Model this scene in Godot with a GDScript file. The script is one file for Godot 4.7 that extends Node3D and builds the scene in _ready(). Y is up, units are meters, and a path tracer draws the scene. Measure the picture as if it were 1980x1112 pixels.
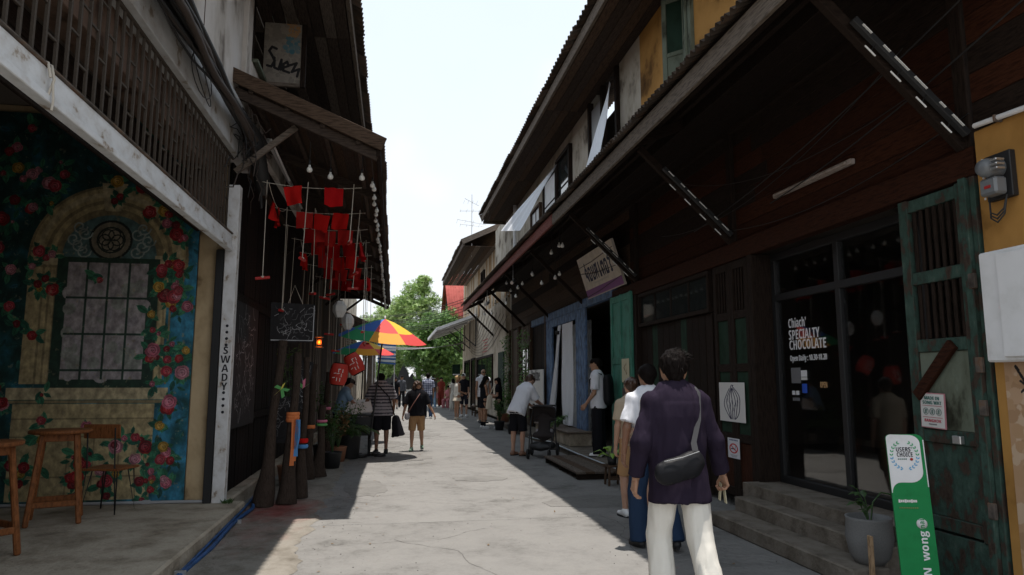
extends Node3D

var M := {}
var mesh_cache := {}
var used := {}
var J := []
var rng := RandomNumberGenerator.new()
var wob := FastNoiseLite.new()

# ---------- helpers ----------
func V(x, y, d) -> Vector3:
	return Vector3(x, y, -d)

func numbered(nm: String) -> String:
	if not used.has(nm):
		used[nm] = 0
		return nm
	used[nm] += 1
	return "%s_%03d" % [nm, used[nm]]

func thing(nm: String, label: String, category: String, at := Vector3.ZERO, turn := 0.0, group := "") -> Node3D:
	var o := Node3D.new()
	o.name = numbered(nm)
	add_child(o)
	o.position = at
	o.rotation.y = deg_to_rad(turn)
	o.set_meta("label", label)
	o.set_meta("category", category)
	if group != "":
		o.set_meta("group", group)
	return o

func structure(nm: String) -> Node3D:
	var o := Node3D.new()
	o.name = numbered(nm)
	add_child(o)
	o.set_meta("kind", "structure")
	return o

func copy_of(o: Node3D, at: Vector3, turn: float, label := "") -> Node3D:
	var c: Node3D = o.duplicate()
	c.name = numbered(String(o.name).trim_suffix("_001"))
	add_child(c)
	c.position = at
	c.rotation.y = deg_to_rad(turn)
	if label != "":
		c.set_meta("label", label)
	return c

func begin() -> SurfaceTool:
	var st := SurfaceTool.new()
	st.begin(Mesh.PRIMITIVE_TRIANGLES)
	st.set_smooth_group(-1)
	return st

func part(parent: Node, nm: String, st: SurfaceTool, mat: Material) -> MeshInstance3D:
	st.generate_normals()
	var o := MeshInstance3D.new()
	o.name = nm
	o.mesh = st.commit()
	o.material_override = mat
	parent.add_child(o, true)
	return o

func tri(st: SurfaceTool, a: Vector3, b: Vector3, c: Vector3, out: Vector3) -> void:
	if (b - a).cross(c - a).dot(out) > 0.0:
		var t := b
		b = c
		c = t
	st.add_vertex(a); st.add_vertex(b); st.add_vertex(c)

func quad(st: SurfaceTool, a: Vector3, b: Vector3, c: Vector3, d: Vector3, out: Vector3) -> void:
	tri(st, a, b, c, out)
	tri(st, a, c, d, out)

func box(st: SurfaceTool, c: Vector3, size: Vector3, bs := Basis.IDENTITY, ch := 0.0) -> void:
	var h := size * 0.5
	ch = minf(ch, minf(h.x, minf(h.y, h.z)) * 0.6)
	st.set_smooth_group(-1)
	var P := func(s: Vector3, ax: int) -> Vector3:
		var v := Vector3(s.x * (h.x - ch), s.y * (h.y - ch), s.z * (h.z - ch))
		v[ax] = s[ax] * h[ax]
		return c + bs * v
	for ax in 3:
		var u := (ax + 1) % 3
		var w := (ax + 2) % 3
		for sg in [-1.0, 1.0]:
			var cs := []
			for k in [[-1.0, -1.0], [1.0, -1.0], [1.0, 1.0], [-1.0, 1.0]]:
				var s := Vector3.ZERO
				s[ax] = sg; s[u] = k[0]; s[w] = k[1]
				cs.append(P.call(s, ax))
			var o := Vector3.ZERO
			o[ax] = sg
			quad(st, cs[0], cs[1], cs[2], cs[3], bs * o)
	if ch <= 0.0:
		return
	for ax in 3:
		var u := (ax + 1) % 3
		var w := (ax + 2) % 3
		for su in [-1.0, 1.0]:
			for sw in [-1.0, 1.0]:
				var s0 := Vector3.ZERO
				s0[ax] = -1.0; s0[u] = su; s0[w] = sw
				var s1 := s0
				s1[ax] = 1.0
				var o := Vector3.ZERO
				o[u] = su; o[w] = sw
				quad(st, P.call(s0, u), P.call(s1, u), P.call(s1, w), P.call(s0, w), bs * o)
	for sx in [-1.0, 1.0]:
		for sy in [-1.0, 1.0]:
			for sz in [-1.0, 1.0]:
				var s := Vector3(sx, sy, sz)
				tri(st, P.call(s, 0), P.call(s, 1), P.call(s, 2), bs * s)

# one bevelled box as a part of its own; alike boxes share a mesh
func bpart(parent: Node, nm: String, c: Vector3, size: Vector3, mat: Material, bs := Basis.IDENTITY, ch := 0.005) -> MeshInstance3D:
	var key := "%.3f %.3f %.3f %.3f" % [size.x, size.y, size.z, ch]
	if not mesh_cache.has(key):
		var st := begin()
		box(st, Vector3.ZERO, size, Basis.IDENTITY, ch)
		st.generate_normals()
		mesh_cache[key] = st.commit()
	var o := MeshInstance3D.new()
	o.name = nm
	o.mesh = mesh_cache[key]
	o.material_override = mat
	o.transform = Transform3D(bs, c)
	parent.add_child(o, true)
	return o

# box between two x / y / depth limits
func span(parent: Node, nm: String, x0, x1, y0, y1, d0, d1, mat: Material, ch := 0.005) -> MeshInstance3D:
	return bpart(parent, nm, V((x0 + x1) * 0.5, (y0 + y1) * 0.5, (d0 + d1) * 0.5), Vector3(absf(x1 - x0), absf(y1 - y0), absf(d1 - d0)), mat, Basis.IDENTITY, ch)

# squared bar from a to b
func bar(parent: Node, nm: String, a: Vector3, b: Vector3, w: float, h: float, mat: Material, ch := 0.004) -> MeshInstance3D:
	var z := (b - a).normalized()
	var upv := Vector3.UP if absf(z.y) < 0.95 else Vector3.RIGHT
	var x := upv.cross(z).normalized()
	var bs := Basis(x, z.cross(x), z)
	return bpart(parent, nm, (a + b) * 0.5, Vector3(w, h, snappedf(a.distance_to(b), 0.005)), mat, bs, ch)

func tube(st: SurfaceTool, pts: Array, r, seg := 8, caps := true) -> void:
	st.set_smooth_group(0)
	var n := pts.size()
	var rings := []
	var t0: Vector3 = (pts[1] - pts[0]).normalized()
	var nx: Vector3 = t0.cross(Vector3.UP if absf(t0.y) < 0.9 else Vector3.RIGHT).normalized()
	for i in n:
		var t: Vector3
		if i == 0: t = t0
		elif i == n - 1: t = (pts[i] - pts[i - 1]).normalized()
		else: t = (pts[i + 1] - pts[i - 1]).normalized()
		nx = (nx - t * nx.dot(t)).normalized()
		var ny := t.cross(nx)
		var rr: float = r[i] if r is Array else r
		var ring := []
		for k in seg:
			var a := TAU * k / seg
			ring.append(pts[i] + (nx * cos(a) + ny * sin(a)) * rr)
		rings.append(ring)
	for i in n - 1:
		var mid: Vector3 = (pts[i] + pts[i + 1]) * 0.5
		for k in seg:
			var k2 := (k + 1) % seg
			var a: Vector3 = rings[i][k]
			var b: Vector3 = rings[i][k2]
			var c: Vector3 = rings[i + 1][k2]
			var d: Vector3 = rings[i + 1][k]
			quad(st, a, b, c, d, (a + b + c + d) * 0.25 - mid)
	if caps:
		st.set_smooth_group(-1)
		for e in [0, n - 1]:
			var o: Vector3 = (pts[0] - pts[1]) if e == 0 else (pts[n - 1] - pts[n - 2])
			for k in seg:
				tri(st, pts[e], rings[e][k], rings[e][(k + 1) % seg], o)

func tpart(parent: Node, nm: String, pts: Array, r, mat: Material, seg := 8) -> MeshInstance3D:
	var st := begin()
	tube(st, pts, r, seg)
	return part(parent, nm, st, mat)

# profile: [[radius, height], ...] turned round y
func lathe(st: SurfaceTool, prof: Array, seg := 16, at := Vector3.ZERO, bs := Basis.IDENTITY, flat := false) -> void:
	st.set_smooth_group(-1 if flat else 0)
	for i in prof.size() - 1:
		var p: Array = prof[i]
		var q: Array = prof[i + 1]
		var out2 := Vector2(q[1] - p[1], -(q[0] - p[0]))
		for k in seg:
			var a0 := TAU * k / seg
			var a1 := TAU * (k + 1) / seg
			var u0 := Vector3(cos(a0), 0, sin(a0))
			var u1 := Vector3(cos(a1), 0, sin(a1))
			var um := (u0 + u1).normalized()
			var o := bs * (um * out2.x + Vector3.UP * out2.y)
			var A: Vector3 = at + bs * (u0 * p[0] + Vector3.UP * p[1])
			var B: Vector3 = at + bs * (u1 * p[0] + Vector3.UP * p[1])
			var C: Vector3 = at + bs * (u1 * q[0] + Vector3.UP * q[1])
			var D: Vector3 = at + bs * (u0 * q[0] + Vector3.UP * q[1])
			if p[0] > 0.0005: tri(st, A, B, C, o)
			if q[0] > 0.0005: tri(st, A, C, D, o)

# flat polygon (points in metres, x right, y up) of a given thickness, in the frame of tf (front faces +z)
func prism(st: SurfaceTool, poly: PackedVector2Array, thick: float, tf: Transform3D, uv := false, size := Vector2.ONE) -> void:
	st.set_smooth_group(-1)
	var ix := Geometry2D.triangulate_polygon(poly)
	var f := func(p: Vector2, z: float) -> Vector3: return tf * Vector3(p.x, p.y, z)
	for zz in [0.0, -thick]:
		for i in range(0, ix.size(), 3):
			var pa := [poly[ix[i]], poly[ix[i + 1]], poly[ix[i + 2]]]
			if (pa[1] - pa[0]).cross(pa[2] - pa[0]) > 0.0:
				pa = [pa[0], pa[2], pa[1]]
			if zz != 0.0:
				pa = [pa[0], pa[2], pa[1]]
			for p in pa:
				if uv: st.set_uv(Vector2(p.x / size.x + 0.5, 0.5 - p.y / size.y))
				st.add_vertex(f.call(p, zz))
	if thick <= 0.0:
		return
	var n := poly.size()
	var ccw := not Geometry2D.is_polygon_clockwise(poly)
	for i in n:
		var p := poly[i]
		var q := poly[(i + 1) % n]
		var e := q - p
		var nn := Vector2(e.y, -e.x) * (1.0 if ccw else -1.0)
		if uv: st.set_uv(Vector2(p.x / size.x + 0.5, 0.5 - p.y / size.y))
		quad(st, f.call(p, 0.0), f.call(q, 0.0), f.call(q, -thick), f.call(p, -thick), tf.basis * Vector3(nn.x, nn.y, 0))

# sheet with a picture on it, w x h, centred on tf, front towards +z
func picture(parent: Node, nm: String, w: float, h: float, tf: Transform3D, mat: Material, thick := 0.004) -> MeshInstance3D:
	var st := begin()
	prism(st, PackedVector2Array([Vector2(-w / 2, -h / 2), Vector2(w / 2, -h / 2), Vector2(w / 2, h / 2), Vector2(-w / 2, h / 2)]), thick, tf, true, Vector2(w, h))
	return part(parent, nm, st, mat)

# corrugated sheet: o = upper corner, along = direction across the waves, down = slope vector (full length)
func corrugated(parent: Node, o: Vector3, along: Vector3, down: Vector3, w: float, amp: float, pitch: float, mat: Material, nm := "roof_sheet") -> void:
	var st := begin()
	st.set_smooth_group(0)
	var up := down.cross(along).normalized()
	if up.y < 0: up = -up
	var n := int(ceil(w / pitch * 6.0))
	var prev := []
	for i in n + 1:
		var x := w * i / n
		var hgt := amp * sin(TAU * x / pitch)
		var a := o + along * x + up * hgt
		var cur := [a, a + down, a - up * 0.006, a + down - up * 0.006]
		if i > 0:
			quad(st, prev[0], cur[0], cur[1], prev[1], up)
			quad(st, prev[2], cur[2], cur[3], prev[3], -up)
			quad(st, prev[1], cur[1], cur[3], prev[3], down)
		prev = cur
	part(parent, nm, st, mat)

func word(parent: Node, nm: String, txt: String, h: float, tf: Transform3D, mat: Material, bold := true, serif := false, wid := 0.0) -> MeshInstance3D:
	var f := SystemFont.new()
	f.font_names = PackedStringArray(["Droid Serif" if serif else "Droid Sans"])
	f.font_weight = 700 if bold else 400
	var t := TextMesh.new()
	t.font = f
	t.text = txt
	t.font_size = 64
	t.pixel_size = h / 46.0
	t.depth = 0.002
	t.curve_step = 2.0
	var o := MeshInstance3D.new()
	o.name = nm
	o.mesh = t
	o.material_override = mat
	o.transform = tf
	if wid > 0.0:
		var aw: float = t.get_aabb().size.x
		if aw > 0.0: o.transform = tf * Transform3D(Basis.from_scale(Vector3(wid / aw, 1, 1)), Vector3.ZERO)
	parent.add_child(o, true)
	return o

# ---------- materials ----------
func ramp(stops: Array) -> Gradient:
	var g := Gradient.new()
	var of := PackedFloat32Array()
	var cs := PackedColorArray()
	for s in stops:
		of.append(s[0])
		cs.append(Color(s[1], s[2], s[3]).linear_to_srgb())
	g.offsets = of
	g.colors = cs
	return g

func noise_tex(sd: int, freq: float, stops: Array, size := 512, octaves := 5, gain := 0.5, squash := 1.0, normal := 0.0, type := FastNoiseLite.TYPE_SIMPLEX_SMOOTH) -> NoiseTexture2D:
	var n := FastNoiseLite.new()
	n.seed = sd
	n.noise_type = type
	n.frequency = freq
	n.fractal_type = FastNoiseLite.FRACTAL_FBM
	n.fractal_octaves = octaves
	n.fractal_gain = gain
	var t := NoiseTexture2D.new()
	t.width = size
	t.height = int(size * squash)
	t.seamless = true
	t.noise = n
	if normal > 0.0:
		t.as_normal_map = true
		t.bump_strength = normal
	else:
		t.color_ramp = ramp(stops)
	return t

func plain(r, g, b, rough := 0.8, metal := 0.0, spec := 0.5) -> StandardMaterial3D:
	var m := StandardMaterial3D.new()
	m.albedo_color = Color(r, g, b).linear_to_srgb()
	m.roughness = rough
	m.metallic = metal
	m.metallic_specular = spec
	return m

# tinted noise on world-space triplanar projection
func tex(col: Color, t: Texture2D, sc: Vector3, rough := 0.85, nrm: Texture2D = null, nstr := 0.6, off := Vector3.ZERO) -> StandardMaterial3D:
	var m := StandardMaterial3D.new()
	m.albedo_color = col.linear_to_srgb()
	m.albedo_texture = t
	m.uv1_triplanar = true
	m.uv1_world_triplanar = true
	m.uv1_scale = sc
	m.uv1_offset = off
	m.metallic_specular = .25
	m.roughness = rough
	if nrm != null:
		m.normal_enabled = true
		m.normal_texture = nrm
		m.normal_scale = nstr
	return m

# ---------- smooth surfaces from bones (surface nets) ----------
# bone: [a, b, ra, rb, blend, flat_a, flat_b, axis, squash]
func bone(a: Vector3, b: Vector3, ra: float, rb: float, k := 0.02, fa := false, fb := false, axis := Vector3.ZERO, sq := 1.0) -> Array:
	return [a, b, ra, rb, k, fa, fb, axis, sq]

func net(acc: Dictionary, bones: Array, cell: float, crease := 0.0, cfreq := Vector3(0.75, 0.35, 0.75)) -> void:
	var lo := Vector3(1e9, 1e9, 1e9)
	var hi := -lo
	for p in bones:
		var r: float = maxf(p[2], p[3]) + cell * 3.0 + crease
		var rv := Vector3(r, r, r)
		lo = lo.min(p[0] - rv).min(p[1] - rv)
		hi = hi.max(p[0] + rv).max(p[1] + rv)
	var nx := int((hi.x - lo.x) / cell) + 2
	var ny := int((hi.y - lo.y) / cell) + 2
	var nz := int((hi.z - lo.z) / cell) + 2
	var f := PackedFloat32Array()
	f.resize(nx * ny * nz)
	f.fill(0.3)
	var sxy := nx * ny
	for p in bones:
		var a: Vector3 = p[0]
		var b: Vector3 = p[1]
		var ra: float = p[2]
		var rb: float = p[3]
		var k: float = p[4]
		var fa: bool = p[5]
		var fb: bool = p[6]
		var ax: Vector3 = p[7]
		var sq: float = 1.0 / p[8] - 1.0
		var ab := b - a
		var l2 := maxf(ab.length_squared(), 1e-8)
		var dir := ab / sqrt(l2)
		var r := maxf(ra, rb) + k + cell * 3.0 + crease
		var rv := Vector3(r, r, r)
		var i0 := ((a.min(b) - rv - lo) / cell).floor()
		var i1 := ((a.max(b) + rv - lo) / cell).ceil()
		var x0 := maxi(0, int(i0.x)); var x1 := mini(nx - 1, int(i1.x))
		var y0 := maxi(0, int(i0.y)); var y1 := mini(ny - 1, int(i1.y))
		var z0 := maxi(0, int(i0.z)); var z1 := mini(nz - 1, int(i1.z))
		for iz in range(z0, z1 + 1):
			for iy in range(y0, y1 + 1):
				var q := lo + Vector3(x0, iy, iz) * cell - a
				var i := iz * sxy + iy * nx + x0
				for ix in range(x0, x1 + 1):
					var tt := q.dot(ab) / l2
					var t := clampf(tt, 0.0, 1.0)
					var v := q - ab * t
					if sq != 0.0:
						v += ax * (v.dot(ax) * sq)
					var d := v.length() - (ra + (rb - ra) * t)
					if fb and tt > 1.0: d = maxf(d, (q - ab).dot(dir))
					if fa and tt < 0.0: d = maxf(d, -q.dot(dir))
					var o := f[i]
					var h := k - absf(d - o)
					d = minf(d, o)
					if h > 0.0: d -= h * h * 0.25 / k
					f[i] = d
					i += 1
					q.x += cell
	if crease > 0.0:
		var lim := crease + cell * 4.0
		for iz in nz:
			for iy in ny:
				var i := iz * sxy + iy * nx
				for ix in nx:
					if absf(f[i]) < lim:
						var q := (lo + Vector3(ix, iy, iz) * cell) * cfreq * 140.0
						f[i] += wob.get_noise_3d(q.x, q.y, q.z) * crease
					i += 1
	var vid := PackedInt32Array()
	vid.resize(nx * ny * nz)
	vid.fill(-1)
	var vs := PackedVector3Array()
	var ns := PackedVector3Array()
	var base: int = acc.v.size()
	var ids := PackedInt32Array()
	for iz in nz - 1:
		for iy in ny - 1:
			var i := iz * sxy + iy * nx
			for ix in nx - 1:
				var a := f[i]
				# cheap skip
				if a > cell * 3.6 or a < -cell * 3.6:
					i += 1
					continue
				var c := [a, f[i + 1], f[i + nx], f[i + nx + 1], f[i + sxy], f[i + sxy + 1], f[i + sxy + nx], f[i + sxy + nx + 1]]
				var m := 0
				for j in 8:
					if c[j] < 0.0: m |= 1 << j
				if m == 0 or m == 255:
					i += 1
					continue
				var s := Vector3.ZERO
				var n := 0
				for e in EDGES:
					var fa: float = c[e[0]]
					var fb: float = c[e[1]]
					if (fa < 0.0) != (fb < 0.0):
						var t := fa / (fa - fb)
						s += CORN[e[0]].lerp(CORN[e[1]], t)
						n += 1
				vid[i] = base + vs.size()
				vs.append(lo + (Vector3(ix, iy, iz) + s / n) * cell)
				ns.append(Vector3(c[1] + c[3] + c[5] + c[7] - c[0] - c[2] - c[4] - c[6], c[2] + c[3] + c[6] + c[7] - c[0] - c[1] - c[4] - c[5], c[4] + c[5] + c[6] + c[7] - c[0] - c[1] - c[2] - c[3]).normalized())
				i += 1
	for iz in range(1, nz - 1):
		for iy in range(1, ny - 1):
			var i := iz * sxy + iy * nx + 1
			for ix in range(1, nx - 1):
				if vid[i] >= 0:
					var ins := f[i] < 0.0
					if ins != (f[i + 1] < 0.0): face(ids, vid, i - nx - sxy, i - sxy, i, i - nx, ins)
					if ins != (f[i + nx] < 0.0): face(ids, vid, i - sxy - 1, i - 1, i, i - sxy, ins)
					if ins != (f[i + sxy] < 0.0): face(ids, vid, i - 1 - nx, i - nx, i, i - 1, ins)
				i += 1
	acc.v.append_array(vs)
	acc.n.append_array(ns)
	acc.i.append_array(ids)

const CORN := [Vector3(0, 0, 0), Vector3(1, 0, 0), Vector3(0, 1, 0), Vector3(1, 1, 0), Vector3(0, 0, 1), Vector3(1, 0, 1), Vector3(0, 1, 1), Vector3(1, 1, 1)]
const EDGES := [[0, 1], [2, 3], [4, 5], [6, 7], [0, 2], [1, 3], [4, 6], [5, 7], [0, 4], [1, 5], [2, 6], [3, 7]]

func face(ids: PackedInt32Array, vid: PackedInt32Array, a: int, b: int, c: int, d: int, ins: bool) -> void:
	var p := vid[a]; var q := vid[b]; var r := vid[c]; var s := vid[d]
	if p < 0 or q < 0 or r < 0 or s < 0:
		return
	if ins:
		ids.append(p); ids.append(r); ids.append(q)
		ids.append(p); ids.append(s); ids.append(r)
	else:
		ids.append(p); ids.append(q); ids.append(r)
		ids.append(p); ids.append(r); ids.append(s)

func acc0() -> Dictionary:
	return {"v": PackedVector3Array(), "n": PackedVector3Array(), "i": PackedInt32Array()}

func skin_part(parent: Node, nm: String, acc: Dictionary, mat: Material, colours = null) -> MeshInstance3D:
	var arr := []
	arr.resize(Mesh.ARRAY_MAX)
	arr[Mesh.ARRAY_VERTEX] = acc.v
	arr[Mesh.ARRAY_NORMAL] = acc.n
	arr[Mesh.ARRAY_INDEX] = acc.i
	if colours != null:
		var cs := PackedColorArray()
		for v in acc.v:
			cs.append(colours.call(v))
		arr[Mesh.ARRAY_COLOR] = cs
	var me := ArrayMesh.new()
	if acc.i.size() > 0:
		me.add_surface_from_arrays(Mesh.PRIMITIVE_TRIANGLES, arr)
	var o := MeshInstance3D.new()
	o.name = nm
	o.mesh = me
	o.material_override = mat
	parent.add_child(o, true)
	return o

func blob(parent: Node, nm: String, bones: Array, cell: float, mat: Material, crease := 0.0, cfreq := Vector3(0.75, 0.35, 0.75)) -> MeshInstance3D:
	var a := acc0()
	net(a, bones, cell, crease, cfreq)
	return skin_part(parent, nm, a, mat)

# hand: wrist, direction of the fingers, direction out of the back of the hand, thumb side, curl 0..1
func hand_bones(w: Vector3, dir: Vector3, back: Vector3, thumb: Vector3, curl: float, s: float) -> Array:
	var out := []
	dir = dir.normalized()
	thumb = (thumb - dir * thumb.dot(dir)).normalized()
	back = (back - dir * back.dot(dir) - thumb * back.dot(thumb)).normalized()
	var k0 := w + dir * 0.088 * s
	out.append(bone(w, w + dir * 0.03 * s, 0.026 * s, 0.028 * s, 0.012, false, false, back, 0.65))
	var lens := [0.074, 0.082, 0.076, 0.060]
	for j in 4:
		var off := thumb * (0.030 - 0.020 * j) * s
		var kn: Vector3 = k0 + off - dir * (0.004 * absf(j - 1.0)) * s
		out.append(bone(w + dir * 0.02 * s + off * 0.6, kn, 0.014 * s, 0.0125 * s, 0.012))
		var p := kn
		var ang := curl * 0.9 + 0.12
		for q in 3:
			var L: float = lens[j] * [0.45, 0.31, 0.24][q] * s
			var dd: Vector3 = dir * cos(ang) - back * sin(ang)
			out.append(bone(p, p + dd * L, (0.0092 - q * 0.0009) * s, (0.0085 - q * 0.001) * s, 0.003))
			p += dd * L
			ang += curl * 0.95 + 0.1
	var t0 := w + dir * 0.03 * s + thumb * 0.024 * s
	var td := (dir * 0.75 + thumb * (0.65 - curl * 0.35) - back * (0.2 + curl * 0.5)).normalized()
	out.append(bone(w + dir * 0.015 * s + thumb * 0.012 * s, t0 + td * 0.02 * s, 0.016 * s, 0.0125 * s, 0.01))
	out.append(bone(t0 + td * 0.02 * s, t0 + td * 0.048 * s, 0.0115 * s, 0.0105 * s, 0.004))
	var td2 := (td + dir * 0.3 - thumb * curl * 0.5).normalized()
	out.append(bone(t0 + td * 0.048 * s, t0 + td * 0.048 * s + td2 * 0.028 * s, 0.0105 * s, 0.008 * s, 0.003))
	return out

# a person, local frame: x right, y up, -z ahead. o: see the list of people below
func person(o: Dictionary) -> Node3D:
	var root := thing("person", o.label, "person", o.pos, o.get("yaw", 0.0), "people in the street")
	var s: float = o.get("h", 1.7) / 1.75
	var wide: float = o.get("wide", 1.0)
	var cell: float = o.get("cell", 0.02)
	var legs: Array = o.get("legs", [[Vector3(-.03, -1, 0), Vector3(0, -1, .03)], [Vector3(.03, -1, 0), Vector3(0, -1, .03)]])
	var arms: Array = o.get("arms", [[Vector3(-.16, -1, 0), Vector3(-.05, -1, -.15)], [Vector3(.16, -1, 0), Vector3(.05, -1, -.15)]])
	var bend: float = deg_to_rad(o.get("bend", 2.0))
	var skin: Material = o.get("skin", M.skin)
	var th := 0.44 * s
	var sh := 0.43 * s
	var low := 0.0
	for k in 2:
		low = minf(low, (legs[k][0].normalized() * th + legs[k][1].normalized() * sh).y)
	var pel := Vector3(0, -low + 0.085 * s, 0)
	if o.has("seat"): pel.y = o.seat + 0.1
	var up := Vector3.UP.rotated(Vector3.RIGHT, -bend)
	var side := Vector3.RIGHT.rotated(Vector3.UP, deg_to_rad(o.get("twist", 0.0)))
	var fwd := up.cross(side).normalized()
	var waist := pel + up * 0.19 * s
	var chest := pel + up * 0.36 * s
	var neckb := pel + up * 0.515 * s
	var sx := 0.165 * s * wide
	var shl := [neckb - up * 0.055 * s - side * sx, neckb - up * 0.055 * s + side * sx]
	var hf := fwd.rotated(Vector3.UP, deg_to_rad(o.get("look", 0.0)))
	hf = (Vector3(hf.x, 0, hf.z).normalized() - Vector3.UP * tan(deg_to_rad(o.get("nod", 5.0)))).normalized()
	var hs := hf.cross(Vector3.UP).normalized()
	var hu := hs.cross(hf).normalized()
	var hc := neckb + (hu * 0.5 + up * 0.5).normalized() * 0.160 * s + hf * 0.02 * s
	var hs_: float = s * o.get("head", 1.0)
	var body := acc0()
	var bb := []
	bb.append(bone(pel - side * 0.06 * s, pel + side * 0.06 * s, 0.115 * s, 0.115 * s, 0.05, false, false, fwd, 0.8))
	bb.append(bone(pel, waist, 0.105 * s * wide, 0.092 * s * wide, 0.05, false, false, fwd, 0.72))
	bb.append(bone(waist, chest, 0.092 * s * wide, 0.118 * s * wide, 0.05, false, false, fwd, 0.7))
	bb.append(bone(chest, neckb - up * 0.05 * s, 0.118 * s * wide, 0.08 * s, 0.05, false, false, fwd, 0.7))
	bb.append(bone(shl[0], shl[1], 0.046 * s, 0.046 * s, 0.05))
	bb.append(bone(neckb - up * 0.03 * s, hc - hu * 0.05 * s - hf * 0.02 * s, 0.058 * s, 0.052 * s, 0.03))
	var ank := []
	var knee := []
	var toes := []
	for k in 2:
		var sg := -1.0 if k == 0 else 1.0
		var hip := pel + side * sg * 0.085 * s
		var kn: Vector3 = hip + legs[k][0].normalized() * th
		var an: Vector3 = kn + legs[k][1].normalized() * sh
		knee.append(kn)
		ank.append(an)
		bb.append(bone(hip, kn, 0.083 * s * wide, 0.054 * s, 0.03))
		bb.append(bone(kn, an, 0.052 * s, 0.036 * s, 0.02))
		var back: Vector3 = -fwd * 0.014 * s
		bb.append(bone(kn.lerp(an, 0.15) + back, kn.lerp(an, 0.5) + back, 0.046 * s, 0.038 * s, 0.03))
		var ff := Vector3(fwd.x, 0, fwd.z).normalized().rotated(Vector3.UP, -sg * 0.12)
		if an.y > 0.13 * s: ff = (ff - Vector3.UP * clampf((an.y - 0.09) * 5.0, 0, 1.3)).normalized()
		toes.append(ff)
		bb.append(bone(an - Vector3.UP * 0.04 * s - ff * 0.03 * s, an - Vector3.UP * 0.045 * s + ff * 0.13 * s, 0.035 * s, 0.026 * s, 0.02))
	var elb := []
	var wri := []
	for k in 2:
		var e: Vector3 = shl[k] + arms[k][0].normalized() * 0.285 * s
		var w: Vector3 = e + arms[k][1].normalized() * 0.25 * s
		elb.append(e)
		wri.append(w)
		bb.append(bone(shl[k], e, 0.045 * s, 0.038 * s, 0.03))
		bb.append(bone(e, w, 0.041 * s, 0.027 * s, 0.02))
	net(body, bb, cell)
	# hands
	var hcell := clampf(cell * 0.35, 0.0035, 0.009)
	for k in 2:
		var sg := -1.0 if k == 0 else 1.0
		var dirh: Vector3 = arms[k][1].normalized()
		if o.has("hand_dir") and o.hand_dir[k] != null: dirh = o.hand_dir[k].normalized()
		var backh: Vector3 = side * sg
		var thb: Vector3 = fwd
		if absf(dirh.dot(fwd)) > 0.75: thb = Vector3.UP
		net(body, hand_bones(wri[k], dirh, backh, thb, o.get("curl", [0.35, 0.35])[k], s), hcell)
	# head
	var H := []
	H.append(bone(hc + hu * 0.022 * hs_ - hf * 0.018 * hs_, hc + hu * 0.03 * hs_ + hf * 0.012 * hs_, 0.086 * hs_, 0.082 * hs_, 0.02, false, false, hs, 0.88))
	H.append(bone(hc + hf * 0.022 * hs_ + hu * 0.01 * hs_, hc - hu * 0.072 * hs_ + hf * 0.042 * hs_, 0.07 * hs_, 0.036 * hs_, 0.03, false, false, hs, 0.9))
	H.append(bone(hc - hu * 0.03 * hs_ - hs * 0.05 * hs_, hc - hu * 0.078 * hs_ + hf * 0.045 * hs_ - hs * 0.014 * hs_, 0.026 * hs_, 0.02 * hs_, 0.03))
	H.append(bone(hc - hu * 0.03 * hs_ + hs * 0.05 * hs_, hc - hu * 0.078 * hs_ + hf * 0.045 * hs_ + hs * 0.014 * hs_, 0.026 * hs_, 0.02 * hs_, 0.03))
	H.append(bone(hc + hf * 0.088 * hs_ + hu * 0.006 * hs_, hc + hf * 0.106 * hs_ - hu * 0.026 * hs_, 0.008 * hs_, 0.0125 * hs_, 0.012))
	H.append(bone(hc + hf * 0.084 * hs_ + hu * 0.026 * hs_ - hs * 0.03 * hs_, hc + hf * 0.084 * hs_ + hu * 0.026 * hs_ + hs * 0.03 * hs_, 0.009 * hs_, 0.009 * hs_, 0.015))
	H.append(bone(hc + hf * 0.078 * hs_ - hu * 0.052 * hs_ - hs * 0.013 * hs_, hc + hf * 0.078 * hs_ - hu * 0.052 * hs_ + hs * 0.013 * hs_, 0.011 * hs_, 0.011 * hs_, 0.008))
	for sg in [-1.0, 1.0]:
		H.append(bone(hc + hs * sg * 0.077 * hs_ + hu * 0.016 * hs_ - hf * 0.012 * hs_, hc + hs * sg * 0.073 * hs_ - hu * 0.022 * hs_ - hf * 0.004 * hs_, 0.019 * hs_, 0.012 * hs_, 0.006, false, false, hs, 0.55))
	H.append(bone(hc - hu * 0.05 * hs_ - hf * 0.022 * hs_, neckb - up * 0.01 * s, 0.053 * s, 0.06 * s, 0.03))
	net(body, H, clampf(cell * 0.5, 0.005, 0.011))
	skin_part(root, "body", body, skin)
	if o.get("face", false):
		for sg in [-1.0, 1.0]:
			var st := begin()
			tube(st, [hc + hf * 0.076 * hs_ + hu * 0.012 * hs_ + hs * sg * 0.022 * hs_, hc + hf * 0.076 * hs_ + hu * 0.013 * hs_ + hs * sg * 0.042 * hs_], 0.009 * hs_, 6)
			part(root, "eye", st, M.hair)
			var sb := begin()
			tube(sb, [hc + hf * 0.093 * hs_ + hu * 0.032 * hs_ + hs * sg * 0.014 * hs_, hc + hf * 0.086 * hs_ + hu * 0.035 * hs_ + hs * sg * 0.044 * hs_], 0.005 * hs_, 5)
			part(root, "eyebrow", sb, M.hair)
		var sm := begin()
		tube(sm, [hc + hf * 0.086 * hs_ - hu * 0.053 * hs_ - hs * 0.019 * hs_, hc + hf * 0.0895 * hs_ - hu * 0.052 * hs_, hc + hf * 0.086 * hs_ - hu * 0.053 * hs_ + hs * 0.019 * hs_], 0.0045 * hs_, 5)
		part(root, "mouth", sm, M.lip)
	# hair
	var hair: String = o.get("hair", "short")
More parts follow.
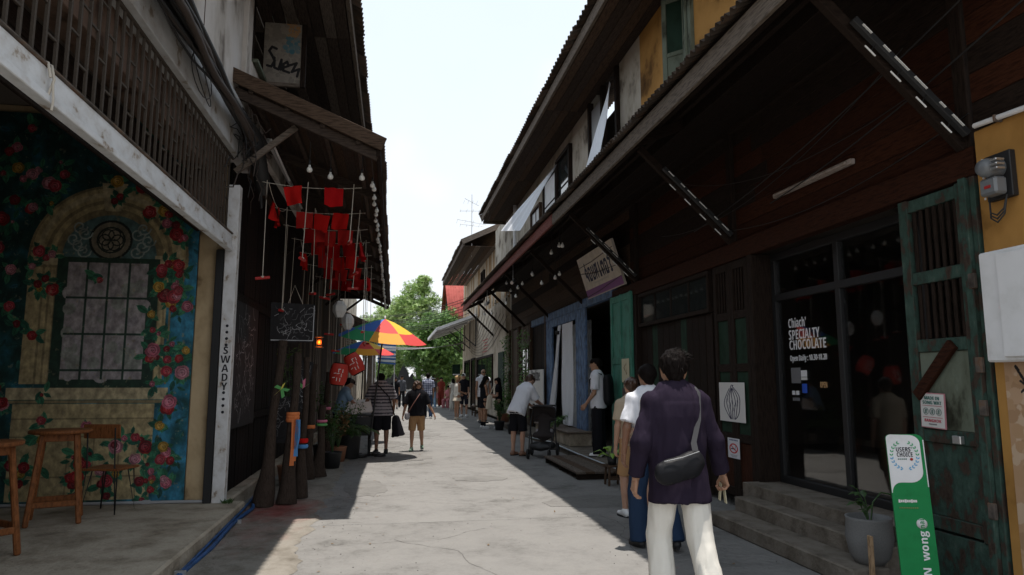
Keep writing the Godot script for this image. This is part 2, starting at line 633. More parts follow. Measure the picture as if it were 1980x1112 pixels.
	var hm: Material = o.get("hair_mat", M.hair)
	var hcell2 := clampf(cell * 0.6, 0.0055, 0.014)
	if hair != "bald":
		var hb := []
		hb.append(bone(hc + hu * 0.045 * hs_ - hf * 0.03 * hs_, hc + hu * 0.052 * hs_ + hf * 0.03 * hs_, 0.094 * hs_, 0.076 * hs_, 0.02, false, false, hs, 0.94))
		hb.append(bone(hc + hu * 0.02 * hs_ - hf * 0.045 * hs_, hc - hu * 0.035 * hs_ - hf * 0.05 * hs_, 0.077 * hs_, 0.05 * hs_, 0.03))
		var cr: float = o.get("tousle", 0.010)
		if hair == "long" or hair == "bob":
			var ll := 0.14 if hair == "bob" else 0.30
			for j in 9:
				var a := PI * (0.13 + 0.74 * j / 8.0)
				var rd := hs * cos(a) * 0.08 - hf * sin(a) * 0.08
				hb.append(bone(hc + hu * 0.03 * hs_ + rd * hs_, hc - hu * ll * hs_ + rd * (1.2 if hair == "bob" else 1.0) * hs_ - hf * 0.01, 0.036 * hs_, 0.026 * hs_, 0.012))
			cr = maxf(cr, 0.016)
		elif hair == "bun":
			hb.append(bone(hc + hu * 0.06 * hs_ - hf * 0.11 * hs_, hc + hu * 0.05 * hs_ - hf * 0.12 * hs_, 0.042 * hs_, 0.04 * hs_, 0.01))
		elif hair == "full":
			for j in 16:
				var a := TAU * j / 16.0 + 0.2
				var el := 0.35 + 0.55 * ((j * 7) % 5) / 5.0
				var dv := (hs * cos(a) * 0.95 - hf * sin(a)) * cos(el) + hu * sin(el)
				if dv.dot(hf) > 0.72: continue
				var rt: Vector3 = hc + hu * 0.03 * hs_ - hf * 0.012 * hs_ + dv * 0.07 * hs_
				hb.append(bone(rt, rt + (dv * 0.3 - hu * 0.35 - hf * 0.3 + hs * 0.15) * 0.075 * hs_, 0.03 * hs_, 0.008 * hs_, 0.01))
		elif hair == "curly":
			for j in 26:
				var a := TAU * j / 13.0
				var el := -0.55 + 1.1 * (j / 26.0)
				var dv := (hs * cos(a) - hf * sin(a)) * cos(el) + hu * sin(el)
				if dv.dot(hf) > 0.45: continue
				hb.append(bone(hc + dv * 0.095 * hs_, hc + dv * 0.105 * hs_ - hu * 0.03, 0.036 * hs_, 0.03 * hs_, 0.008))
			cr = 0.02
		net_hair(root, hb, hcell2, hm, cr)
		if cell < .017: strands(root, hc, hf, hs, hu, hs_, hair, hm)
	if o.has("cap"):
		var st := begin()
		var bs := Basis(hs, hu, -hf)
		lathe(st, [[0.0, 0.135], [0.05, 0.128], [0.085, 0.095], [0.1, 0.045], [0.102, 0.03]], 16, hc - hf * 0.008, bs * Basis.from_scale(Vector3(0.93, 1, 1.05) * hs_))
		if o.cap == "brim":
			lathe(st, [[0.095, 0.05], [0.15, 0.02], [0.165, 0.0], [0.15, 0.014], [0.095, 0.042]], 18, hc - hf * 0.008, bs * Basis.from_scale(Vector3(0.95, 1, 1.03) * hs_))
		else:
			var pv := PackedVector2Array()
			for j in 9:
				var a := PI * j / 8.0
				pv.append(Vector2(cos(a) * 0.08, 0.07 + sin(a) * 0.085) * hs_)
			prism(st, pv, 0.006, Transform3D(Basis(hs, hf, hu), hc + hu * 0.045 * hs_))
		part(root, "hat", st, o.cap_mat)
	# garments
	var lo_: float = o.get("loose", 0.02)
	var wr: float = o.get("wrinkle", 0.009)
	if o.has("top"):
		var G := []
		var hem: float = o.get("hem", 0.06)
		G.append(bone(waist, pel - up * hem * s, (0.135 * wide + lo_) * s, (0.150 * wide + lo_ * 1.3) * s, 0.03, false, true, fwd, 0.76))
		G.append(bone(waist, chest, (0.135 * wide + lo_) * s, (0.150 * wide + lo_ * 0.7) * s, 0.04, false, false, fwd, 0.74))
		var sl: float = o.get("sleeve", 0.5)
		if sl > 0.0:
			var upc := chest.lerp(neckb, 0.58)
			G.append(bone(chest, upc, (0.150 * wide + lo_ * 0.7) * s, (0.146 * wide + lo_ * 0.5) * s, 0.05, false, false, fwd, 0.74))
			G.append(bone(upc, neckb - up * 0.025 * s, (0.135 * wide + lo_ * 0.3) * s, 0.08 * s, 0.06, false, true, fwd, 0.76))
			G.append(bone(shl[0], shl[1], (0.054 + lo_ * 0.25) * s, (0.054 + lo_ * 0.25) * s, 0.05))
		else:
			G.append(bone(chest, neckb - up * 0.10 * s, (0.138 * wide + lo_ * 0.5) * s, 0.12 * s, 0.05, false, true, fwd, 0.74))
		for k in 2:
			if sl <= 0.0:
				G.append(bone(chest + (neckb - up * 0.1 * s - chest) * 0.6 + side * (k * 2 - 1) * 0.075 * s, neckb - up * 0.015 * s + side * (k * 2 - 1) * 0.085 * s, 0.05 * s, 0.032 * s, 0.03, false, false, fwd, 0.9))
			elif sl <= 0.6:
				G.append(bone(shl[k], shl[k].lerp(elb[k], sl * 1.45), (0.054 + lo_ * 0.4) * s, (0.054 + lo_ * 0.75) * s, 0.03, false, true))
			else:
				G.append(bone(shl[k], elb[k], (0.053 + lo_ * 0.3) * s, (0.05 + lo_ * 0.3) * s, 0.03))
				G.append(bone(elb[k], wri[k].lerp(elb[k], 1.0 - sl), (0.05 + lo_ * 0.35) * s, (0.040 + lo_ * 0.35) * s, 0.03, false, true))
		if o.get("collar", false):
			G.append(bone(neckb - up * 0.03 * s - fwd * 0.02 * s, neckb + up * 0.03 * s - fwd * 0.01 * s, 0.075 * s, 0.068 * s, 0.02, false, true))
		var ga := acc0()
		net(ga, G, cell, wr * s, Vector3(1.0, 0.26, 1.0))
		skin_part(root, o.get("top_name", "shirt"), ga, o.top, o.get("top_colours"))
	var bt: String = o.get("bottom_name", "trousers")
	if o.has("bottom"):
		var G := []
		var full: float = o.get("leg_len", 1.0)
		var lw: float = o.get("leg_loose", 0.02)
		G.append(bone(pel + up * 0.08 * s, pel - up * 0.02 * s, (0.115 * wide + 0.01) * s, (0.13 * wide + 0.01) * s, 0.04, false, false, fwd, 0.8))
		if bt == "skirt":
			var mk: Vector3 = (knee[0] + knee[1]) * 0.5
			G.append(bone(pel, pel.lerp(mk, full), 0.135 * s, (0.15 + lw) * s, 0.03, false, true, fwd, 0.85))
		else:
			for k in 2:
				var hip := pel + side * (k * 2 - 1) * 0.085 * s
				var kp: Vector3 = knee[k]
				if full <= 0.55:
					G.append(bone(hip, hip.lerp(kp, minf(full * 2.0, 1.08)), (0.09 * wide + lw * 0.3) * s, (0.066 + lw * .7) * s, 0.012, false, true))
				else:
					var ap: Vector3 = ank[k] - Vector3.UP * 0.03 * s
					G.append(bone(hip, kp, (0.088 * wide + lw * 0.3) * s, (0.06 + lw) * s, 0.012))
					G.append(bone(kp, kp.lerp(ap, (full - 0.5) * 2.0), (0.06 + lw) * s, (0.052 + lw * 1.25) * s, 0.012, false, true))
		blob(root, bt, G, cell, o.bottom, wr * 0.7 * s, Vector3(1.0, 0.22, 1.0))
	if o.has("shoe"):
		for k in 2:
			var an: Vector3 = ank[k]
			var ff: Vector3 = toes[k]
			var fu := (Vector3.UP - ff * ff.y).normalized()
			var S := [bone(an - fu * 0.045 * s - ff * 0.035 * s, an - fu * 0.052 * s + ff * 0.135 * s, 0.043 * s, 0.034 * s, 0.02), bone(an - fu * 0.01 * s, an - fu * 0.04 * s + ff * 0.05 * s, 0.046 * s, 0.036 * s, 0.02)]
			var shoe := blob(root, "shoe", S, minf(cell, 0.013), o.shoe)
			var so := begin()
			var pv := PackedVector2Array()
			for j in 14:
				var a := TAU * j / 14.0
				pv.append(Vector2(cos(a) * (0.043 if sin(a) > 0 else 0.036), 0.05 + sin(a) * 0.13) * s)
			var sd := ff.cross(fu)
			prism(so, pv, 0.022 * s, Transform3D(Basis(sd, ff, fu), an - fu * (0.063 * s)))
			part(shoe, "sole", so, o.get("sole", o.shoe))
	if o.has("socks"):
		for k in 2:
			blob(root, "sock", [bone(ank[k] - Vector3.UP * 0.03 * s, ank[k].lerp(knee[k], 0.3), 0.045 * s, 0.047 * s, 0.01, false, true)], minf(cell, 0.015), o.socks)
	J = [pel, waist, chest, neckb, shl[0], shl[1], wri[0], wri[1], hc, fwd, side, up]
	return root

func net_hair(root: Node, hb: Array, cell: float, mat: Material, cr: float) -> void:
	var a := acc0()
	net(a, hb, cell, cr, Vector3(4.6, 1.1, 4.6))
	skin_part(root, "hair", a, mat)

# separate locks over the hair mass
func strands(root: Node, hc: Vector3, hf: Vector3, hs: Vector3, hu: Vector3, k: float, style: String, mat: Material) -> void:
	var rn := RandomNumberGenerator.new()
	rn.seed = int(hc.y * 1000.0) + style.length()
	var st := begin()
	st.set_smooth_group(0)
	for i in 420:
		var dv := (hs * rn.randfn() + hf * rn.randfn() + hu * (rn.randfn() + .55)).normalized()
		if dv.dot(hf) > .55 and dv.dot(hu) < .45: continue
		if dv.dot(hu) < -.25: continue
		var root_p := hc + hu * .035 * k - hf * .01 * k + Vector3(0, 0, 0) + (hs * dv.dot(hs) * .088 + hf * dv.dot(hf) * .10 + hu * dv.dot(hu) * .092) * k
		var flow := (-hu * .8 + dv * rn.randf_range(-.02, .35) + hs * rn.randf_range(-.35, .35) - hf * .15)
		if style == "full" and dv.dot(hu) > .3: flow = (dv * .35 + hs * .55 + hf * rn.randf_range(-.6, .4) + hu * rn.randf_range(-.1, .25))
		flow = flow.normalized()
		var L := rn.randf_range(.025, .055) * k * (1.25 if style == "full" else .8)
		var sd := flow.cross(dv).normalized() * rn.randf_range(.0018, .004) * k
		var p0 := root_p - dv * .004
		var p1 := p0 + flow * L * .5 + dv * L * .16
		var p2 := p0 + flow * L - hu * L * .12
		quad(st, p0 - sd, p0 + sd, p1 + sd * .8, p1 - sd * .8, dv)
		tri(st, p1 - sd * .8, p1 + sd * .8, p2, dv)
	part(root, "hair_locks", st, mat)

func make_materials() -> void:
	var grain := noise_tex(11, 0.02, [[0.0, .30, .29, .28], [0.35, .62, .60, .58], [0.6, .95, .93, .90], [1.0, .78, .77, .76]], 512, 6, 0.6)
	var grain_n := noise_tex(12, 0.03, [], 512, 5, 0.6, 1.0, 5.0)
	var blotch := noise_tex(13, 0.008, [[0.0, .45, .42, .38], [0.35, .78, .76, .72], [0.55, .93, .92, .9], [1.0, 1, 1, 1]], 512, 6, 0.6)
	var mould := noise_tex(14, 0.007, [[0.0, .14, .12, .10], [0.2, .34, .31, .28], [0.36, .74, .71, .66], [0.6, .93, .91, .88], [1.0, 1, 1, 1]], 512, 6, 0.58)
	var speck := noise_tex(15, 0.05, [[0.0, .62, .61, .6], [0.5, .86, .86, .86], [1.0, 1, 1, 1]], 512, 4, 0.7)
	var faint := noise_tex(26, 0.008, [[0.0, .72, .71, .69], [0.3, .9, .9, .89], [0.6, .97, .97, .97], [1.0, 1, 1, 1]], 512, 6, 0.6)
	var rough_n := noise_tex(16, 0.04, [], 512, 5, 0.65, 1.0, 4.0)
	var soft_n := noise_tex(17, 0.012, [], 512, 4, 0.55, 1.0, 6.0)
	var road_t := noise_tex(18, 0.004, [[0.0, .48, .47, .46], [0.22, .70, .695, .685], [0.38, .87, .865, .86], [0.55, .95, .945, .94], [0.75, 1, .995, .985], [1.0, .90, .895, .885]], 1024, 9, 0.80)
	var green_t := noise_tex(19, 0.012, [[0.0, .05, .035, .028], [0.36, .09, .065, .05], [0.42, .05, .075, .062], [0.52, .055, .10, .08], [0.75, .075, .13, .105], [1.0, .17, .19, .16]], 512, 6, 0.62)
	var blue_t := noise_tex(20, 0.012, [[0.0, .09, .09, .10], [0.3, .10, .15, .24], [0.55, .13, .21, .36], [1.0, .24, .32, .45]], 512, 6, 0.62)
	var rust_t := noise_tex(21, 0.010, [[0.0, .035, .028, .024], [0.4, .10, .085, .075], [0.6, .15, .12, .10], [0.75, .17, .10, .065], [1.0, .20, .18, .16]], 512, 6, 0.6)
	var white_paint := noise_tex(22, 0.010, [[0.0, .20, .15, .11], [0.16, .38, .33, .28], [0.25, .58, .57, .56], [0.6, .68, .69, .70], [1.0, .74, .75, .77]], 512, 6, 0.62)
	var weave := noise_tex(23, 0.11, [], 256, 2, 0.5, 1.0, 2.0)
	var conc_t := noise_tex(24, 0.006, [[0.0, .36, .34, .31], [0.35, .66, .64, .60], [0.6, .88, .87, .84], [1.0, 1, 1, .98]], 512, 7, 0.66)
	M.road = tex(Color(.225, .219, .211), road_t, Vector3(.19, .19, .19), .88, rough_n, .5)
	M.road_b = tex(Color(.215, .209, .201), road_t, Vector3(.19, .19, .19), .88, rough_n, .5, Vector3(.37, .1, .61))
	M.patch = tex(Color(.195, .189, .181), road_t, Vector3(.3, .3, .3), .9, rough_n, .7, Vector3(.2, .4, .7))
	M.crack = plain(.06, .055, .05, .95)
	M.apron = tex(Color(.26, .24, .215), conc_t, Vector3(.5, .5, .5), .9, rough_n, .8)
	M.apron.vertex_color_use_as_albedo = true
	M.concrete = tex(Color(.47, .41, .335), conc_t, Vector3(.45, .45, .45), .85, rough_n, .6)
	M.step = tex(Color(.21, .185, .16), conc_t, Vector3(.7, .7, .7), .85, rough_n, .6)
	M.ground = tex(Color(.22, .2, .17), road_t, Vector3(.1, .1, .1), .95)
	M.white_wall = tex(Color(.60, .57, .55), mould, Vector3(.32, .18, .32), .85, soft_n, .3)
	M.ledge = tex(Color(.62, .61, .60), white_paint, Vector3(.5, .5, .5), .8, soft_n, .3)
	M.beam = tex(Color(1, 1, 1), white_paint, Vector3(.9, .9, .6), .6, soft_n, .25)
	M.post = tex(Color(.95, .93, .92), white_paint, Vector3(1.1, .8, 1.1), .7, soft_n, .3, Vector3(.4, .3, .1))
	M.brown_wall = tex(Color(.15, .10, .078), mould, Vector3(.5, .5, .5), .9, soft_n, .3)
	M.yellow_wall = tex(Color(.44, .235, .07), mould, Vector3(.22, .22, .22), .88, soft_n, .3, Vector3(.55, .2, .3))
	M.pale_wall = tex(Color(.50, .46, .40), mould, Vector3(.3, .24, .3), .88, soft_n, .4)
	M.cream = tex(Color(.56, .50, .42), blotch, Vector3(.25, .25, .25), .85, soft_n, .25)
	M.beige_wood = tex(Color(.42, .29, .17), grain, Vector3(3, .5, 3), .85, grain_n, .4)
	M.plaster = tex(Color(.56, .43, .27), mould, Vector3(.4, .3, .4), .9, soft_n, .4, Vector3(.15, .5, .3))
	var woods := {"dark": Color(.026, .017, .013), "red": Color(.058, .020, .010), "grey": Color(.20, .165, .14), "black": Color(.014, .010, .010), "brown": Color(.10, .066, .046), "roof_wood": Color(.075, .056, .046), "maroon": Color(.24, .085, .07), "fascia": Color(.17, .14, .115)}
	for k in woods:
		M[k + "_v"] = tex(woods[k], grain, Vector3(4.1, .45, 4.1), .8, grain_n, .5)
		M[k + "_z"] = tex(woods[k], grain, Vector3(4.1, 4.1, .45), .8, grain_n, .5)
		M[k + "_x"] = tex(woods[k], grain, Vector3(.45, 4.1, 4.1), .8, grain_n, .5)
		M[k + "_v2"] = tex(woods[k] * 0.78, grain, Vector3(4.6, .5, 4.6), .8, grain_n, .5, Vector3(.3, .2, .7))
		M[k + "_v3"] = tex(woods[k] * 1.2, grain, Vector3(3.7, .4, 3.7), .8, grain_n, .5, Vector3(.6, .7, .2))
		M[k + "_z2"] = tex(woods[k] * 0.75, grain, Vector3(4.6, 4.6, .5), .8, grain_n, .5, Vector3(.3, .2, .7))
	M.teak = tex(Color(.30, .115, .045), grain, Vector3(3, .9, 3), .45, grain_n, .3)
	M.green_door = tex(Color(.68, .68, .68), green_t, Vector3(.9, .5, .9), .7, grain_n, .4)
	M.green_clean = tex(Color(.07, .25, .19), blotch, Vector3(.7, .5, .7), .6, grain_n, .25)
	M.green_dark = tex(Color(.02, .045, .03), blotch, Vector3(.7, .5, .7), .75, grain_n, .25)
	M.green_grey = tex(Color(.17, .20, .16), mould, Vector3(.8, .4, .8), .8, grain_n, .35)
	M.blue_door = tex(Color(.95, .95, .95), blue_t, Vector3(.9, .5, .9), .7, grain_n, .4)
	M.rust = tex(Color(.9, .9, .9), rust_t, Vector3(.6, .6, .6), .85, soft_n, .3)
	M.rust_dark = tex(Color(.5, .48, .46), rust_t, Vector3(.6, .6, .6), .85, soft_n, .3, Vector3(.4, .4, .1))
	M.rust_pale = tex(Color(2.0, 1.85, 1.75).clamp(), rust_t, Vector3(.5, .5, .5), .85, soft_n, .3, Vector3(.2, .7, .1))
	M.grey_metal = tex(Color(.42, .42, .42), speck, Vector3(1, 1, 1), .55)
	M.red_roof = tex(Color(.42, .105, .09), blotch, Vector3(.4, .4, .4), .7)
	M.grille = tex(Color(.075, .060, .048), speck, Vector3(2, 2, 2), .7)
	M.iron = plain(.025, .024, .024, .5, .3)
	M.black = plain(.012, .012, .013, .6)
	M.rubber = plain(.018, .018, .018, .75)
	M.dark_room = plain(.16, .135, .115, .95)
	M.white = tex(Color(.76, .76, .77), faint, Vector3(.7, .7, .7), .55)
	M.paper = plain(.66, .65, .63, .8)
	M.ink = plain(.015, .015, .02, .8)
	M.steel = plain(.55, .55, .55, .35, .8)
	M.bulb = plain(.75, .73, .68, .12)
	M.bulb.clearcoat_enabled = true
	M.glass = StandardMaterial3D.new()
	M.glass.albedo_color = Color(.04, .045, .045, .22)
	M.glass.transparency = BaseMaterial3D.TRANSPARENCY_ALPHA
	M.glass.roughness = .03
	M.glass.metallic_specular = .5
	M.window_glass = plain(.02, .025, .025, .04, 0, .6)
	M.pane_grey = plain(.30, .31, .32, .35)
	M.red_cloth = tex(Color(.52, .012, .010), weave, Vector3(6, 6, 6), .85)
	M.red_cloth.albedo_texture = null
	M.red_cloth.backlight_enabled = true
	M.red_cloth.backlight = Color(.35, .01, .01)
	M.red_faded = M.red_cloth.duplicate()
	M.red_faded.albedo_color = Color(.44, .022, .02).linear_to_srgb()
	M.red_deep = M.red_cloth.duplicate()
	M.red_deep.albedo_color = Color(.40, .006, .008).linear_to_srgb()
	M.red_paint = plain(.38, .014, .012, .55)
	M.rope = plain(.50, .45, .38, .9)
	M.cable = plain(.016, .015, .015, .6)
	M.cable_brown = plain(.05, .035, .028, .7)
	M.pipe_blue = tex(Color(.035, .10, .26), blotch, Vector3(1.2, 1.2, 1.2), .5)
	M.pipe_grey = plain(.36, .36, .37, .6)
	M.white_cloth = plain(.74, .76, .80, .85)
	M.white_cloth.backlight_enabled = true
	M.white_cloth.backlight = Color(.4, .42, .45)
	M.curtain = tex(Color(.52, .55, .58), blotch, Vector3(.8, .8, .8), .9)
	M.bow_green = plain(.10, .34, .10, .8)
	M.bow_yellow = plain(.62, .55, .10, .8)
	M.bow_orange = plain(.60, .17, .05, .85)
	M.bow_blue = plain(.08, .24, .50, .85)
	M.bow_pink = plain(.60, .16, .26, .8)
	M.lantern = plain(.50, .035, .02, .7)
	M.lantern.backlight_enabled = true
	M.lantern.backlight = Color(.4, .05, .02)
	M.amber = plain(.4, .12, .03, .5)
	M.amber.emission_enabled = true
	M.amber.emission = Color(1, .42, .12)
	M.amber.emission_energy_multiplier = .7
	M.clay = plain(.25, .11, .06, .85)
	M.dark_pole = plain(.03, .03, .032, .45, .4)
	M.tarp_blue = plain(.06, .16, .42, .7)
	M.par_blue = plain(.045, .14, .48, .7)
	M.par_red = plain(.62, .05, .045, .7)
	M.par_yellow = plain(.80, .50, .03, .7)
	M.par_green = plain(.03, .27, .11, .7)
	M.par_orange = plain(.78, .34, .02, .7)
	for k in ["par_blue", "par_red", "par_yellow", "par_green", "par_orange", "tarp_blue"]:
		M[k].backlight_enabled = true
		M[k].backlight = M[k].albedo_color * .8
	M.plate_pink = plain(.55, .24, .27, .5)
	M.sign_green = plain(.03, .13, .11, .6)
	M.sign_red = plain(.45, .06, .09, .6)
	M.sign_grey = plain(.16, .16, .17, .6)
	M.board_green = tex(Color(.014, .22, .066), faint, Vector3(1.4, 1.4, 1.4), .45)
	M.laurel_blue = plain(.10, .36, .60, .6)
	M.laurel_green = plain(.05, .33, .14, .6)
	M.letter_white = plain(.70, .70, .72, .6)
	M.letter_amber = plain(.50, .30, .14, .6)
	M.sticker_blue = plain(.02, .09, .50, .5)
	M.lens = plain(.72, .72, .70, .25)
	M.dust_white = tex(Color(.42, .36, .33), blotch, Vector3(2, 2, 2), .8)
	M.meter_grey = plain(.16, .17, .18, .35)
	M.pot_grey = tex(Color(.20, .20, .20), speck, Vector3(3, 3, 3), .8)
	M.pale_stake = tex(Color(.42, .29, .18), grain, Vector3(3, .8, 3), .7)
	M.pale_pipe = plain(.42, .48, .52, .5)
	M.cream_paper = plain(.56, .52, .36, .8)
	M.photo_dark = plain(.10, .08, .075, .6)
	M.leaf_bright = plain(.20, .34, .05, .45)
	M.leaf_bright.backlight_enabled = true
	M.leaf_bright.backlight = Color(.4, .5, .1)
	M.stroller_cloth = plain(.030, .024, .024, .9)
	M.stroller_grey = plain(.30, .29, .31, .85)
	M.nylon = plain(.012, .012, .014, .5, 0, .25)
	M.strap = plain(.028, .028, .032, .85)
	M.strap_brown = plain(.14, .06, .05, .7)
	M.shoe_green = plain(.25, .36, .27, .7)
	M.floral = tex(Color(1, 1, 1), noise_tex(31, .06, [[0.0, .10, .07, .05], [0.4, .22, .16, .10], [0.48, .50, .40, .30], [0.6, .58, .50, .40], [0.66, .35, .08, .07], [1.0, .5, .4, .3]], 256, 3, .5), Vector3(3, 3, 3), .9)
	var pi := Image.create(64, 64, false, Image.FORMAT_RGB8)
	for y in 64:
		for x in 64:
			var v := (1 if (x / 8) % 2 == 0 else 0) + (1 if (y / 8) % 2 == 0 else 0)
			pi.set_pixel(x, y, [C8(196, 200, 214), C8(104, 112, 140), C8(36, 40, 66)][v])
	M.plaid = image_material(pi, .9)
	M.plaid.uv1_triplanar = true
	M.plaid.uv1_scale = Vector3(3.5, 3.5, 3.5)
	# people
	var fab := noise_tex(25, 0.09, [], 256, 3, 0.6, 1.0, 3.0)
	M.skin = plain(.34, .185, .115, .5)
	M.skin_pale = plain(.42, .24, .165, .5)
	M.skin_dark = plain(.23, .115, .07, .5)
	for k in ["skin", "skin_pale", "skin_dark"]:
		M[k].subsurf_scatter_enabled = true
		M[k].subsurf_scatter_strength = .08
	M.lip = plain(.28, .08, .07, .5)
	M.hair = plain(.008, .006, .0055, .6, 0, .15)
	M.hair_brown = plain(.045, .022, .012, .42)
	M.hair_blond = plain(.42, .26, .11, .5)
	var cl := {"purple": Color(.023, .017, .029), "tee": Color(.66, .67, .72), "khaki": Color(.36, .215, .11), "denim": Color(.021, .038, .075), "offwhite": Color(.66, .63, .57), "ink_cloth": Color(.014, .014, .017), "navy": Color(.02, .022, .032), "grey_shirt": Color(.10, .105, .12), "beige": Color(.42, .34, .25), "pink": Color(.50, .20, .22), "rust_cloth": Color(.20, .04, .03), "cream_cloth": Color(.62, .55, .45), "pale_blue": Color(.22, .34, .48), "ombre": Color(1, 1, 1)}
	for k in cl:
		M[k] = plain(cl[k].r, cl[k].g, cl[k].b, .9)
		M[k].normal_enabled = true
		M[k].normal_texture = fab
		M[k].normal_scale = .35
		M[k].uv1_triplanar = true
		M[k].uv1_scale = Vector3(9, 9, 9)
		M[k].metallic_specular = .12
	M.ombre.vertex_color_use_as_albedo = true
	M.leaf = plain(.075, .16, .035, .5)
	M.leaf_pale = plain(.13, .20, .05, .5)
	M.leaf_dark = plain(.025, .06, .016, .5)
	M.crown = plain(1, 1, 1, .55)
	M.crown.vertex_color_use_as_albedo = true
	M.crown.backlight_enabled = true
	M.crown.backlight = Color(.35, .42, .16)
	M.leaf_dry = plain(.16, .09, .03, .7)
	for k in ["leaf", "leaf_pale", "leaf_dark"]:
		M[k].backlight_enabled = true
		M[k].backlight = Color(.3, .45, .1)
	M.bark = tex(Color(.16, .115, .085), grain, Vector3(3, .8, 3), .95, grain_n, .9)
	M.log = tex(Color(.058, .042, .034), grain, Vector3(5, .9, 5), .95, grain_n, 1.0)

func build_setting() -> void:
	# ground, road in slabs with open joints
	var g := structure("ground")
	span(g, "ground_sheet", -130, 130, -0.36, -0.06, -100, 160, M.ground, 0.0)
	var road := structure("road")
	var cuts := [-14.0, -8.0, -2.5, 3.2, 8.0, 12.7, 16.8, 22.0, 28.5, 36.0, 48.0, 62.0]
	for i in cuts.size() - 1:
		span(road, "road_slab", -1.9, 4.6, -0.12, 0.0 - 0.001 * (i % 2), cuts[i] + 0.006, cuts[i + 1] - 0.006, M.road if i % 2 == 0 else M.road_b, 0.004)
	# repaired patches, cracks and specks of grit
	var rn := RandomNumberGenerator.new()
	rn.seed = 12
	for q in [[.1, 14.4, .75, .5, .004], [-.15, 17.6, .5, .9, .004], [1.4, 11.3, .45, .3, .004], [.6, 20.5, .7, 1.1, .004], [2.6, 9.0, .7, .5, .004], [-.35, 10.6, .3, .8, .004]]:
		var pv := PackedVector2Array()
		for k in 22:
			var a := TAU * k / 22.0
			var r := 1.0 + .35 * wob.get_noise_2d(cos(a) * 22.0 + q[0] * 50.0, sin(a) * 22.0 + q[1] * 9.0)
			pv.append(Vector2(q[0] + cos(a) * q[2] * r, q[1] + sin(a) * q[3] * r))
		var ps := begin()
		prism(ps, pv, .004, Transform3D(Basis(Vector3(1, 0, 0), Vector3(0, 0, -1), Vector3(0, 1, 0)), Vector3(0, q[4], 0)))
		part(road, "road_patch", ps, M.patch)
	for q in [[-.6, 7.0, .9, .35], [1.0, 5.6, -.5, .9], [.2, 9.4, 1.0, .12], [1.9, 12.2, -.3, 1.0], [-.2, 13.0, .8, .5], [.9, 17.5, .2, 1.0], [2.2, 6.2, .3, .9]]:
		var p := Vector2(q[0], q[1])
		var dv := Vector2(q[2], q[3]).normalized()
		var pts := []
		for k in 26:
			pts.append(V(p.x, .0015, p.y))
			dv = dv.rotated(rn.randf_range(-.5, .5)).lerp(Vector2(q[2], q[3]).normalized(), .25)
			p += dv * rn.randf_range(.05, .12)
		var cs := begin()
		for k in 25:
			var sd: Vector3 = (pts[k + 1] - pts[k]).cross(Vector3.UP).normalized() * rn.randf_range(.001, .0028)
			quad(cs, pts[k] - sd, pts[k] + sd, pts[k + 1] + sd, pts[k + 1] - sd, Vector3.UP)
		part(road, "crack", cs, M.crack)
	var gr := structure("road_grit")
	gr.set_meta("kind", "stuff")
	var gs := begin()
	for k in 520:
		var x := rn.randf_range(-.9, 3.3)
		if k % 2 == 0: x = -.85 + absf(rn.randfn()) * .35
		var d := 4.0 + 18.0 * pow(rn.randf(), 1.5)
		var s := rn.randf_range(.002, .006)
		box(gs, V(x, .001 + s * .3, d), Vector3(s * 1.4, s * .8, s), Basis(Vector3(0, 1, 0), rn.randf() * TAU))
	part(gr, "grit", gs, M.crack)
	var lf := structure("fallen_leaves")
	lf.set_meta("kind", "stuff")
	var ls := begin()
	for k in 70:
		var x := -.8 + absf(rn.randfn()) * .5 if k % 3 else rn.randf_range(-.8, 3.3)
		leaf(ls, V(x, .022 if x < -.75 else .006, 4.5 + 16.0 * rn.randf()), Vector3(rn.randfn(), .06, rn.randfn()), Vector3.UP, rn.randf_range(.03, .06), .022, .02)
	part(lf, "leaves", ls, M.leaf_dry)
	# raised strip along the left kerb, ragged towards the road, with spilled red pigment
	var ap := structure("gutter_strip")
	var st := begin()
	var nx := 20
	var nd := 150
	var P := func(i: int, j: int) -> Vector3:
		var d := 3.2 + 0.1 * j
		var edge := -0.80 + 0.13 * wob.get_noise_2d(d * 26.0, 4.0) + 0.06 * wob.get_noise_2d(d * 90.0, 40.0)
		var x := lerpf(-1.75, edge, i / float(nx))
		var y := 0.02 + 0.006 * wob.get_noise_2d(x * 60.0, d * 60.0)
		if i == nx: y = 0.002
		return V(x, y, d)
	var C := func(p: Vector3) -> Color:
		var q := Vector2((p.x + 1.30) / 0.50, (-p.z - 8.9) / 0.75)
		var a := clampf(1.25 - q.length() + 0.5 * wob.get_noise_2d(p.x * 70.0, p.z * 70.0), 0.0, 1.0) * 0.9
		var q2 := Vector2((p.x + 1.35) / 0.4, (-p.z - 7.6) / 0.9)
		a = maxf(a, clampf(1.0 - q2.length() + 0.9 * wob.get_noise_2d(p.x * 90.0, p.z * 40.0), 0.0, 1.0) * 0.3)
		return Color.WHITE.lerp(Color(1.0, .30, .30), a)
	st.set_smooth_group(0)
	for j in nd:
		for i in nx:
			var q := [P.call(i, j), P.call(i + 1, j), P.call(i + 1, j + 1), P.call(i, j + 1)]
			for k in [0, 2, 1, 0, 3, 2]:
				st.set_color(C.call(q[k]))
				st.add_vertex(q[k])
	part(ap, "concrete_strip", st, M.apron)
	# raised floors
	var pf := structure("pavement")
	span(pf, "cafe_floor", -8.0, -1.68, -0.05, 0.15, -6.0, 8.85, M.concrete, 0.02)
	span(pf, "shop_sill", -8.0, -1.85, -0.05, 0.17, 8.87, 30.0, M.concrete, 0.02)
	span(pf, "right_floor", 3.62, 9.0, -0.05, 0.15, 9.3, 25.0, M.step, 0.02)
	span(pf, "right_kerb", 4.05, 9.0, -0.05, 0.12, 25.02, 44.0, M.concrete, 0.02)
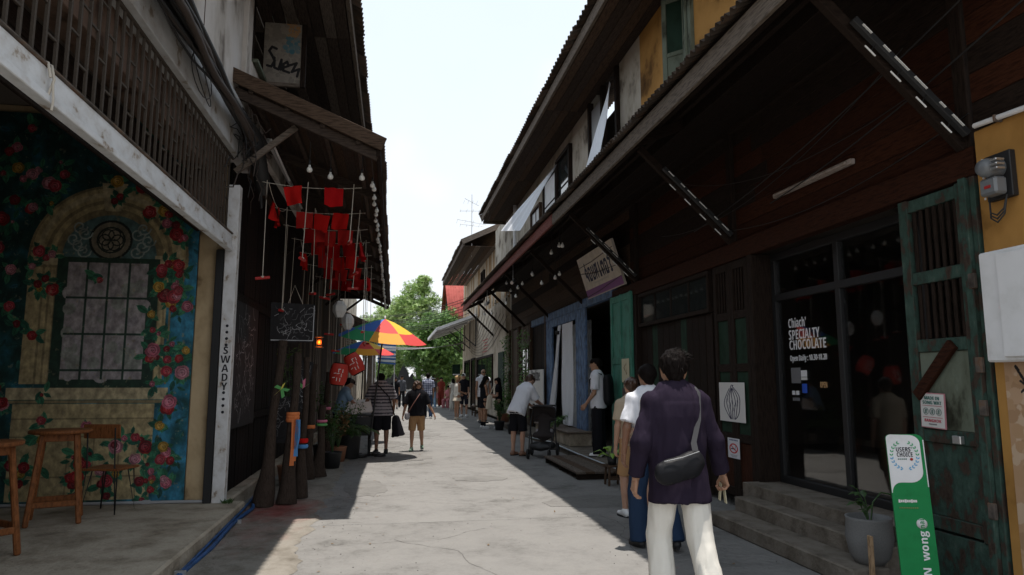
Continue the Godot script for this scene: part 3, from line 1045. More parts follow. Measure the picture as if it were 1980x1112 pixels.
	span(pf, "near_kerb", 4.0, 9.0, -0.05, 0.12, -6.0, 4.3, M.step, 0.02)

# row of upright boards on a wall facing the street, one part each
func boards(b: Node3D, nm: String, x: float, y0: float, y1: float, d0: float, d1: float, w: float, mats: Array, thick := 0.03) -> void:
	var n := int(round((d1 - d0) / w))
	var ww := (d1 - d0) / n
	for i in n:
		var dx := rng.randf_range(-0.004, 0.004)
		span(b, nm, x - thick * 0.5 + dx, x + thick * 0.5 + dx, y0, y1, d0 + i * ww + 0.003, d0 + (i + 1) * ww - 0.003, mats[rng.randi() % mats.size()], 0.004)

# rows of boards along the street
func long_boards(b: Node3D, nm: String, x: float, y0: float, y1: float, d0: float, d1: float, h: float, mats: Array, thick := 0.03) -> void:
	var n := int(round((y1 - y0) / h))
	var hh := (y1 - y0) / n
	for i in n:
		var cut := d0
		while cut < d1 - 0.05:
			var L := minf(rng.randf_range(2.6, 4.2), d1 - cut)
			if d1 - cut - L < 1.0: L = d1 - cut
			span(b, nm, x - thick * 0.5, x + thick * 0.5, y0 + i * hh + 0.003, y0 + (i + 1) * hh - 0.003, cut + 0.003, cut + L - 0.003, mats[rng.randi() % mats.size()], 0.004)
			cut += L

# lean-to or eave: corrugated sheets from (x0,y0) at the wall to (x1,y1) at the edge
func sheets(b: Node3D, x0: float, y0: float, x1: float, y1: float, d0: float, d1: float, mats: Array, amp := 0.022, pitch := 0.13) -> void:
	var n := int(round((d1 - d0) / 0.78))
	var w := (d1 - d0) / n
	for i in n:
		var j := rng.randf_range(-0.006, 0.012)
		corrugated(b, V(x0, y0 + 0.004 * (i % 2), d0 + w * i - 0.03), Vector3(0, 0, -1), Vector3(x1 - x0, y1 - y0, 0) * (1.0 + j), w + 0.06, amp, pitch, mats[rng.randi() % mats.size()])

func window_frame(b: Node3D, nm: String, x: float, y0: float, y1: float, d0: float, d1: float, fm: Material, pm: Material, cols := 1, rows := 1, depth := 0.08, fw := 0.07) -> Node3D:
	var w := Node3D.new()
	w.name = nm
	b.add_child(w, true)
	span(w, "frame", x - depth / 2, x + depth / 2, y0, y0 + fw, d0, d1, fm)
	span(w, "frame", x - depth / 2, x + depth / 2, y1 - fw, y1, d0, d1, fm)
	span(w, "frame", x - depth / 2 + .002, x + depth / 2 - .002, y0 + fw, y1 - fw, d0, d0 + fw, fm)
	span(w, "frame", x - depth / 2 + .002, x + depth / 2 - .002, y0 + fw, y1 - fw, d1 - fw, d1, fm)
	var cw := (d1 - d0 - 2 * fw) / cols
	var rh := (y1 - y0 - 2 * fw) / rows
	for i in cols:
		for j in rows:
			var a := d0 + fw + cw * i
			var c := y0 + fw + rh * j
			span(w, "pane", x - .006, x + .006, c + .004, c + rh - .004, a + .004, a + cw - .004, pm, 0.0)
			if i > 0 and j == 0: span(w, "muntin", x - .02, x + .02, y0 + fw, y1 - fw, a - .018, a + .018, fm)
			if j > 0: span(w, "muntin", x - .018, x + .018, c - .018, c + .018, a + .018, a + cw - .018, fm)
	return w

func build_left() -> void:
	# ---- cafe with the painted wall
	var b := thing("cafe_building", "white plastered shophouse with barred opening above a long white steel beam", "building", V(-1.95, 0, 8.8))
	b.position = Vector3.ZERO
	span(b, "beam_web", -1.99, -1.94, 3.13, 3.28, 2.4, 8.66, M.beam)
	span(b, "beam_flange", -1.995, -1.92, 3.08, 3.128, 2.4, 8.66, M.beam)
	span(b, "beam_flange", -2.0, -1.925, 3.282, 3.30, 2.4, 8.66, M.rust)
	var post := span(b, "post", -2.02, -1.88, 0.15, 3.9, 8.68, 8.82, M.post, 0.008)
	var tfp := Transform3D(Basis(Vector3(0, -1, 0), Vector3(1, 0, 0), Vector3(0, 0, 1)), Vector3.ZERO)
	var letters := ["S", "W", "A", "D", "Y"]
	for i in 5:
		word(post, "lettering", letters[i], 0.085, Transform3D(Basis.IDENTITY, Vector3(0.005, -0.13 - 0.105 * i, 0.073)), M.ink)
	for i in 8:
		var yy := 0.16 - 0.075 * i if i < 4 else -0.62 - 0.075 * (i - 4)
		var ds := begin()
		lathe(ds, [[0.0, 0.002], [0.017, 0.002], [0.017, 0.0]], 10, Vector3(0.005, yy, 0.0725), Basis(Vector3(1, 0, 0), Vector3(0, 0, 1), Vector3(0, -1, 0)))
		part(post, "painted_dot", ds, M.ink)
	span(b, "dark_post", -2.12, -2.03, 0.15, 3.1, 8.70, 8.82, M.black)
	# bars over the opening
	var nb := 46
	for i in nb:
		var d := 2.5 + 0.133 * i
		span(b, "grille_bar", -1.985, -1.965, 3.302, 4.2, d - 0.010, d + 0.010, M.grille, 0.002)
		if i < nb - 1:
			for k in 2:
				var y := 3.50 + 0.17 * ((i * 2) % 3) + 0.4 * k
				if y < 4.15: span(b, "grille_crossbar", -1.982, -1.968, y - 0.008, y + 0.008, d + 0.010, d + 0.123, M.grille, 0.002)
	span(b, "grille_rail", -1.99, -1.96, 4.201, 4.225, 2.4, 8.66, M.grille)
	span(b, "spandrel", -2.30, -2.06, 3.86, 4.78, 2.4, 8.66, M.brown_wall)
	span(b, "spandrel", -2.30, -2.06, 3.30, 3.858, 7.95, 8.66, M.brown_wall)
	span(b, "ledge", -2.06, -1.90, 4.226, 4.78, 2.4, 9.3, M.ledge)
	span(b, "moulding", -2.06, -1.86, 4.782, 4.85, 2.4, 9.3, M.ledge, 0.012)
	span(b, "upper_wall", -2.3, -1.96, 4.852, 6.69, 2.4, 9.32, M.white_wall)
	for d in [3.6, 5.6, 7.05]:
		span(b, "wall_seam", -1.962, -1.955, 4.9, 6.68, d, d + 0.012, M.brown_v, 0.0)
	span(b, "pilaster", -1.97, -1.90, 4.852, 6.69, 8.75, 8.98, M.white_wall, 0.01)
	span(b, "window_apron", -2.28, -1.95, 4.852, 5.78, 9.322, 16.0, M.white_wall)
	# inside the cafe
	span(b, "mural_wall", -8.0, -2.06, 0.15, 4.8, 8.84, 9.1, M.plaster)
	span(b, "side_wall", -5.3, -4.95, 0.15, 4.8, 2.4, 8.83, M.dark_room)
	span(b, "front_wall", -2.3, -2.06, 0.15, 3.06, 2.4, 3.62, M.brown_wall)
	long_boards(b, "grille_backing", -2.33, 3.30, 3.858, 2.4, 8.66, .19, [M.dark_z, M.dark_z2])
	span(b, "ceiling", -8.0, -2.31, 4.81, 5.0, 2.4, 9.1, M.dark_room)
	span(b, "back_partition", -4.94, -2.31, 0.15, 4.8, 2.9, 3.1, M.dark_room)
	span(b, "plaster_pier", -2.34, -2.13, 0.151, 3.6, 8.80, 8.842, M.plaster)
	picture(b, "mural", 3.3, 4.55, Transform3D(Basis.IDENTITY, V(-4.0, 2.43, 8.815)), mural_material())
	# upper storey roof with boarded soffit
	sheets(b, -2.3, 7.75, -0.58, 6.93, 2.0, 27.0, [M.rust_dark, M.rust])
	span(b, "fascia", -0.76, -0.70, 6.72, 6.92, 2.0, 27.0, M.fascia_z)
	var nbr := 9
	for i in nbr:
		var xa := -2.34 + 1.57 * i / nbr
		for j in 6:
			span(b, "soffit_board", xa + 0.004, xa + 1.57 / nbr - 0.004, 6.70, 6.718, 2.0 + 4.17 * j + 0.003, 6.17 + 4.17 * j - 0.003, [M.roof_wood_z, M.roof_wood_z2, M.grey_z2][(i + j) % 3])

	# ---- dark timber shop beyond, with its lean-to
	var s := thing("timber_shophouse", "dark timber shophouse with brown lean-to roof and black board front", "building")
	boards(s, "wall_board", -2.02, 0.17, 4.3, 8.84, 15.5, 0.19, [M.black_v, M.black_v2, M.black_v3])
	boards(s, "wall_board", -2.02, 0.17, 4.3, 15.5, 27.0, 0.24, [M.dark_v, M.grey_v2, M.dark_v2, M.brown_v2])
	span(s, "wall_rail", -2.02, -1.96, 1.0, 1.1, 8.84, 15.5, M.black_z)
	span(s, "wall_rail", -2.02, -1.96, 2.55, 2.66, 8.84, 15.5, M.black_z)
	long_boards(s, "upper_board", -2.05, 4.3, 5.74, 9.33, 27.0, 0.2, [M.dark_z, M.dark_z2, M.brown_z2])
	span(s, "inner_wall", -2.6, -2.35, 0.17, 7.7, 9.2, 27.0, M.dark_room)
	span(s, "end_wall", -2.35, -0.8, 4.6, 7.5, 26.8, 26.98, M.dark_x)
	long_boards(s, "upper_board", -2.05, 5.79, 6.7, 16.0, 27.0, 0.2, [M.dark_z, M.dark_z2, M.brown_z2])
	# window bay with leaf open at right angles
	span(s, "sill", -2.1, -1.88, 5.782, 5.83, 9.34, 16.0, M.green_grey)
	span(s, "window_post", -2.08, -1.96, 5.83, 6.7, 9.36, 9.46, M.dark_v)
	span(s, "window_post", -2.08, -1.96, 5.83, 6.7, 12.4, 12.5, M.dark_v)
	var lf := Node3D.new()
	lf.name = "window_shutter"
	s.add_child(lf, true)
	picture(lf, "panel", 0.52, 0.95, Transform3D(Basis.IDENTITY, V(-1.68, 6.27, 10.0)), graffiti_material(), 0.02)
	span(lf, "stile", -1.42, -1.35, 5.74, 6.78, 9.98, 10.03, M.dark_v)
	span(lf, "stile", -1.95, -1.88 - .062, 5.74, 6.78, 9.98, 10.03, M.dark_v)
	span(lf, "rail", -1.94, -1.42, 5.74, 5.795, 9.98, 10.03, M.grey_x)
	span(lf, "rail", -1.94, -1.42, 6.746, 6.79, 9.98, 10.03, M.green_grey)
	# lean-to
	var e0 := 8.4
	var e1 := 27.0
	sheets(s, -2.0, 5.22, -0.17, 4.42, e0, e1, [M.rust_dark, M.rust, M.rust_dark], 0.02, 0.12)
	span(s, "fascia", -0.26, -0.21, 4.26, 4.42, e0, e1, M.dark_z)
	for i in 4:
		var t := (i + 0.45) / 4.0
		var x := lerpf(-1.95, -0.25, t)
		var y := lerpf(5.16, 4.42, t) - 0.07
		span(s, "purlin", x - 0.03, x + 0.03, y - 0.05, y + 0.03, e0, e1, M.roof_wood_z)
	for i in 10:
		var d := e0 + 0.06 + 2.04 * i
		bar(s, "rafter", V(-1.96, 4.99, d), V(-0.24, 4.27, d), 0.06, 0.12, M.roof_wood_x)
		if i % 2 == 0 and i > 0: bar(s, "bracket", V(-1.97, 3.7, d), V(-0.95, 4.5, d), 0.06, 0.07, M.dark_x)
	bar(s, "verge_board", V(-2.02, 5.19, e0 - 0.03), V(-0.17, 4.40, e0 - 0.03), 0.03, 0.17, M.brown_x)
	bar(s, "bracket", V(-1.94, 4.05, e0 + 0.25), V(-1.25, 4.66, e0 + 0.25), 0.05, 0.07, M.grey_x)
	# underlay boards seen from below
	for i in 11:
		var t0 := i / 11.0
		var a := V(lerpf(-1.97, -0.27, t0 + 0.045), lerpf(5.155, 4.40, t0 + 0.045), (e0 + e1) * 0.5)
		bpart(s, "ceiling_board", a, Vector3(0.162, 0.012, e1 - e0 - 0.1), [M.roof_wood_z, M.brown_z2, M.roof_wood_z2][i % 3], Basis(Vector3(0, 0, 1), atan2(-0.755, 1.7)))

func build_right() -> void:
	var b := thing("chocolate_shophouse", "old ochre and timber shophouse with long rusty canopy and dark glass shopfront", "building")
	var W := 4.2
	# upper storey, built out over the doors
	var U := 3.6
	span(b, "upper_wall", U, U + 0.3, 4.78, 7.0, 2.5, 7.70, M.yellow_wall)
	span(b, "upper_wall", U, U + 0.3, 4.78, 5.02, 7.70, 8.62, M.yellow_wall)
	span(b, "upper_wall", U, U + 0.3, 4.78, 7.0, 8.62, 9.62, M.yellow_wall)
	span(b, "upper_wall", U + .01, U + 0.3, 4.78, 7.0, 9.63, 10.62, M.pale_wall)
	span(b, "upper_wall", U + .01, U + 0.3, 4.78, 7.0, 12.4, 13.75, M.pale_wall)
	span(b, "upper_wall", U + .01, U + 0.3, 4.78, 7.0, 16.45, 25.0, M.pale_wall)
	span(b, "upper_wall", U + .01, U + 0.3, 4.78, 4.98, 10.62, 12.4, M.pale_wall)
	span(b, "upper_wall", U + .01, U + 0.3, 4.78, 5.0, 13.75, 16.45, M.pale_wall)
	span(b, "upper_wall", U + .01, U + 0.3, 6.5, 7.0, 13.75, 16.45, M.pale_wall)
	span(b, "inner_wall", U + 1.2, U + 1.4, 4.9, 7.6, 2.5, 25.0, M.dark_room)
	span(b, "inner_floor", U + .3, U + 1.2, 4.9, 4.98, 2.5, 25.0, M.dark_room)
	for i in 3:
		for j in 5:
			span(b, "jetty_board", U + .002 + .2 * i, U + .198 + .2 * i, 4.74, 4.776, 2.5 + 4.5 * j, 6.994 + 4.5 * j, M.dark_z2)
	span(b, "wall_plate", U - .05, U - .002, 4.70, 4.99, 2.5, 25.0, M.dark_z2)
	# green shuttered window
	span(b, "window_post", U - .05, U + .05, 5.02, 6.78, 7.70, 7.78, M.green_grey)
	span(b, "window_post", U - .05, U + .05, 5.02, 6.78, 8.54, 8.62, M.green_grey)
	for k in 2:
		var sh := Node3D.new()
		sh.name = "window_shutter"
		b.add_child(sh, true)
		var ang := -0.35 if k == 0 else 0.75
		var hd := 7.79 if k == 0 else 8.53
		sh.transform = Transform3D(Basis(Vector3.UP, ang), V(U - .07, 5.9, hd))
		var sg := -1.0 if k == 0 else 1.0
		for e in [0.03, 0.35]:
			bpart(sh, "stile", Vector3(0, 0, sg * e), Vector3(.035, 1.6, .06), M.green_grey)
		for e in [-0.77, 0.0, 0.77]:
			bpart(sh, "rail", Vector3(0, e, sg * 0.19), Vector3(.033, .06, .26), M.green_grey)
		for e in [-0.385, 0.385]:
			bpart(sh, "panel", Vector3(0, e, sg * 0.19), Vector3(.015, .71, .26), M.green_dark if e > 0 else M.green_grey)
	for e in [[10.64, 10.74], [11.45, 11.55], [12.28, 12.38]]:
		span(b, "window_post", U - .05, U + .05, 4.98, 6.77, e[0], e[1], M.dark_v)
	span(b, "window_leaf", U + .0, U + .02, 4.98, 6.6, 11.56, 12.27, M.pane_grey)
	window_frame(b, "window", U - .02, 5.0, 6.5, 13.77, 14.95, M.dark_v, M.window_glass, 1, 2, .1, .09)
	window_frame(b, "window", U - .02, 5.0, 6.4, 15.0, 16.42, M.dark_v, M.white, 1, 2, .1, .09)
	window_frame(b, "window", U - .02, 5.2, 6.0, 16.8, 18.0, M.brown_v, M.pane_grey, 2, 1, .1, .07)
	var sh2 := Node3D.new()
	sh2.name = "window_shutter"
	b.add_child(sh2, true)
	sh2.transform = Transform3D(Basis(Vector3.UP, 0.9), V(U - .09, 5.75, 14.93))
	bpart(sh2, "panel", Vector3(0, 0, 0.34), Vector3(.02, 1.26, .52), M.pane_grey)
	for e in [0.04, 0.64]: bpart(sh2, "stile", Vector3(0, 0, e), Vector3(.04, 1.4, .07), M.dark_v)
	for e in [-0.66, 0.66]: bpart(sh2, "rail", Vector3(0, e, 0.34), Vector3(.038, .07, .53), M.dark_v)
	tpart(b, "drain_pipe", [V(U - .1, 4.95, 20.2), V(U - .1, 6.76, 20.2)], .05, M.white)
	# main roof
	var r0 := 2.9
	var r1 := 22.6
	sheets(b, 4.9, 7.95, 2.68, 7.02, r0, r1, [M.rust_dark, M.rust_dark, M.rust], 0.024, 0.15)
	span(b, "fascia", 2.78, 2.83, 6.78, 6.98, r0, r1, M.fascia_z)
	for i in 5:
		var xa := 2.835 + .765 * i / 5.0
		for j in 4:
			span(b, "soffit_board", xa + .003, xa + .150, 6.77, 6.79, r0 + 4.925 * j + .003, r0 + 4.925 * (j + 1) - .003, [M.roof_wood_z, M.brown_z, M.roof_wood_z2][(i + j) % 3])
	bar(b, "verge_board", V(2.75, 6.9, r1), V(4.9, 7.8, r1), .04, .2, M.fascia_x)
	span(b, "end_trim", 2.84, 3.6, 6.7, 6.768, r1 - .1, r1, M.fascia_x)
	# street canopy
	var c0 := 2.9
	var c1 := 28.8
	sheets(b, 3.6, 5.03, 2.72, 4.62, c0, c1, [M.rust_dark, M.rust_dark, M.rust], 0.022, 0.105)
	span(b, "canopy_fascia", 2.80, 2.84, 4.36, 4.56, c0, 12.2, M.fascia_z)
	span(b, "canopy_fascia", 2.795, 2.835, 4.36, 4.57, 12.21, c1, M.maroon_z)
	for i in 3:
		var t := (i + 0.5) / 3.0
		var x := lerpf(3.58, 2.85, t)
		var y := lerpf(4.94, 4.62, t) - 0.03
		span(b, "purlin", x - .03, x + .03, y - .06, y + .02, c0, c1, M.dark_z)
	var rd := [4.4, 8.05, 11.55, 15.1, 18.6, 22.1, 25.4, 28.6]
	for d in rd:
		bar(b, "rafter", V(3.62, 4.80, d), V(2.85, 4.45, d), .07, .12, M.dark_x)
		bar(b, "bracket", V(4.16, 3.27, d), V(2.98, 4.42, d), .07, .08, M.dark_x)
	for i in 5:
		var t0 := (i + 0.5) / 5.0
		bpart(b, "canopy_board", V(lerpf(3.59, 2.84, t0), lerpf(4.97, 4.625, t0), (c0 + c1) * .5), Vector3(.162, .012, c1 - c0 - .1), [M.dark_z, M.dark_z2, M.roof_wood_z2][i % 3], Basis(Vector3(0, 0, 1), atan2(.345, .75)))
	# timber front above the doors
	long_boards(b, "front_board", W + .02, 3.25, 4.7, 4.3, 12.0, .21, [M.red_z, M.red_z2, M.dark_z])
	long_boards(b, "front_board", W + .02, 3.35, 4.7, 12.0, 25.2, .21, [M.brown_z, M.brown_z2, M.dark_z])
	span(b, "lintel", W - .06, W + .06, 3.03, 3.25, 4.3, 12.9, M.red_z2)
	for d in [4.38, 8.05, 11.6]:
		if d != 8.05: span(b, "front_post", W - .07, W + .05, .15, 3.029, d - .06, d + .06, M.dark_v)
		span(b, "front_post", W - .05, W + .05, 3.251, 4.69, d - .06, d + .06, M.dark_v)
	span(b, "cornice", W - .05, W + .10, 4.66, 4.738, 2.6, 25.0, M.dark_z)
	span(b, "kick_board", W - .04, W + .04, .0, .40, 4.41, 5.118, M.green_door)
	# ochre pier beside the door
	span(b, "pier", W - .08, W + .5, .12, 3.34, 2.5, 4.26, M.yellow_wall, .01)
	long_boards(b, "front_board", W - .02, 3.35, 4.7, 2.5, 4.3, .22, [M.red_z, M.red_z2, M.dark_z])
	# dark glazed shopfront, steps
	span(b, "threshold", W - .25, W + .3, .0, .40, 5.12, 7.62, M.step)
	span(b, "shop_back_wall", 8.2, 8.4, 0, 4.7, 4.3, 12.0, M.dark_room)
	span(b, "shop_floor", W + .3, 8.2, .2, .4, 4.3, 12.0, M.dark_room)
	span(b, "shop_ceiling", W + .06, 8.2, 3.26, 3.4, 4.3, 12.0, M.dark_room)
	span(b, "shop_side_wall", W + .06, 8.2, 0.4, 3.25, 4.27, 4.36, M.dark_room)
	span(b, "shop_side_wall", W + .06, 8.2, 0.15, 3.25, 11.9, 12.05, M.dark_room)
	var gx := W + .22
	var sf := Node3D.new()
	sf.name = "shopfront"
	b.add_child(sf, true)
	span(sf, "frame", gx - .04, gx + .04, .40, .48, 5.15, 7.55, M.black)
	span(sf, "frame", gx - .04, gx + .04, 2.94, 3.02, 5.15, 7.55, M.black)
	span(sf, "transom", gx - .04, gx + .04, 2.46, 2.54, 5.15, 7.55, M.black)
	for d in [5.15, 6.28, 7.47]:
		span(sf, "mullion", gx - .038, gx + .038, .48, 2.94, d, d + .08, M.black)
	span(sf, "glass_pane", gx - .004, gx + .004, .485, 2.455, 5.235, 6.275, M.glass, 0.0)
	span(sf, "glass_pane", gx - .004, gx + .004, .485, 2.455, 6.365, 7.465, M.glass, 0.0)
	span(sf, "glass_pane", gx - .004, gx + .004, 2.545, 2.935, 5.235, 6.275, M.glass, 0.0)
	span(sf, "glass_pane", gx - .004, gx + .004, 2.545, 2.935, 6.365, 7.465, M.glass, 0.0)
	span(b, "jamb", W - .06, gx + .04, .15, 3.029, 7.56, 7.66, M.dark_v)
	span(b, "step", 3.74, W - .251, .0, .28, 5.0, 7.42, M.step, .012)
	span(b, "step", 3.42, 3.739, .0, .14, 4.95, 7.38, M.step, .012)
	# weathered door leaf right of the glass, lattice above, panels below
	var dl := Node3D.new()
	dl.name = "door"
	b.add_child(dl, true)
	for d in [4.46, 5.06]: span(dl, "stile", W - .05, W + .0, .40, 3.02, d - .05, d + .05, M.green_door)
	for y in [.47, 1.12, 1.82, 2.36, 2.96]: span(dl, "rail", W - .046, W - .004, y - .05, y + .05, 4.51, 5.01, M.green_door)
	span(dl, "panel", W - .03, W - .014, .52, 1.07, 4.51, 5.01, M.green_door)
	span(dl, "panel", W - .03, W - .014, 1.17, 1.77, 4.51, 5.01, M.green_grey)
	for i in 7:
		for yy in [[1.87, 2.31], [2.41, 2.91]]:
			span(dl, "lattice_bar", W - .036, W - .016, yy[0], yy[1], 4.52 + .07 * i, 4.552 + .07 * i, M.dark_v)
	bar(dl, "brace", V(W - .07, 1.82, 4.62), V(W - .07, 1.42, 5.02), .04, .09, M.red_z2)
	span(dl, "hasp", W - .09, W - .05, 1.08, 1.14, 4.60, 4.68, M.steel)
	var jb := Node3D.new()
	jb.name = "door_frame"
	b.add_child(jb, true)
	span(jb, "jamb_board", W - .09, W - .0, .15, 3.02, 4.28, 4.33, M.green_door)
	span(jb, "jamb_board", W - .12, W - .02, .15, 3.02, 4.335, 4.40, M.green_door)
	for y in [.6, 1.3, 1.6, 2.2]: span(jb, "hinge", W - .128, W - .1, y, y + .11, 4.31, 4.37, M.rust)
	# boarded leaves with posters, then the dim bay with the curtain
	for k in 2:
		var q := Node3D.new()
		q.name = "door"
		b.add_child(q, true)
		var d0 := 7.68 + .46 * k
		for d in [d0 + .04, d0 + .42]: span(q, "stile", W - .05, W + .0, .15, 3.02, d - .04, d + .04, M.dark_v)
		for y in [.2, .85, 1.7, 2.35, 2.97]: span(q, "rail", W - .046, W - .004, y - .05, y + .05, d0 + .08, d0 + .38, M.dark_z)
		span(q, "panel", W - .03, W - .014, .25, .8, d0 + .08, d0 + .38, M.red_v)
		span(q, "panel", W - .03, W - .014, .9, 2.3, d0 + .08, d0 + .38, M.green_dark)
		for i in 4: span(q, "lattice_bar", W - .036, W - .016, 2.4, 2.92, d0 + .1 + .07 * i, d0 + .13 + .07 * i, M.dark_v)
	window_frame(b, "transom_window", W, 2.45, 3.02, 8.75, 11.5, M.dark_v, M.window_glass, 4, 1, .1, .06)
	boards(b, "front_board", W + .01, .15, 2.44, 8.75, 10.0, .2, [M.dark_v, M.dark_v2, M.green_dark])
	boards(b, "front_board", W + .03, .15, 2.44, 10.05, 11.5, .24, [M.green_dark, M.dark_v2])

	# ---- blue and green doors of the next bay
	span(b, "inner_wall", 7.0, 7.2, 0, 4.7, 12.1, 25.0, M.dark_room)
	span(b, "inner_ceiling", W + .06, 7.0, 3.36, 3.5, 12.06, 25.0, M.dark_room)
	span(b, "lintel", W - .06, W + .06, 3.15, 3.34, 12.92, 21.0, M.blue_door)
	var gd := Node3D.new()
	gd.name = "door"
	b.add_child(gd, true)
	for d in [11.78, 12.86]: span(gd, "stile", W - .10, W - .05, .17, 3.12, d - .05, d + .05, M.green_clean)
	span(gd, "stile", W - .10, W - .05, .17, 3.12, 12.28, 12.36, M.green_clean)
	for y in [.25, 1.05, 1.9, 3.05]:
		span(gd, "rail", W - .097, W - .053, y - .06, y + .06, 11.83, 12.28, M.green_clean)
		span(gd, "rail", W - .097, W - .053, y - .06, y + .06, 12.36, 12.81, M.green_clean)
	for y in [[.31, .99], [1.11, 1.84], [1.96, 2.99]]:
		span(gd, "panel", W - .083, W - .065, y[0], y[1], 11.83, 12.28, M.green_clean)
		span(gd, "panel", W - .083, W - .065, y[0], y[1], 12.36, 12.81, M.green_clean)
	span(b, "front_post", W - .06, W + .06, .15, 3.149, 12.92, 13.02, M.dark_v)
	# blue frame with stepped sill
	for e in [[14.9, 15.75], [18.2, 18.95]]:
		boards(b, "blue_board", W - .02, .2, 3.149, e[0], e[1], .2, [M.blue_door], .05)
	span(b, "blue_rail", W - .05, W + .05, 2.95, 3.148, 15.76, 18.19, M.blue_door)
	span(b, "bay_back", W + .30, W + .35, .15, 2.95, 15.76, 18.19, M.curtain)
	span(b, "plinth", 3.72, W + .02, .151, .42, 14.7, 18.3, M.concrete, .015)
	span(b, "plinth_cap", 3.68, W + .02, .421, .46, 14.65, 18.35, M.grey_z, .01)
	# last bay: dark boarded opening, timber posts
	boards(b, "front_board", W + .03, .15, 3.3, 19.0, 21.2, .28, [M.dark_v, M.black_v3])
	boards(b, "front_board", W + .03, .15, 3.3, 21.25, 25.1, .3, [M.brown_v, M.grey_v, M.grey_v2])
	for d in [18.98, 21.2, 23.2, 25.1]: span(b, "front_post", W - .07, W + .05, .15, 3.34, d - .07, d + .07, M.brown_v)
	window_frame(b, "window", W - .01, 1.1, 2.6, 21.5, 22.9, M.brown_v, M.window_glass, 2, 2, .1, .07)
	long_boards(b, "end_board", W + .04, 3.35, 4.7, 25.2, 25.26, .2, [M.brown_z])
	var ew := span(b, "end_wall", W, W + 4.0, 0.1, 7.2, 25.0, 25.2, M.pale_wall)

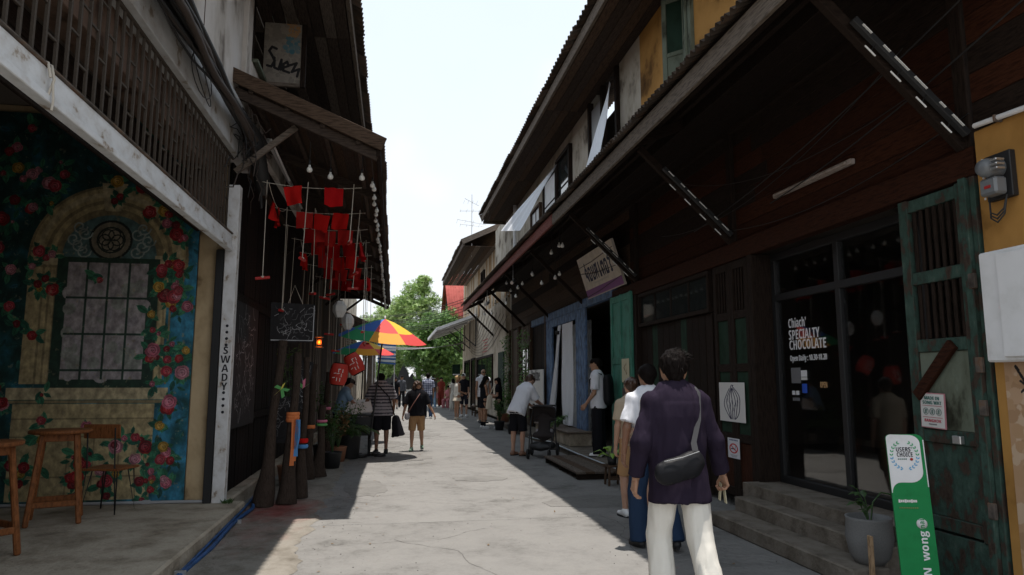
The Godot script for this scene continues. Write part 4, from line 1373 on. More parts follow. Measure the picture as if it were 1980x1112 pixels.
func build_far() -> void:
	# cream two-storey house past the canopy
	var b := thing("cream_house", "cream rendered house with beige boarded upper storey past the canopy", "building")
	var W := 4.05
	span(b, "wall", W, W + 5, 0, 4.6, 25.4, 41.5, M.cream)
	boards(b, "upper_board", W + .05, 4.61, 7.2, 25.4, 41.5, .45, [M.beige_wood, M.cream], .05)
	span(b, "upper_wall", W + .12, W + 5, 4.61, 7.2, 25.4, 41.5, M.beige_wood)
	sheets(b, 6.2, 8.9, 2.62, 7.22, 27.9, 40.0, [M.rust_pale, M.rust], .03, .2)
	span(b, "fascia", 2.7, 2.76, 6.95, 7.18, 27.9, 40.0, M.roof_wood_z)
	for i in 6: span(b, "soffit_board", 2.765 + .225 * i, 2.98 + .225 * i, 6.96, 6.98, 27.9, 40.0, [M.roof_wood_z, M.brown_z, M.grey_z][i % 3])
	bar(b, "verge_board", V(2.65, 7.14, 27.9), V(6.2, 8.8, 27.9), .05, .22, M.grey_x)
	var gable := begin()
	prism(gable, PackedVector2Array([Vector2(4.1, 6.9), Vector2(6.2, 6.9), Vector2(6.2, 8.7), Vector2(4.1, 7.75)]), .1, Transform3D(Basis.IDENTITY, V(0, 0, 28.3)))
	part(b, "gable", gable, M.beige_wood)
	window_frame(b, "window", W, 5.2, 6.6, 25.9, 27.4, M.grey_v, M.pane_grey, 2, 1, .12, .08)
	window_frame(b, "window", W, 5.2, 6.6, 31.5, 32.6, M.dark_v, M.window_glass, 2, 1, .12, .08)
	window_frame(b, "window", W, 1.0, 2.62, 28.6, 34.2, M.dark_v, M.window_glass, 3, 1, .12, .1)
	window_frame(b, "door", W, .12, 2.66, 34.8, 36.7, M.dark_v, M.window_glass, 2, 1, .12, .1)
	window_frame(b, "window", W, .9, 2.62, 37.4, 40.2, M.dark_v, M.window_glass, 2, 2, .12, .1)
	span(b, "door", W - .06, W + .02, .12, 2.6, 25.6, 26.9, M.green_dark)
	for i in 5:
		span(b, "wall_script", W - .008, W + .002, 3.32 - .13 * i, 3.36 - .13 * i, 30.3 + .1 * (i % 2), 32.1 - .2 * ((i * 3) % 4), M.red_paint, 0.0)
	# awning on iron brackets
	var a := thing("iron_awning", "white edged metal awning on iron brackets over cream house door", "awning")
	corrugated(a, V(4.0, 4.75, 34.0), Vector3(0, 0, -1), Vector3(-1.95, -.75, 0), 4.2, .02, .18, M.grey_metal, "sheet")
	corrugated(a, V(4.0, 4.75, 38.2), Vector3(0, 0, -1), Vector3(-1.95, -.75, 0), 4.2, .02, .18, M.grey_metal, "sheet")
	span(a, "edge_trim", 2.0, 2.06, 3.9, 4.06, 34.0, 42.4, M.white)
	bar(a, "side_trim", V(2.05, 4.0, 33.97), V(4.0, 4.74, 33.97), .03, .14, M.white)
	for d in [34.3, 37.0, 40.0, 42.2]:
		bar(a, "bracket", V(3.98, 3.2, d), V(2.9, 4.1, d), .05, .05, M.iron)
		bar(a, "bracket", V(3.98, 3.2, d), V(3.98, 4.7, d), .05, .05, M.iron)
		bar(a, "rafter", V(3.98, 4.6, d), V(2.1, 3.92, d), .05, .06, M.white)
	# red roofed house
	var r := thing("red_roof_house", "tall house with faded red metal roof and dark gable rising beyond cream house", "building")
	span(r, "wall", 5.0, 10.0, 0, 6.9, 52, 60, M.beige_wood)
	var st := begin()
	prism(st, PackedVector2Array([Vector2(52.2, 6.6), Vector2(59.8, 6.6), Vector2(56.0, 9.8)]), .15, Transform3D(Basis(Vector3(0, 0, -1), Vector3.UP, Vector3(-1, 0, 0)), Vector3(4.2, 0, 0)))
	part(r, "gable", st, M.dark_v)
	for i in 7:
		corrugated(r, V(3.9 + .85 * i, 10.1, 56.0), Vector3(1, 0, 0), Vector3(0, -3.9, 4.9), .88, .025, .2, M.red_roof)
		corrugated(r, V(3.9 + .85 * i, 10.1, 56.0), Vector3(1, 0, 0), Vector3(0, -3.9, -4.9), .88, .025, .2, M.red_roof)
	span(r, "window", 4.96, 5.02, 5.0, 6.2, 53.0, 54.6, M.window_glass)
	# left side beyond the lean-to
	var l := thing("grey_shutter_house", "grey shuttered shop front beyond the dark timber shophouse", "building")
	boards(l, "shutter_board", -2.0, .1, 3.6, 27.1, 40.0, .4, [M.grey_v, M.grey_v3, M.cream, M.grey_v2], .05)
	span(l, "wall", -6.0, -2.1, 0, 6.0, 27.05, 40.0, M.pale_wall)
	sheets(l, -2.4, 4.4, -.9, 3.7, 27.2, 39.8, [M.rust_pale, M.rust], .025, .16)
	span(l, "fascia", -1.0, -.95, 3.5, 3.68, 27.2, 39.8, M.grey_z)
	for d in [27.4, 30.5, 33.6, 36.7, 39.6]:
		span(l, "post", -1.1, -1.0, 0, 3.5, d - .05, d + .05, M.grey_v)
	span(l, "garden_wall", -9.0, -2.2, 0, 2.2, 40.2, 60.0, M.pale_wall)
	# end of the street
	var e := thing("boundary_wall", "low pale wall closing the far end of the street", "wall")
	span(e, "wall", -8, 8, 0, 1.1, 62.5, 63.0, M.cream)
	span(e, "coping", -8, 8, 1.101, 1.2, 62.4, 63.1, M.concrete)

# ---------- painted and printed surfaces ----------
func C8(r, g, b) -> Color:
	return Color(r / 255.0, g / 255.0, b / 255.0)

func disc(im: Image, cx: float, cy: float, r: float, c: Color, ry := -1.0) -> void:
	if ry < 0: ry = r
	for y in range(int(cy - ry), int(cy + ry) + 1):
		var q := 1.0 - pow((y - cy) / ry, 2.0)
		if q <= 0.0: continue
		var w := r * sqrt(q)
		im.fill_rect(Rect2i(int(cx - w), y, maxi(1, int(w * 2)), 1), c)

func stroke(im: Image, pts: Array, r: float, c: Color) -> void:
	for i in pts.size() - 1:
		var a: Vector2 = pts[i]
		var b: Vector2 = pts[i + 1]
		var n := maxi(1, int(a.distance_to(b) / maxf(0.7, r * 0.5)))
		for k in n + 1:
			var p := a.lerp(b, k / float(n))
			disc(im, p.x, p.y, r, c)

func leaf_print(im: Image, x: float, y: float, a: float, L: float, c: Color) -> void:
	for k in 9:
		var t := k / 8.0
		disc(im, x + cos(a) * L * t, y + sin(a) * L * t, maxf(1.0, L * 0.26 * sin(PI * clampf(t * 0.95 + 0.05, 0, 1))), c)
	stroke(im, [Vector2(x, y), Vector2(x + cos(a) * L * .9, y + sin(a) * L * .9)], .6, c.darkened(.3))

func rose_print(im: Image, x: float, y: float, r: float, c: Color, rn: RandomNumberGenerator) -> void:
	for k in 7:
		var a := TAU * k / 7.0 + rn.randf()
		disc(im, x + cos(a) * r * .42, y + sin(a) * r * .42, r * .58, c.darkened(rn.randf_range(0.0, .25)))
	for k in 6:
		var a := TAU * k / 6.0 + rn.randf()
		disc(im, x + cos(a) * r * .33, y + sin(a) * r * .33, r * .40, c.lightened(rn.randf_range(.0, .22)))
		var arc := []
		for j in 6:
			var aa := a - .7 + j * .28
			arc.append(Vector2(x + cos(aa) * r * .68, y + sin(aa) * r * .68))
		stroke(im, arc, maxf(.7, r * .05), c.darkened(.35))
	for k in 3:
		var arc := []
		for j in 8:
			var aa := k * 2.1 + j * .5
			var rr := r * (.12 + .13 * k)
			arc.append(Vector2(x + cos(aa) * rr, y + sin(aa) * rr))
		stroke(im, arc, maxf(.7, r * .06), c.darkened(.4) if k % 2 == 0 else c.lightened(.3))

func image_material(im: Image, rough := .7) -> StandardMaterial3D:
	im.generate_mipmaps()
	var m := StandardMaterial3D.new()
	m.albedo_texture = ImageTexture.create_from_image(im)
	m.roughness = rough
	return m

func mural_material() -> StandardMaterial3D:
	var S := 170.0
	var W := 561
	var Hh := 773
	var im := Image.create(W, Hh, false, Image.FORMAT_RGB8)
	var n := FastNoiseLite.new()
	n.seed = 5
	n.frequency = .012
	n.fractal_octaves = 4
	var g := [C8(26, 64, 60), C8(32, 88, 90), C8(44, 120, 142), C8(70, 156, 192)]
	var base := Image.create(W / 2 + 1, Hh / 2 + 1, false, Image.FORMAT_RGB8)
	for y in base.get_height():
		for x in base.get_width():
			var v := n.get_noise_2d(x * 2.0, y * 2.0) * .9 + .35 + .45 * clampf((x * 2.0 - 380.0) / 180.0, -.6, 1.0)
			v = clampf(v, 0.0, .999) * 3.0
			var k := int(v)
			base.set_pixel(x, y, g[k].lerp(g[k + 1], v - k))
	base.resize(W, Hh, Image.INTERPOLATE_BILINEAR)
	im.blit_rect(base, Rect2i(0, 0, W, Hh), Vector2i.ZERO)
	var X := func(x: float) -> float: return (x + 5.65) * S
	var Y := func(y: float) -> float: return (4.705 - y) * S
	var rn := RandomNumberGenerator.new()
	rn.seed = 77
	for k in 420:
		leaf_print(im, rn.randf() * W, rn.randf() * Hh, rn.randf() * TAU, rn.randf_range(10, 22), [C8(36, 94, 84), C8(32, 84, 84), C8(48, 116, 104), C8(44, 110, 128)][k % 4])
	var cream := C8(204, 184, 138)
	var cd := cream.darkened(.22)
	var cl := cream.lightened(.15)
	var R := func(x0, x1, y0, y1, c): im.fill_rect(Rect2i(int(X.call(x0)), int(Y.call(y1)), int((x1 - x0) * S), int((y1 - y0) * S)), c)
	var cx := -3.33
	var sp := 2.98
	# arch rings
	for q in [[.88, cd], [.85, cream], [.80, cl], [.74, cream], [.70, cd], [.66, cream], [.60, cd]]:
		disc(im, X.call(cx), Y.call(sp), q[0] * S, q[1])
	disc(im, X.call(cx), Y.call(sp), .52 * S, C8(96, 128, 128))
	R.call(cx - .86, cx + .66, 1.5, sp, cream)
	for sg in [-1.0, 1.0]:
		for q in [.56, .63, .7]: R.call(cx + sg * q - .012, cx + sg * q + .012, 1.5, sp, cd)
		R.call(cx + sg * .66 - .16, cx + sg * .66 + .16, sp - .1, sp + .04, cl)
		R.call(cx + sg * .66 - .16, cx + sg * .66 + .16, sp - .13, sp - .1, cd)
		pass
	# fanlight scrollwork
	for q in [[.24, C8(30, 40, 36)], [.215, C8(150, 140, 120)], [.16, C8(40, 52, 46)], [.14, C8(168, 156, 136)]]:
		disc(im, X.call(cx), Y.call(sp + .22), q[0] * S, q[1])
	for k in 6:
		var a := TAU * k / 6.0
		var c2 := Vector2(X.call(cx) + cos(a) * .07 * S, Y.call(sp + .22) + sin(a) * .07 * S)
		var ring := []
		for j in 13: ring.append(c2 + Vector2(cos(TAU * j / 12.0), sin(TAU * j / 12.0)) * .065 * S)
		stroke(im, ring, 1.3, C8(36, 44, 40))
	for sg in [-1.0, 1.0]:
		for k in 5:
			var c2 := Vector2(X.call(cx + sg * (.29 + .06 * (k % 3))), Y.call(sp + .08 + .08 * k * .9))
			var ring := []
			for j in 14: ring.append(c2 + Vector2(cos(j * .6), sin(j * .6)) * (.085 - .005 * j) * S)
			stroke(im, ring, 1.6, C8(178, 190, 184))
	R.call(cx - .56, cx + .56, 1.46, sp, C8(44, 72, 58))
	R.call(cx - .44, cx + .44, 1.55, sp - .06, C8(186, 176, 178))
	for k in 60:
		disc(im, X.call(cx - .42 + rn.randf() * .84), Y.call(1.58 + rn.randf() * 1.2), rn.randf_range(5, 16), [C8(176, 168, 172), C8(192, 184, 184), C8(170, 172, 164)][k % 3])
	for q in [-.22, .0, .22]: R.call(cx + q * 1.05 - .012, cx + q * 1.05 + .012, 1.55, sp - .06, C8(44, 72, 58))
	for q in [1.66, 2.08, 2.50]: R.call(cx - .44, cx + .44, q - .012, q + .012, C8(44, 72, 58))
	# keystone, sill, dado
	for k in 34: R.call(cx - .09 - .0016 * k, cx + .09 + .0016 * k, sp + .56 + .01 * k, sp + .575 + .01 * k, cl)
	R.call(cx - .98, cx + .74, 1.32, 1.46, cl)
	R.call(cx - .98, cx + .74, 1.28, 1.32, cd)
	R.call(cx - .9, cx + .60, .2, 1.28, cream)
	for q in [1.1, .9, .45]: R.call(cx - .9, cx + .60, q, q + .02, cd)
	for k in 6: R.call(cx - .84 + .27 * k, cx - .82 + .27 * k, .25, .9, cd)
	# climbing roses
	var cols := [C8(178, 28, 38), C8(196, 38, 44), C8(226, 120, 142), C8(232, 150, 165), C8(222, 170, 62), C8(150, 22, 34), C8(214, 70, 84)]
	var spots := []
	for k in 46: spots.append([rn.randf_range(-2.85, -2.4), rn.randf_range(.2, 3.6)])
	for k in 26: spots.append([rn.randf_range(-3.6, -2.6), rn.randf_range(.18, 1.05)])
	for k in 60: spots.append([rn.randf_range(-5.6, -4.15), rn.randf_range(.3, 4.4)])
	for k in 34: spots.append([rn.randf_range(-4.4, -2.4), rn.randf_range(3.55, 4.6)])
	for k in 16: spots.append([rn.randf_range(-4.1, -3.9), rn.randf_range(.4, 3.3)])
	for k in 8: spots.append([rn.randf_range(-2.75, -2.5), rn.randf_range(2.2, 3.3)])
	spots.append([-3.42, 2.72])
	for i in spots.size():
		var q: Array = spots[i]
		var px: float = X.call(q[0])
		var py: float = Y.call(q[1])
		for j in 6: leaf_print(im, px + rn.randf_range(-8, 8), py + rn.randf_range(-8, 8), rn.randf() * TAU, rn.randf_range(12, 26), [C8(52, 124, 92), C8(42, 106, 84), C8(74, 150, 110)][j % 3])
	for i in spots.size():
		var q: Array = spots[i]
		rose_print(im, X.call(q[0]), Y.call(q[1]), rn.randf_range(6, 15) * (1.0 if i % 3 != 0 else .6), cols[rn.randi() % cols.size()], rn)
	# worn, brushy surface
	var n2 := FastNoiseLite.new()
	n2.seed = 8
	n2.frequency = .05
	n2.fractal_octaves = 5
	n2.fractal_gain = .65
	for y in Hh:
		for x in W:
			var f := .9 + .34 * n2.get_noise_2d(x, y * .7)
			var c := im.get_pixel(x, y)
			if n2.get_noise_2d(x * .8 + 900.0, y * .8) > .42: c = c.lerp(C8(176, 160, 130), .6)
			im.set_pixel(x, y, Color(c.r * f, c.g * f, c.b * f))
	var mm := image_material(im, .75)
	mm.albedo_color = Color(.9, .9, .9)
	return mm

func graffiti_material() -> StandardMaterial3D:
	var im := Image.create(208, 380, false, Image.FORMAT_RGB8)
	im.fill(C8(140, 132, 122))
	var rn := RandomNumberGenerator.new()
	rn.seed = 9
	for k in 300:
		disc(im, rn.randf() * 208, rn.randf() * 380, rn.randf_range(3, 18), C8(140, 132, 122).darkened(rn.randf_range(0, .14)))
	for k in 40: disc(im, 110 + rn.randf() * 90, 100 + rn.randf() * 90, rn.randf_range(4, 16), C8(70, 110, 124).lerp(C8(140, 132, 122), rn.randf() * .6))
	for k in 30: disc(im, 130 + rn.randf() * 70, rn.randf() * 90, rn.randf_range(4, 14), C8(170, 120, 70).lerp(C8(140, 132, 122), rn.randf() * .6))
	var ink := C8(24, 22, 24)
	stroke(im, [Vector2(70, 175), Vector2(45, 165), Vector2(30, 190), Vector2(48, 220), Vector2(62, 250), Vector2(45, 285), Vector2(22, 280)], 7.5, ink)
	stroke(im, [Vector2(60, 230), Vector2(62, 290), Vector2(85, 300), Vector2(100, 240), Vector2(98, 300)], 7.5, ink)
	stroke(im, [Vector2(105, 290), Vector2(140, 275), Vector2(132, 250), Vector2(112, 265), Vector2(112, 305), Vector2(145, 315)], 7.5, ink)
	stroke(im, [Vector2(148, 270), Vector2(185, 255), Vector2(160, 310), Vector2(200, 290), Vector2(190, 335)], 7.5, ink)
	return image_material(im, .8)

# ---------- things on the left ----------
const RB := Basis(Vector3(0, 0, 1), Vector3(0, 1, 0), Vector3(-1, 0, 0))
const LB := Basis(Vector3(0, 0, -1), Vector3(0, 1, 0), Vector3(1, 0, 0))

func leaf(st: SurfaceTool, p: Vector3, dir: Vector3, nrm: Vector3, L: float, w: float, droop := .25) -> void:
	dir = dir.normalized()
	var sd := dir.cross(nrm).normalized()
	nrm = sd.cross(dir).normalized()
	var m := p + dir * L * .45 + nrm * L * .04
	var t := p + dir * L - Vector3.UP * L * droop
	st.set_smooth_group(-1)
	tri(st, p, m + sd * w * .5 - nrm * w * .12, m, nrm)
	tri(st, p, m - sd * w * .5 - nrm * w * .12, m, nrm)
	tri(st, m, m + sd * w * .5 - nrm * w * .12, t, nrm)
	tri(st, m, m - sd * w * .5 - nrm * w * .12, t, nrm)

# bushy plant: stems and leaves, one mesh for leaves, one for stems
func plant(o: Node3D, at: Vector3, h: float, r: float, n: int, L: float, w: float, mat: Material, sd: int, droop := .3) -> void:
	var rn := RandomNumberGenerator.new()
	rn.seed = sd
	var lv := begin()
	var sm := begin()
	var ns := maxi(3, n / 14)
	for k in ns:
		var a := rn.randf() * TAU
		var tip := at + Vector3(cos(a) * r * rn.randf_range(.2, .9), h * rn.randf_range(.55, 1.0), sin(a) * r * rn.randf_range(.2, .9))
		var mid := at.lerp(tip, .55) + Vector3.UP * h * .12
		tube(sm, [at, mid, tip], [.007, .005, .003], 5, false)
		for j in n / ns:
			var t := rn.randf_range(.25, 1.0)
			var p := at.lerp(mid, t * 2.0) if t < .5 else mid.lerp(tip, t * 2.0 - 1.0)
			var dv := Vector3(rn.randf_range(-1, 1), rn.randf_range(-.2, .8), rn.randf_range(-1, 1))
			leaf(lv, p, dv, Vector3.UP + Vector3(rn.randf_range(-.3, .3), 0, rn.randf_range(-.3, .3)), L * rn.randf_range(.6, 1.2), w * rn.randf_range(.7, 1.2), droop)
	part(o, "foliage", lv, mat)
	part(o, "stems", sm, M.leaf_dark)

# palm or fern: arching fronds with leaflets
func fronds(o: Node3D, at: Vector3, n: int, L: float, mat: Material, sd: int, lift := .9) -> void:
	var rn := RandomNumberGenerator.new()
	rn.seed = sd
	for k in n:
		var st := begin()
		var a := TAU * k / n + rn.randf_range(-.3, .3)
		var out := Vector3(cos(a), 0, sin(a))
		var len := L * rn.randf_range(.7, 1.1)
		var lf := lift * rn.randf_range(.6, 1.2)
		var pts := []
		for j in 9:
			var t := j / 8.0
			pts.append(at + out * len * t * .9 + Vector3.UP * len * (lf * t - (lf + .15) * t * t * .75))
		tube(st, pts, .005, 4, false)
		for j in range(1, 9):
			var t: Vector3 = (pts[j] - pts[j - 1]).normalized()
			var sdv := t.cross(Vector3.UP).normalized()
			for q in 3:
				var p: Vector3 = pts[j - 1].lerp(pts[j], q / 3.0)
				var ll := len * .28 * (1.15 - .8 * absf((j + q / 3.0) / 8.0 - .45))
				for sg in [-1.0, 1.0]: leaf(st, p, t * .7 + sdv * sg, Vector3.UP, ll, .018 + ll * .05, .3)
		part(o, "frond", st, mat)

func cafe_table(at: Vector3, turn: float, label: String) -> void:
	var t := thing("cafe_table", label, "table", at, turn, "wooden cafe tables")
	var st := begin()
	lathe(st, [[0.0, .905], [.268, .905], [.28, .897], [.28, .878], [.268, .868], [0.0, .868]], 28)
	part(t, "table_top", st, M.teak)
	for k in 4:
		var a := PI / 4 + PI / 2 * k
		var o := Vector3(cos(a), 0, sin(a))
		bar(t, "leg", o * .20 + Vector3.UP * .868, o * .31, .042, .05, M.teak, .012)
		var o2 := Vector3(cos(a + PI / 2), 0, sin(a + PI / 2))
		bar(t, "stretcher", o * .285 + Vector3.UP * (.20 + .03 * (k % 2)), o2 * .285 + Vector3.UP * (.20 + .03 * (k % 2)), .03, .055, M.teak, .006)
		bar(t, "apron", o * .20 + Vector3.UP * .83, o2 * .20 + Vector3.UP * .83, .025, .07, M.teak, .004)

func flag_cloth(parent: Node3D, at: Vector3, turn: float, w: float, h: float, sd: int) -> void:
	var st := begin()
	st.set_smooth_group(0)
	var bs := Basis(Vector3.UP, turn + rng.randf_range(-.3, .3)) * Basis(Vector3(0, 0, 1), rng.randf_range(-.09, .09)) * Basis(Vector3.RIGHT, rng.randf_range(-.15, .15))
	var F := func(i: int, j: int) -> Vector3:
		var u := i / 6.0 - .5
		var v := j / 6.0
		return at + bs * Vector3(u * w * (1.0 - .03 * v), -v * h, .05 * sin(u * 5.0 + sd) * v + .016 * sin(u * 11.0 + v * 4.0 + sd * 1.7))
	for i in 6:
		for j in 6:
			quad(st, F.call(i, j), F.call(i + 1, j), F.call(i + 1, j + 1), F.call(i, j + 1), bs * Vector3(0, 0, 1))
	part(parent, "flag", st, [M.red_cloth, M.red_faded, M.red_deep][sd % 3])

func sag(a: Vector3, b: Vector3, drop: float, n := 10) -> Array:
	var out := []
	for i in n + 1:
		var t := i / float(n)
		out.append(a.lerp(b, t) - Vector3.UP * drop * 4.0 * t * (1.0 - t))
	return out

func ribbon(parent: Node3D, nm: String, pts: Array, w: float, side: Vector3, mat: Material, vary := .25) -> void:
	var st := begin()
	st.set_smooth_group(0)
	for i in pts.size() - 1:
		var wa := w * (1.0 + vary * sin(i * 2.1))
		var wb := w * (1.0 + vary * sin((i + 1) * 2.1))
		quad(st, pts[i] - side * wa * .5, pts[i] + side * wa * .5, pts[i + 1] + side * wb * .5, pts[i + 1] - side * wb * .5, Vector3(0, 0, 1))
	part(parent, nm, st, mat)

func chalk_material(sd: int, w: int, h: int, frame := false) -> StandardMaterial3D:
	var im := Image.create(w, h, false, Image.FORMAT_RGB8)
	im.fill(C8(26, 24, 26))
	var rn := RandomNumberGenerator.new()
	rn.seed = sd
	for k in 120: disc(im, rn.randf() * w, rn.randf() * h, rn.randf_range(3, 20), C8(26, 24, 26).lightened(rn.randf_range(0, .05)))
	var c := C8(176, 174, 176)
	if frame:
		stroke(im, [Vector2(6, h - 8), Vector2(w - 8, h - 10), Vector2(w - 6, 8)], 2.2, c)
	for k in int(w * h / 850.0):
		var p := Vector2(rn.randf_range(.15, .85) * w, rn.randf_range(.08, .88) * h)
		var a := rn.randf() * TAU
		var q := [p]
		for j in rn.randi_range(3, 9):
			a += rn.randf_range(-.9, .9)
			p += Vector2(cos(a), sin(a)) * rn.randf_range(3, 9)
			q.append(p)
		stroke(im, q, rn.randf_range(.6, 1.3), c.darkened(rn.randf_range(0, .5)))
	return image_material(im, .9)

func left_things() -> void:
	cafe_table(V(-3.30, .15, 7.85), 20, "round wooden cafe table with splayed legs beside the plywood chair")
	cafe_table(V(-3.26, .15, 6.40), 52, "round wooden cafe table standing farther from the mural than the other")
	# chair
	var c := thing("cafe_chair", "plywood chair with thin black wire legs in front of the mural", "chair", V(-2.99, .15, 8.35), -12)
	bpart(c, "seat", Vector3(0, .46, 0), Vector3(.42, .025, .40), M.teak, Basis.IDENTITY, .012)
	bpart(c, "backrest", Vector3(0, .86, .19), Vector3(.40, .15, .02), M.teak, Basis(Vector3.RIGHT, .12), .008)
	for sx in [-1.0, 1.0]:
		tpart(c, "back_stay", [Vector3(.15 * sx, .45, .17), Vector3(.15 * sx, .90, .205)], .008, M.iron)
		for sz in [-1.0, 1.0]:
			tpart(c, "leg", [Vector3(.12 * sx, .45, .12 * sz), Vector3(.19 * sx, .0, .18 * sz), Vector3(.17 * sx, .45, .15 * sz)], .007, M.iron)
	# pipes
	var p := thing("water_pipe", "thin blue plastic water pipe running along the cafe kerb", "pipe")
	tpart(p, "pipe_run", [V(-1.55, .024, 4.2), V(-1.57, .03, 5.2), V(-1.62, .024, 6.2), V(-1.60, .03, 7.0), V(-1.63, .05, 7.9), V(-1.63, .045, 8.4), V(-1.60, .05, 8.9), V(-1.72, .06, 9.6), V(-1.80, .05, 10.6)], .021, M.pipe_blue)
	tpart(p, "pipe_run", [V(-1.60, .026, 4.2), V(-1.62, .03, 5.6), V(-1.655, .05, 7.4), V(-1.66, .08, 8.6), V(-1.75, .05, 9.8)], .013, M.pipe_blue)
	for d in [6.1, 8.15]: span(p, "clip", -1.665, -1.575, .004, .062, d - .012, d + .012, M.steel)
	var gp := thing("floor_conduit", "grey plastic conduit lying at the foot of the mural", "pipe")
	tpart(gp, "conduit", [V(-4.8, .172, 8.78), V(-3.2, .17, 8.785), V(-2.1, .17, 8.74)], .018, M.pipe_grey)
	span(gp, "coupling", -2.78, -2.70, .151, .194, 8.75, 8.80, M.pipe_grey)
	# weed at the post
	var w := thing("weed_tuft", "small green weed growing at the foot of white post", "plant", V(-1.84, .15, 8.66))
	var wl := begin()
	for k in 40:
		var a := rng.randf() * TAU
		leaf(wl, Vector3(cos(a) * .05, 0, sin(a) * .04), Vector3(cos(a) * .5, 1, sin(a) * .5), Vector3(cos(a), .2, sin(a)), rng.randf_range(.04, .09), .02, .2)
	part(w, "leaves", wl, M.leaf_dark)
	# overhead cables on the white wall
	var cb := thing("cable_bundle", "thick bundle of black telephone cables sagging along the white wall", "cable")
	for k in 20:
		var oy := rng.randf_range(-.16, .16)
		var ox := rng.randf_range(-.05, .12)
		var fan := rng.randf_range(-.45, .22)
		var pts := []
		for j in 17:
			var t := j / 16.0
			var d := lerpf(2.6, 9.3, t)
			var pinch := 1.0 - .75 * exp(-pow((d - 7.5) / .9, 2.0))
			var y := 4.56 + oy * pinch - .05 * sin(PI * t) + .02 * sin(t * 19.0 + k)
			if d > 7.6: y += fan * pow((d - 7.6) / 1.7, 1.5)
			pts.append(V(-1.80 + ox * pinch + .015 * sin(k + j * 1.3), y, d))
		tpart(cb, "cable", pts, [.009, .014, .022, .034, .012][k % 5], M.cable if k % 3 else M.cable_brown, 7)
	for k in 2:
		var ring := []
		for j in 15: ring.append(V(-1.82, 4.36 + .17 * cos(j * .42 + k), 6.6 + .35 * sin(j * .42)))
		tpart(cb, "loose_loop", ring, .005, M.cable, 5)
	for k in 26:
		var q := V(-1.82 + rng.randf_range(-.05, .14), 4.55 + rng.randf_range(-.25, .2), 8.5 + rng.randf_range(-.3, .6))
		var pts := [q]
		for j in 6:
			q += Vector3(rng.randf_range(-.06, .07), rng.randf_range(-.22, .08), rng.randf_range(-.16, .16))
			pts.append(q)
		tpart(cb, "loose_wire", pts, rng.randf_range(.004, .009), M.cable if k % 4 else M.cable_brown, 5)
	var jb := thing("junction_box", "black cable splice case hanging in the wire tangle", "box")
	tpart(jb, "case", [V(-1.76, 4.62, 8.55), V(-1.74, 4.45, 8.75), V(-1.70, 4.05, 9.05), V(-1.69, 3.9, 9.12)], [.04, .1, .1, .05], M.cable, 12)
	tpart(jb, "stub", [V(-1.72, 4.0, 9.05), V(-1.70, 3.72, 9.1)], .02, M.cable)
	var hk := thing("rope_hook", "grey rope knot tied round the white beam", "rope")
	var hp := []
	for j in 12: hp.append(V(-1.96 + .055 * cos(j * .9), 3.21 + .11 * sin(j * .9), 4.05 + .006 * j))
	tpart(hk, "loop", hp, .008, M.rope)
	tpart(hk, "tail", [V(-1.905, 3.2, 4.08), V(-1.9, 3.09, 4.09), V(-1.9, 3.03, 4.08)], .007, M.rope)
	# fluorescent fittings on the lean-to wall
	var fl := thing("tube_fitting", "white fluorescent tube fitting under the brown lean-to", "lamp")
	tpart(fl, "tube", [V(-1.66, 4.70, 9.3), V(-1.66, 4.63, 11.0)], .016, M.white)
	tpart(fl, "tube", [V(-1.66, 4.61, 11.3), V(-1.66, 4.56, 12.5)], .016, M.white)
	span(fl, "batten", -1.72, -1.68, 4.66, 4.72, 9.3, 12.5, M.grey_metal)
	# eave lights
	var sl := thing("string_lights", "string of round white bulbs along the edge of brown lean-to", "lights")
	tpart(sl, "wire", [V(-.32, 4.24, 8.5), V(-.32, 4.22, 14.0), V(-.32, 4.24, 20.0), V(-.32, 4.22, 26.5)], .006, M.cable, 5)
	var bst := begin()
	lathe(bst, [[0.0, .05], [.012, .05], [.014, .028], [.028, .012], [.033, -.008], [.027, -.028], [0.0, -.038]], 10)
	bst.generate_normals()
	var bm: Mesh = bst.commit()
	var sst := begin()
	lathe(sst, [[.0, .10], [.012, .10], [.013, .05], [.0, .05]], 8)
	sst.generate_normals()
	var sm: Mesh = sst.commit()
	mesh_cache["bulb"] = bm
	mesh_cache["socket"] = sm
	for k in 46:
		var d := 9.1 + .37 * k + rng.randf_range(-.05, .05)
		bulb(sl, V(-.32 + rng.randf_range(-.02, .02), 4.12 + rng.randf_range(-.02, .02), d), 1.0)
	for q in [[-1.07, 4.12, 8.62], [-.83, 4.08, 8.75], [-.44, 4.07, 8.7]]:
		var hb := thing("hanging_bulb", "single white bulb hanging from lean-to rafter near its open end", "lamp", Vector3.ZERO, 0, "bulbs hanging from the lean-to end")
		tpart(hb, "cord", [V(q[0], q[1] + .1, q[2]), V(q[0], q[1] + .35, q[2])], .004, M.cable, 5)
		bulb(hb, V(q[0], q[1], q[2]), 1.1)
	# bunting rows and cords with red dowels
	var rows := [8.95, 10.2, 11.2, 12.1, 13.2, 14.4, 15.8]
	var xs := [-1.62, -1.12, -.55]
	for i in rows.size():
		var d: float = rows[i]
		var y := 4.02 - .10 * i * .35
		var bt := thing("red_bunting", "row of square red cloth flags strung across under the lean-to", "flags", Vector3.ZERO, 0, "red bunting under the lean-to")
		tpart(bt, "string", sag(V(-1.75, y + .02, d), V(-.45, y, d + .05), .05), .004, M.rope, 5)
		flag_cloth(bt, V(-1.31, y - .03, d + .012), .05 * (i % 3 - 1), .235, .235, i)
		flag_cloth(bt, V(-.80, y - .03, d + .012), -.06 * (i % 2), .235, .24, i + 5)
		if i > 0: flag_cloth(bt, V(-1.06, y - .06, d + .012), .1, .22, .24, i + 8)
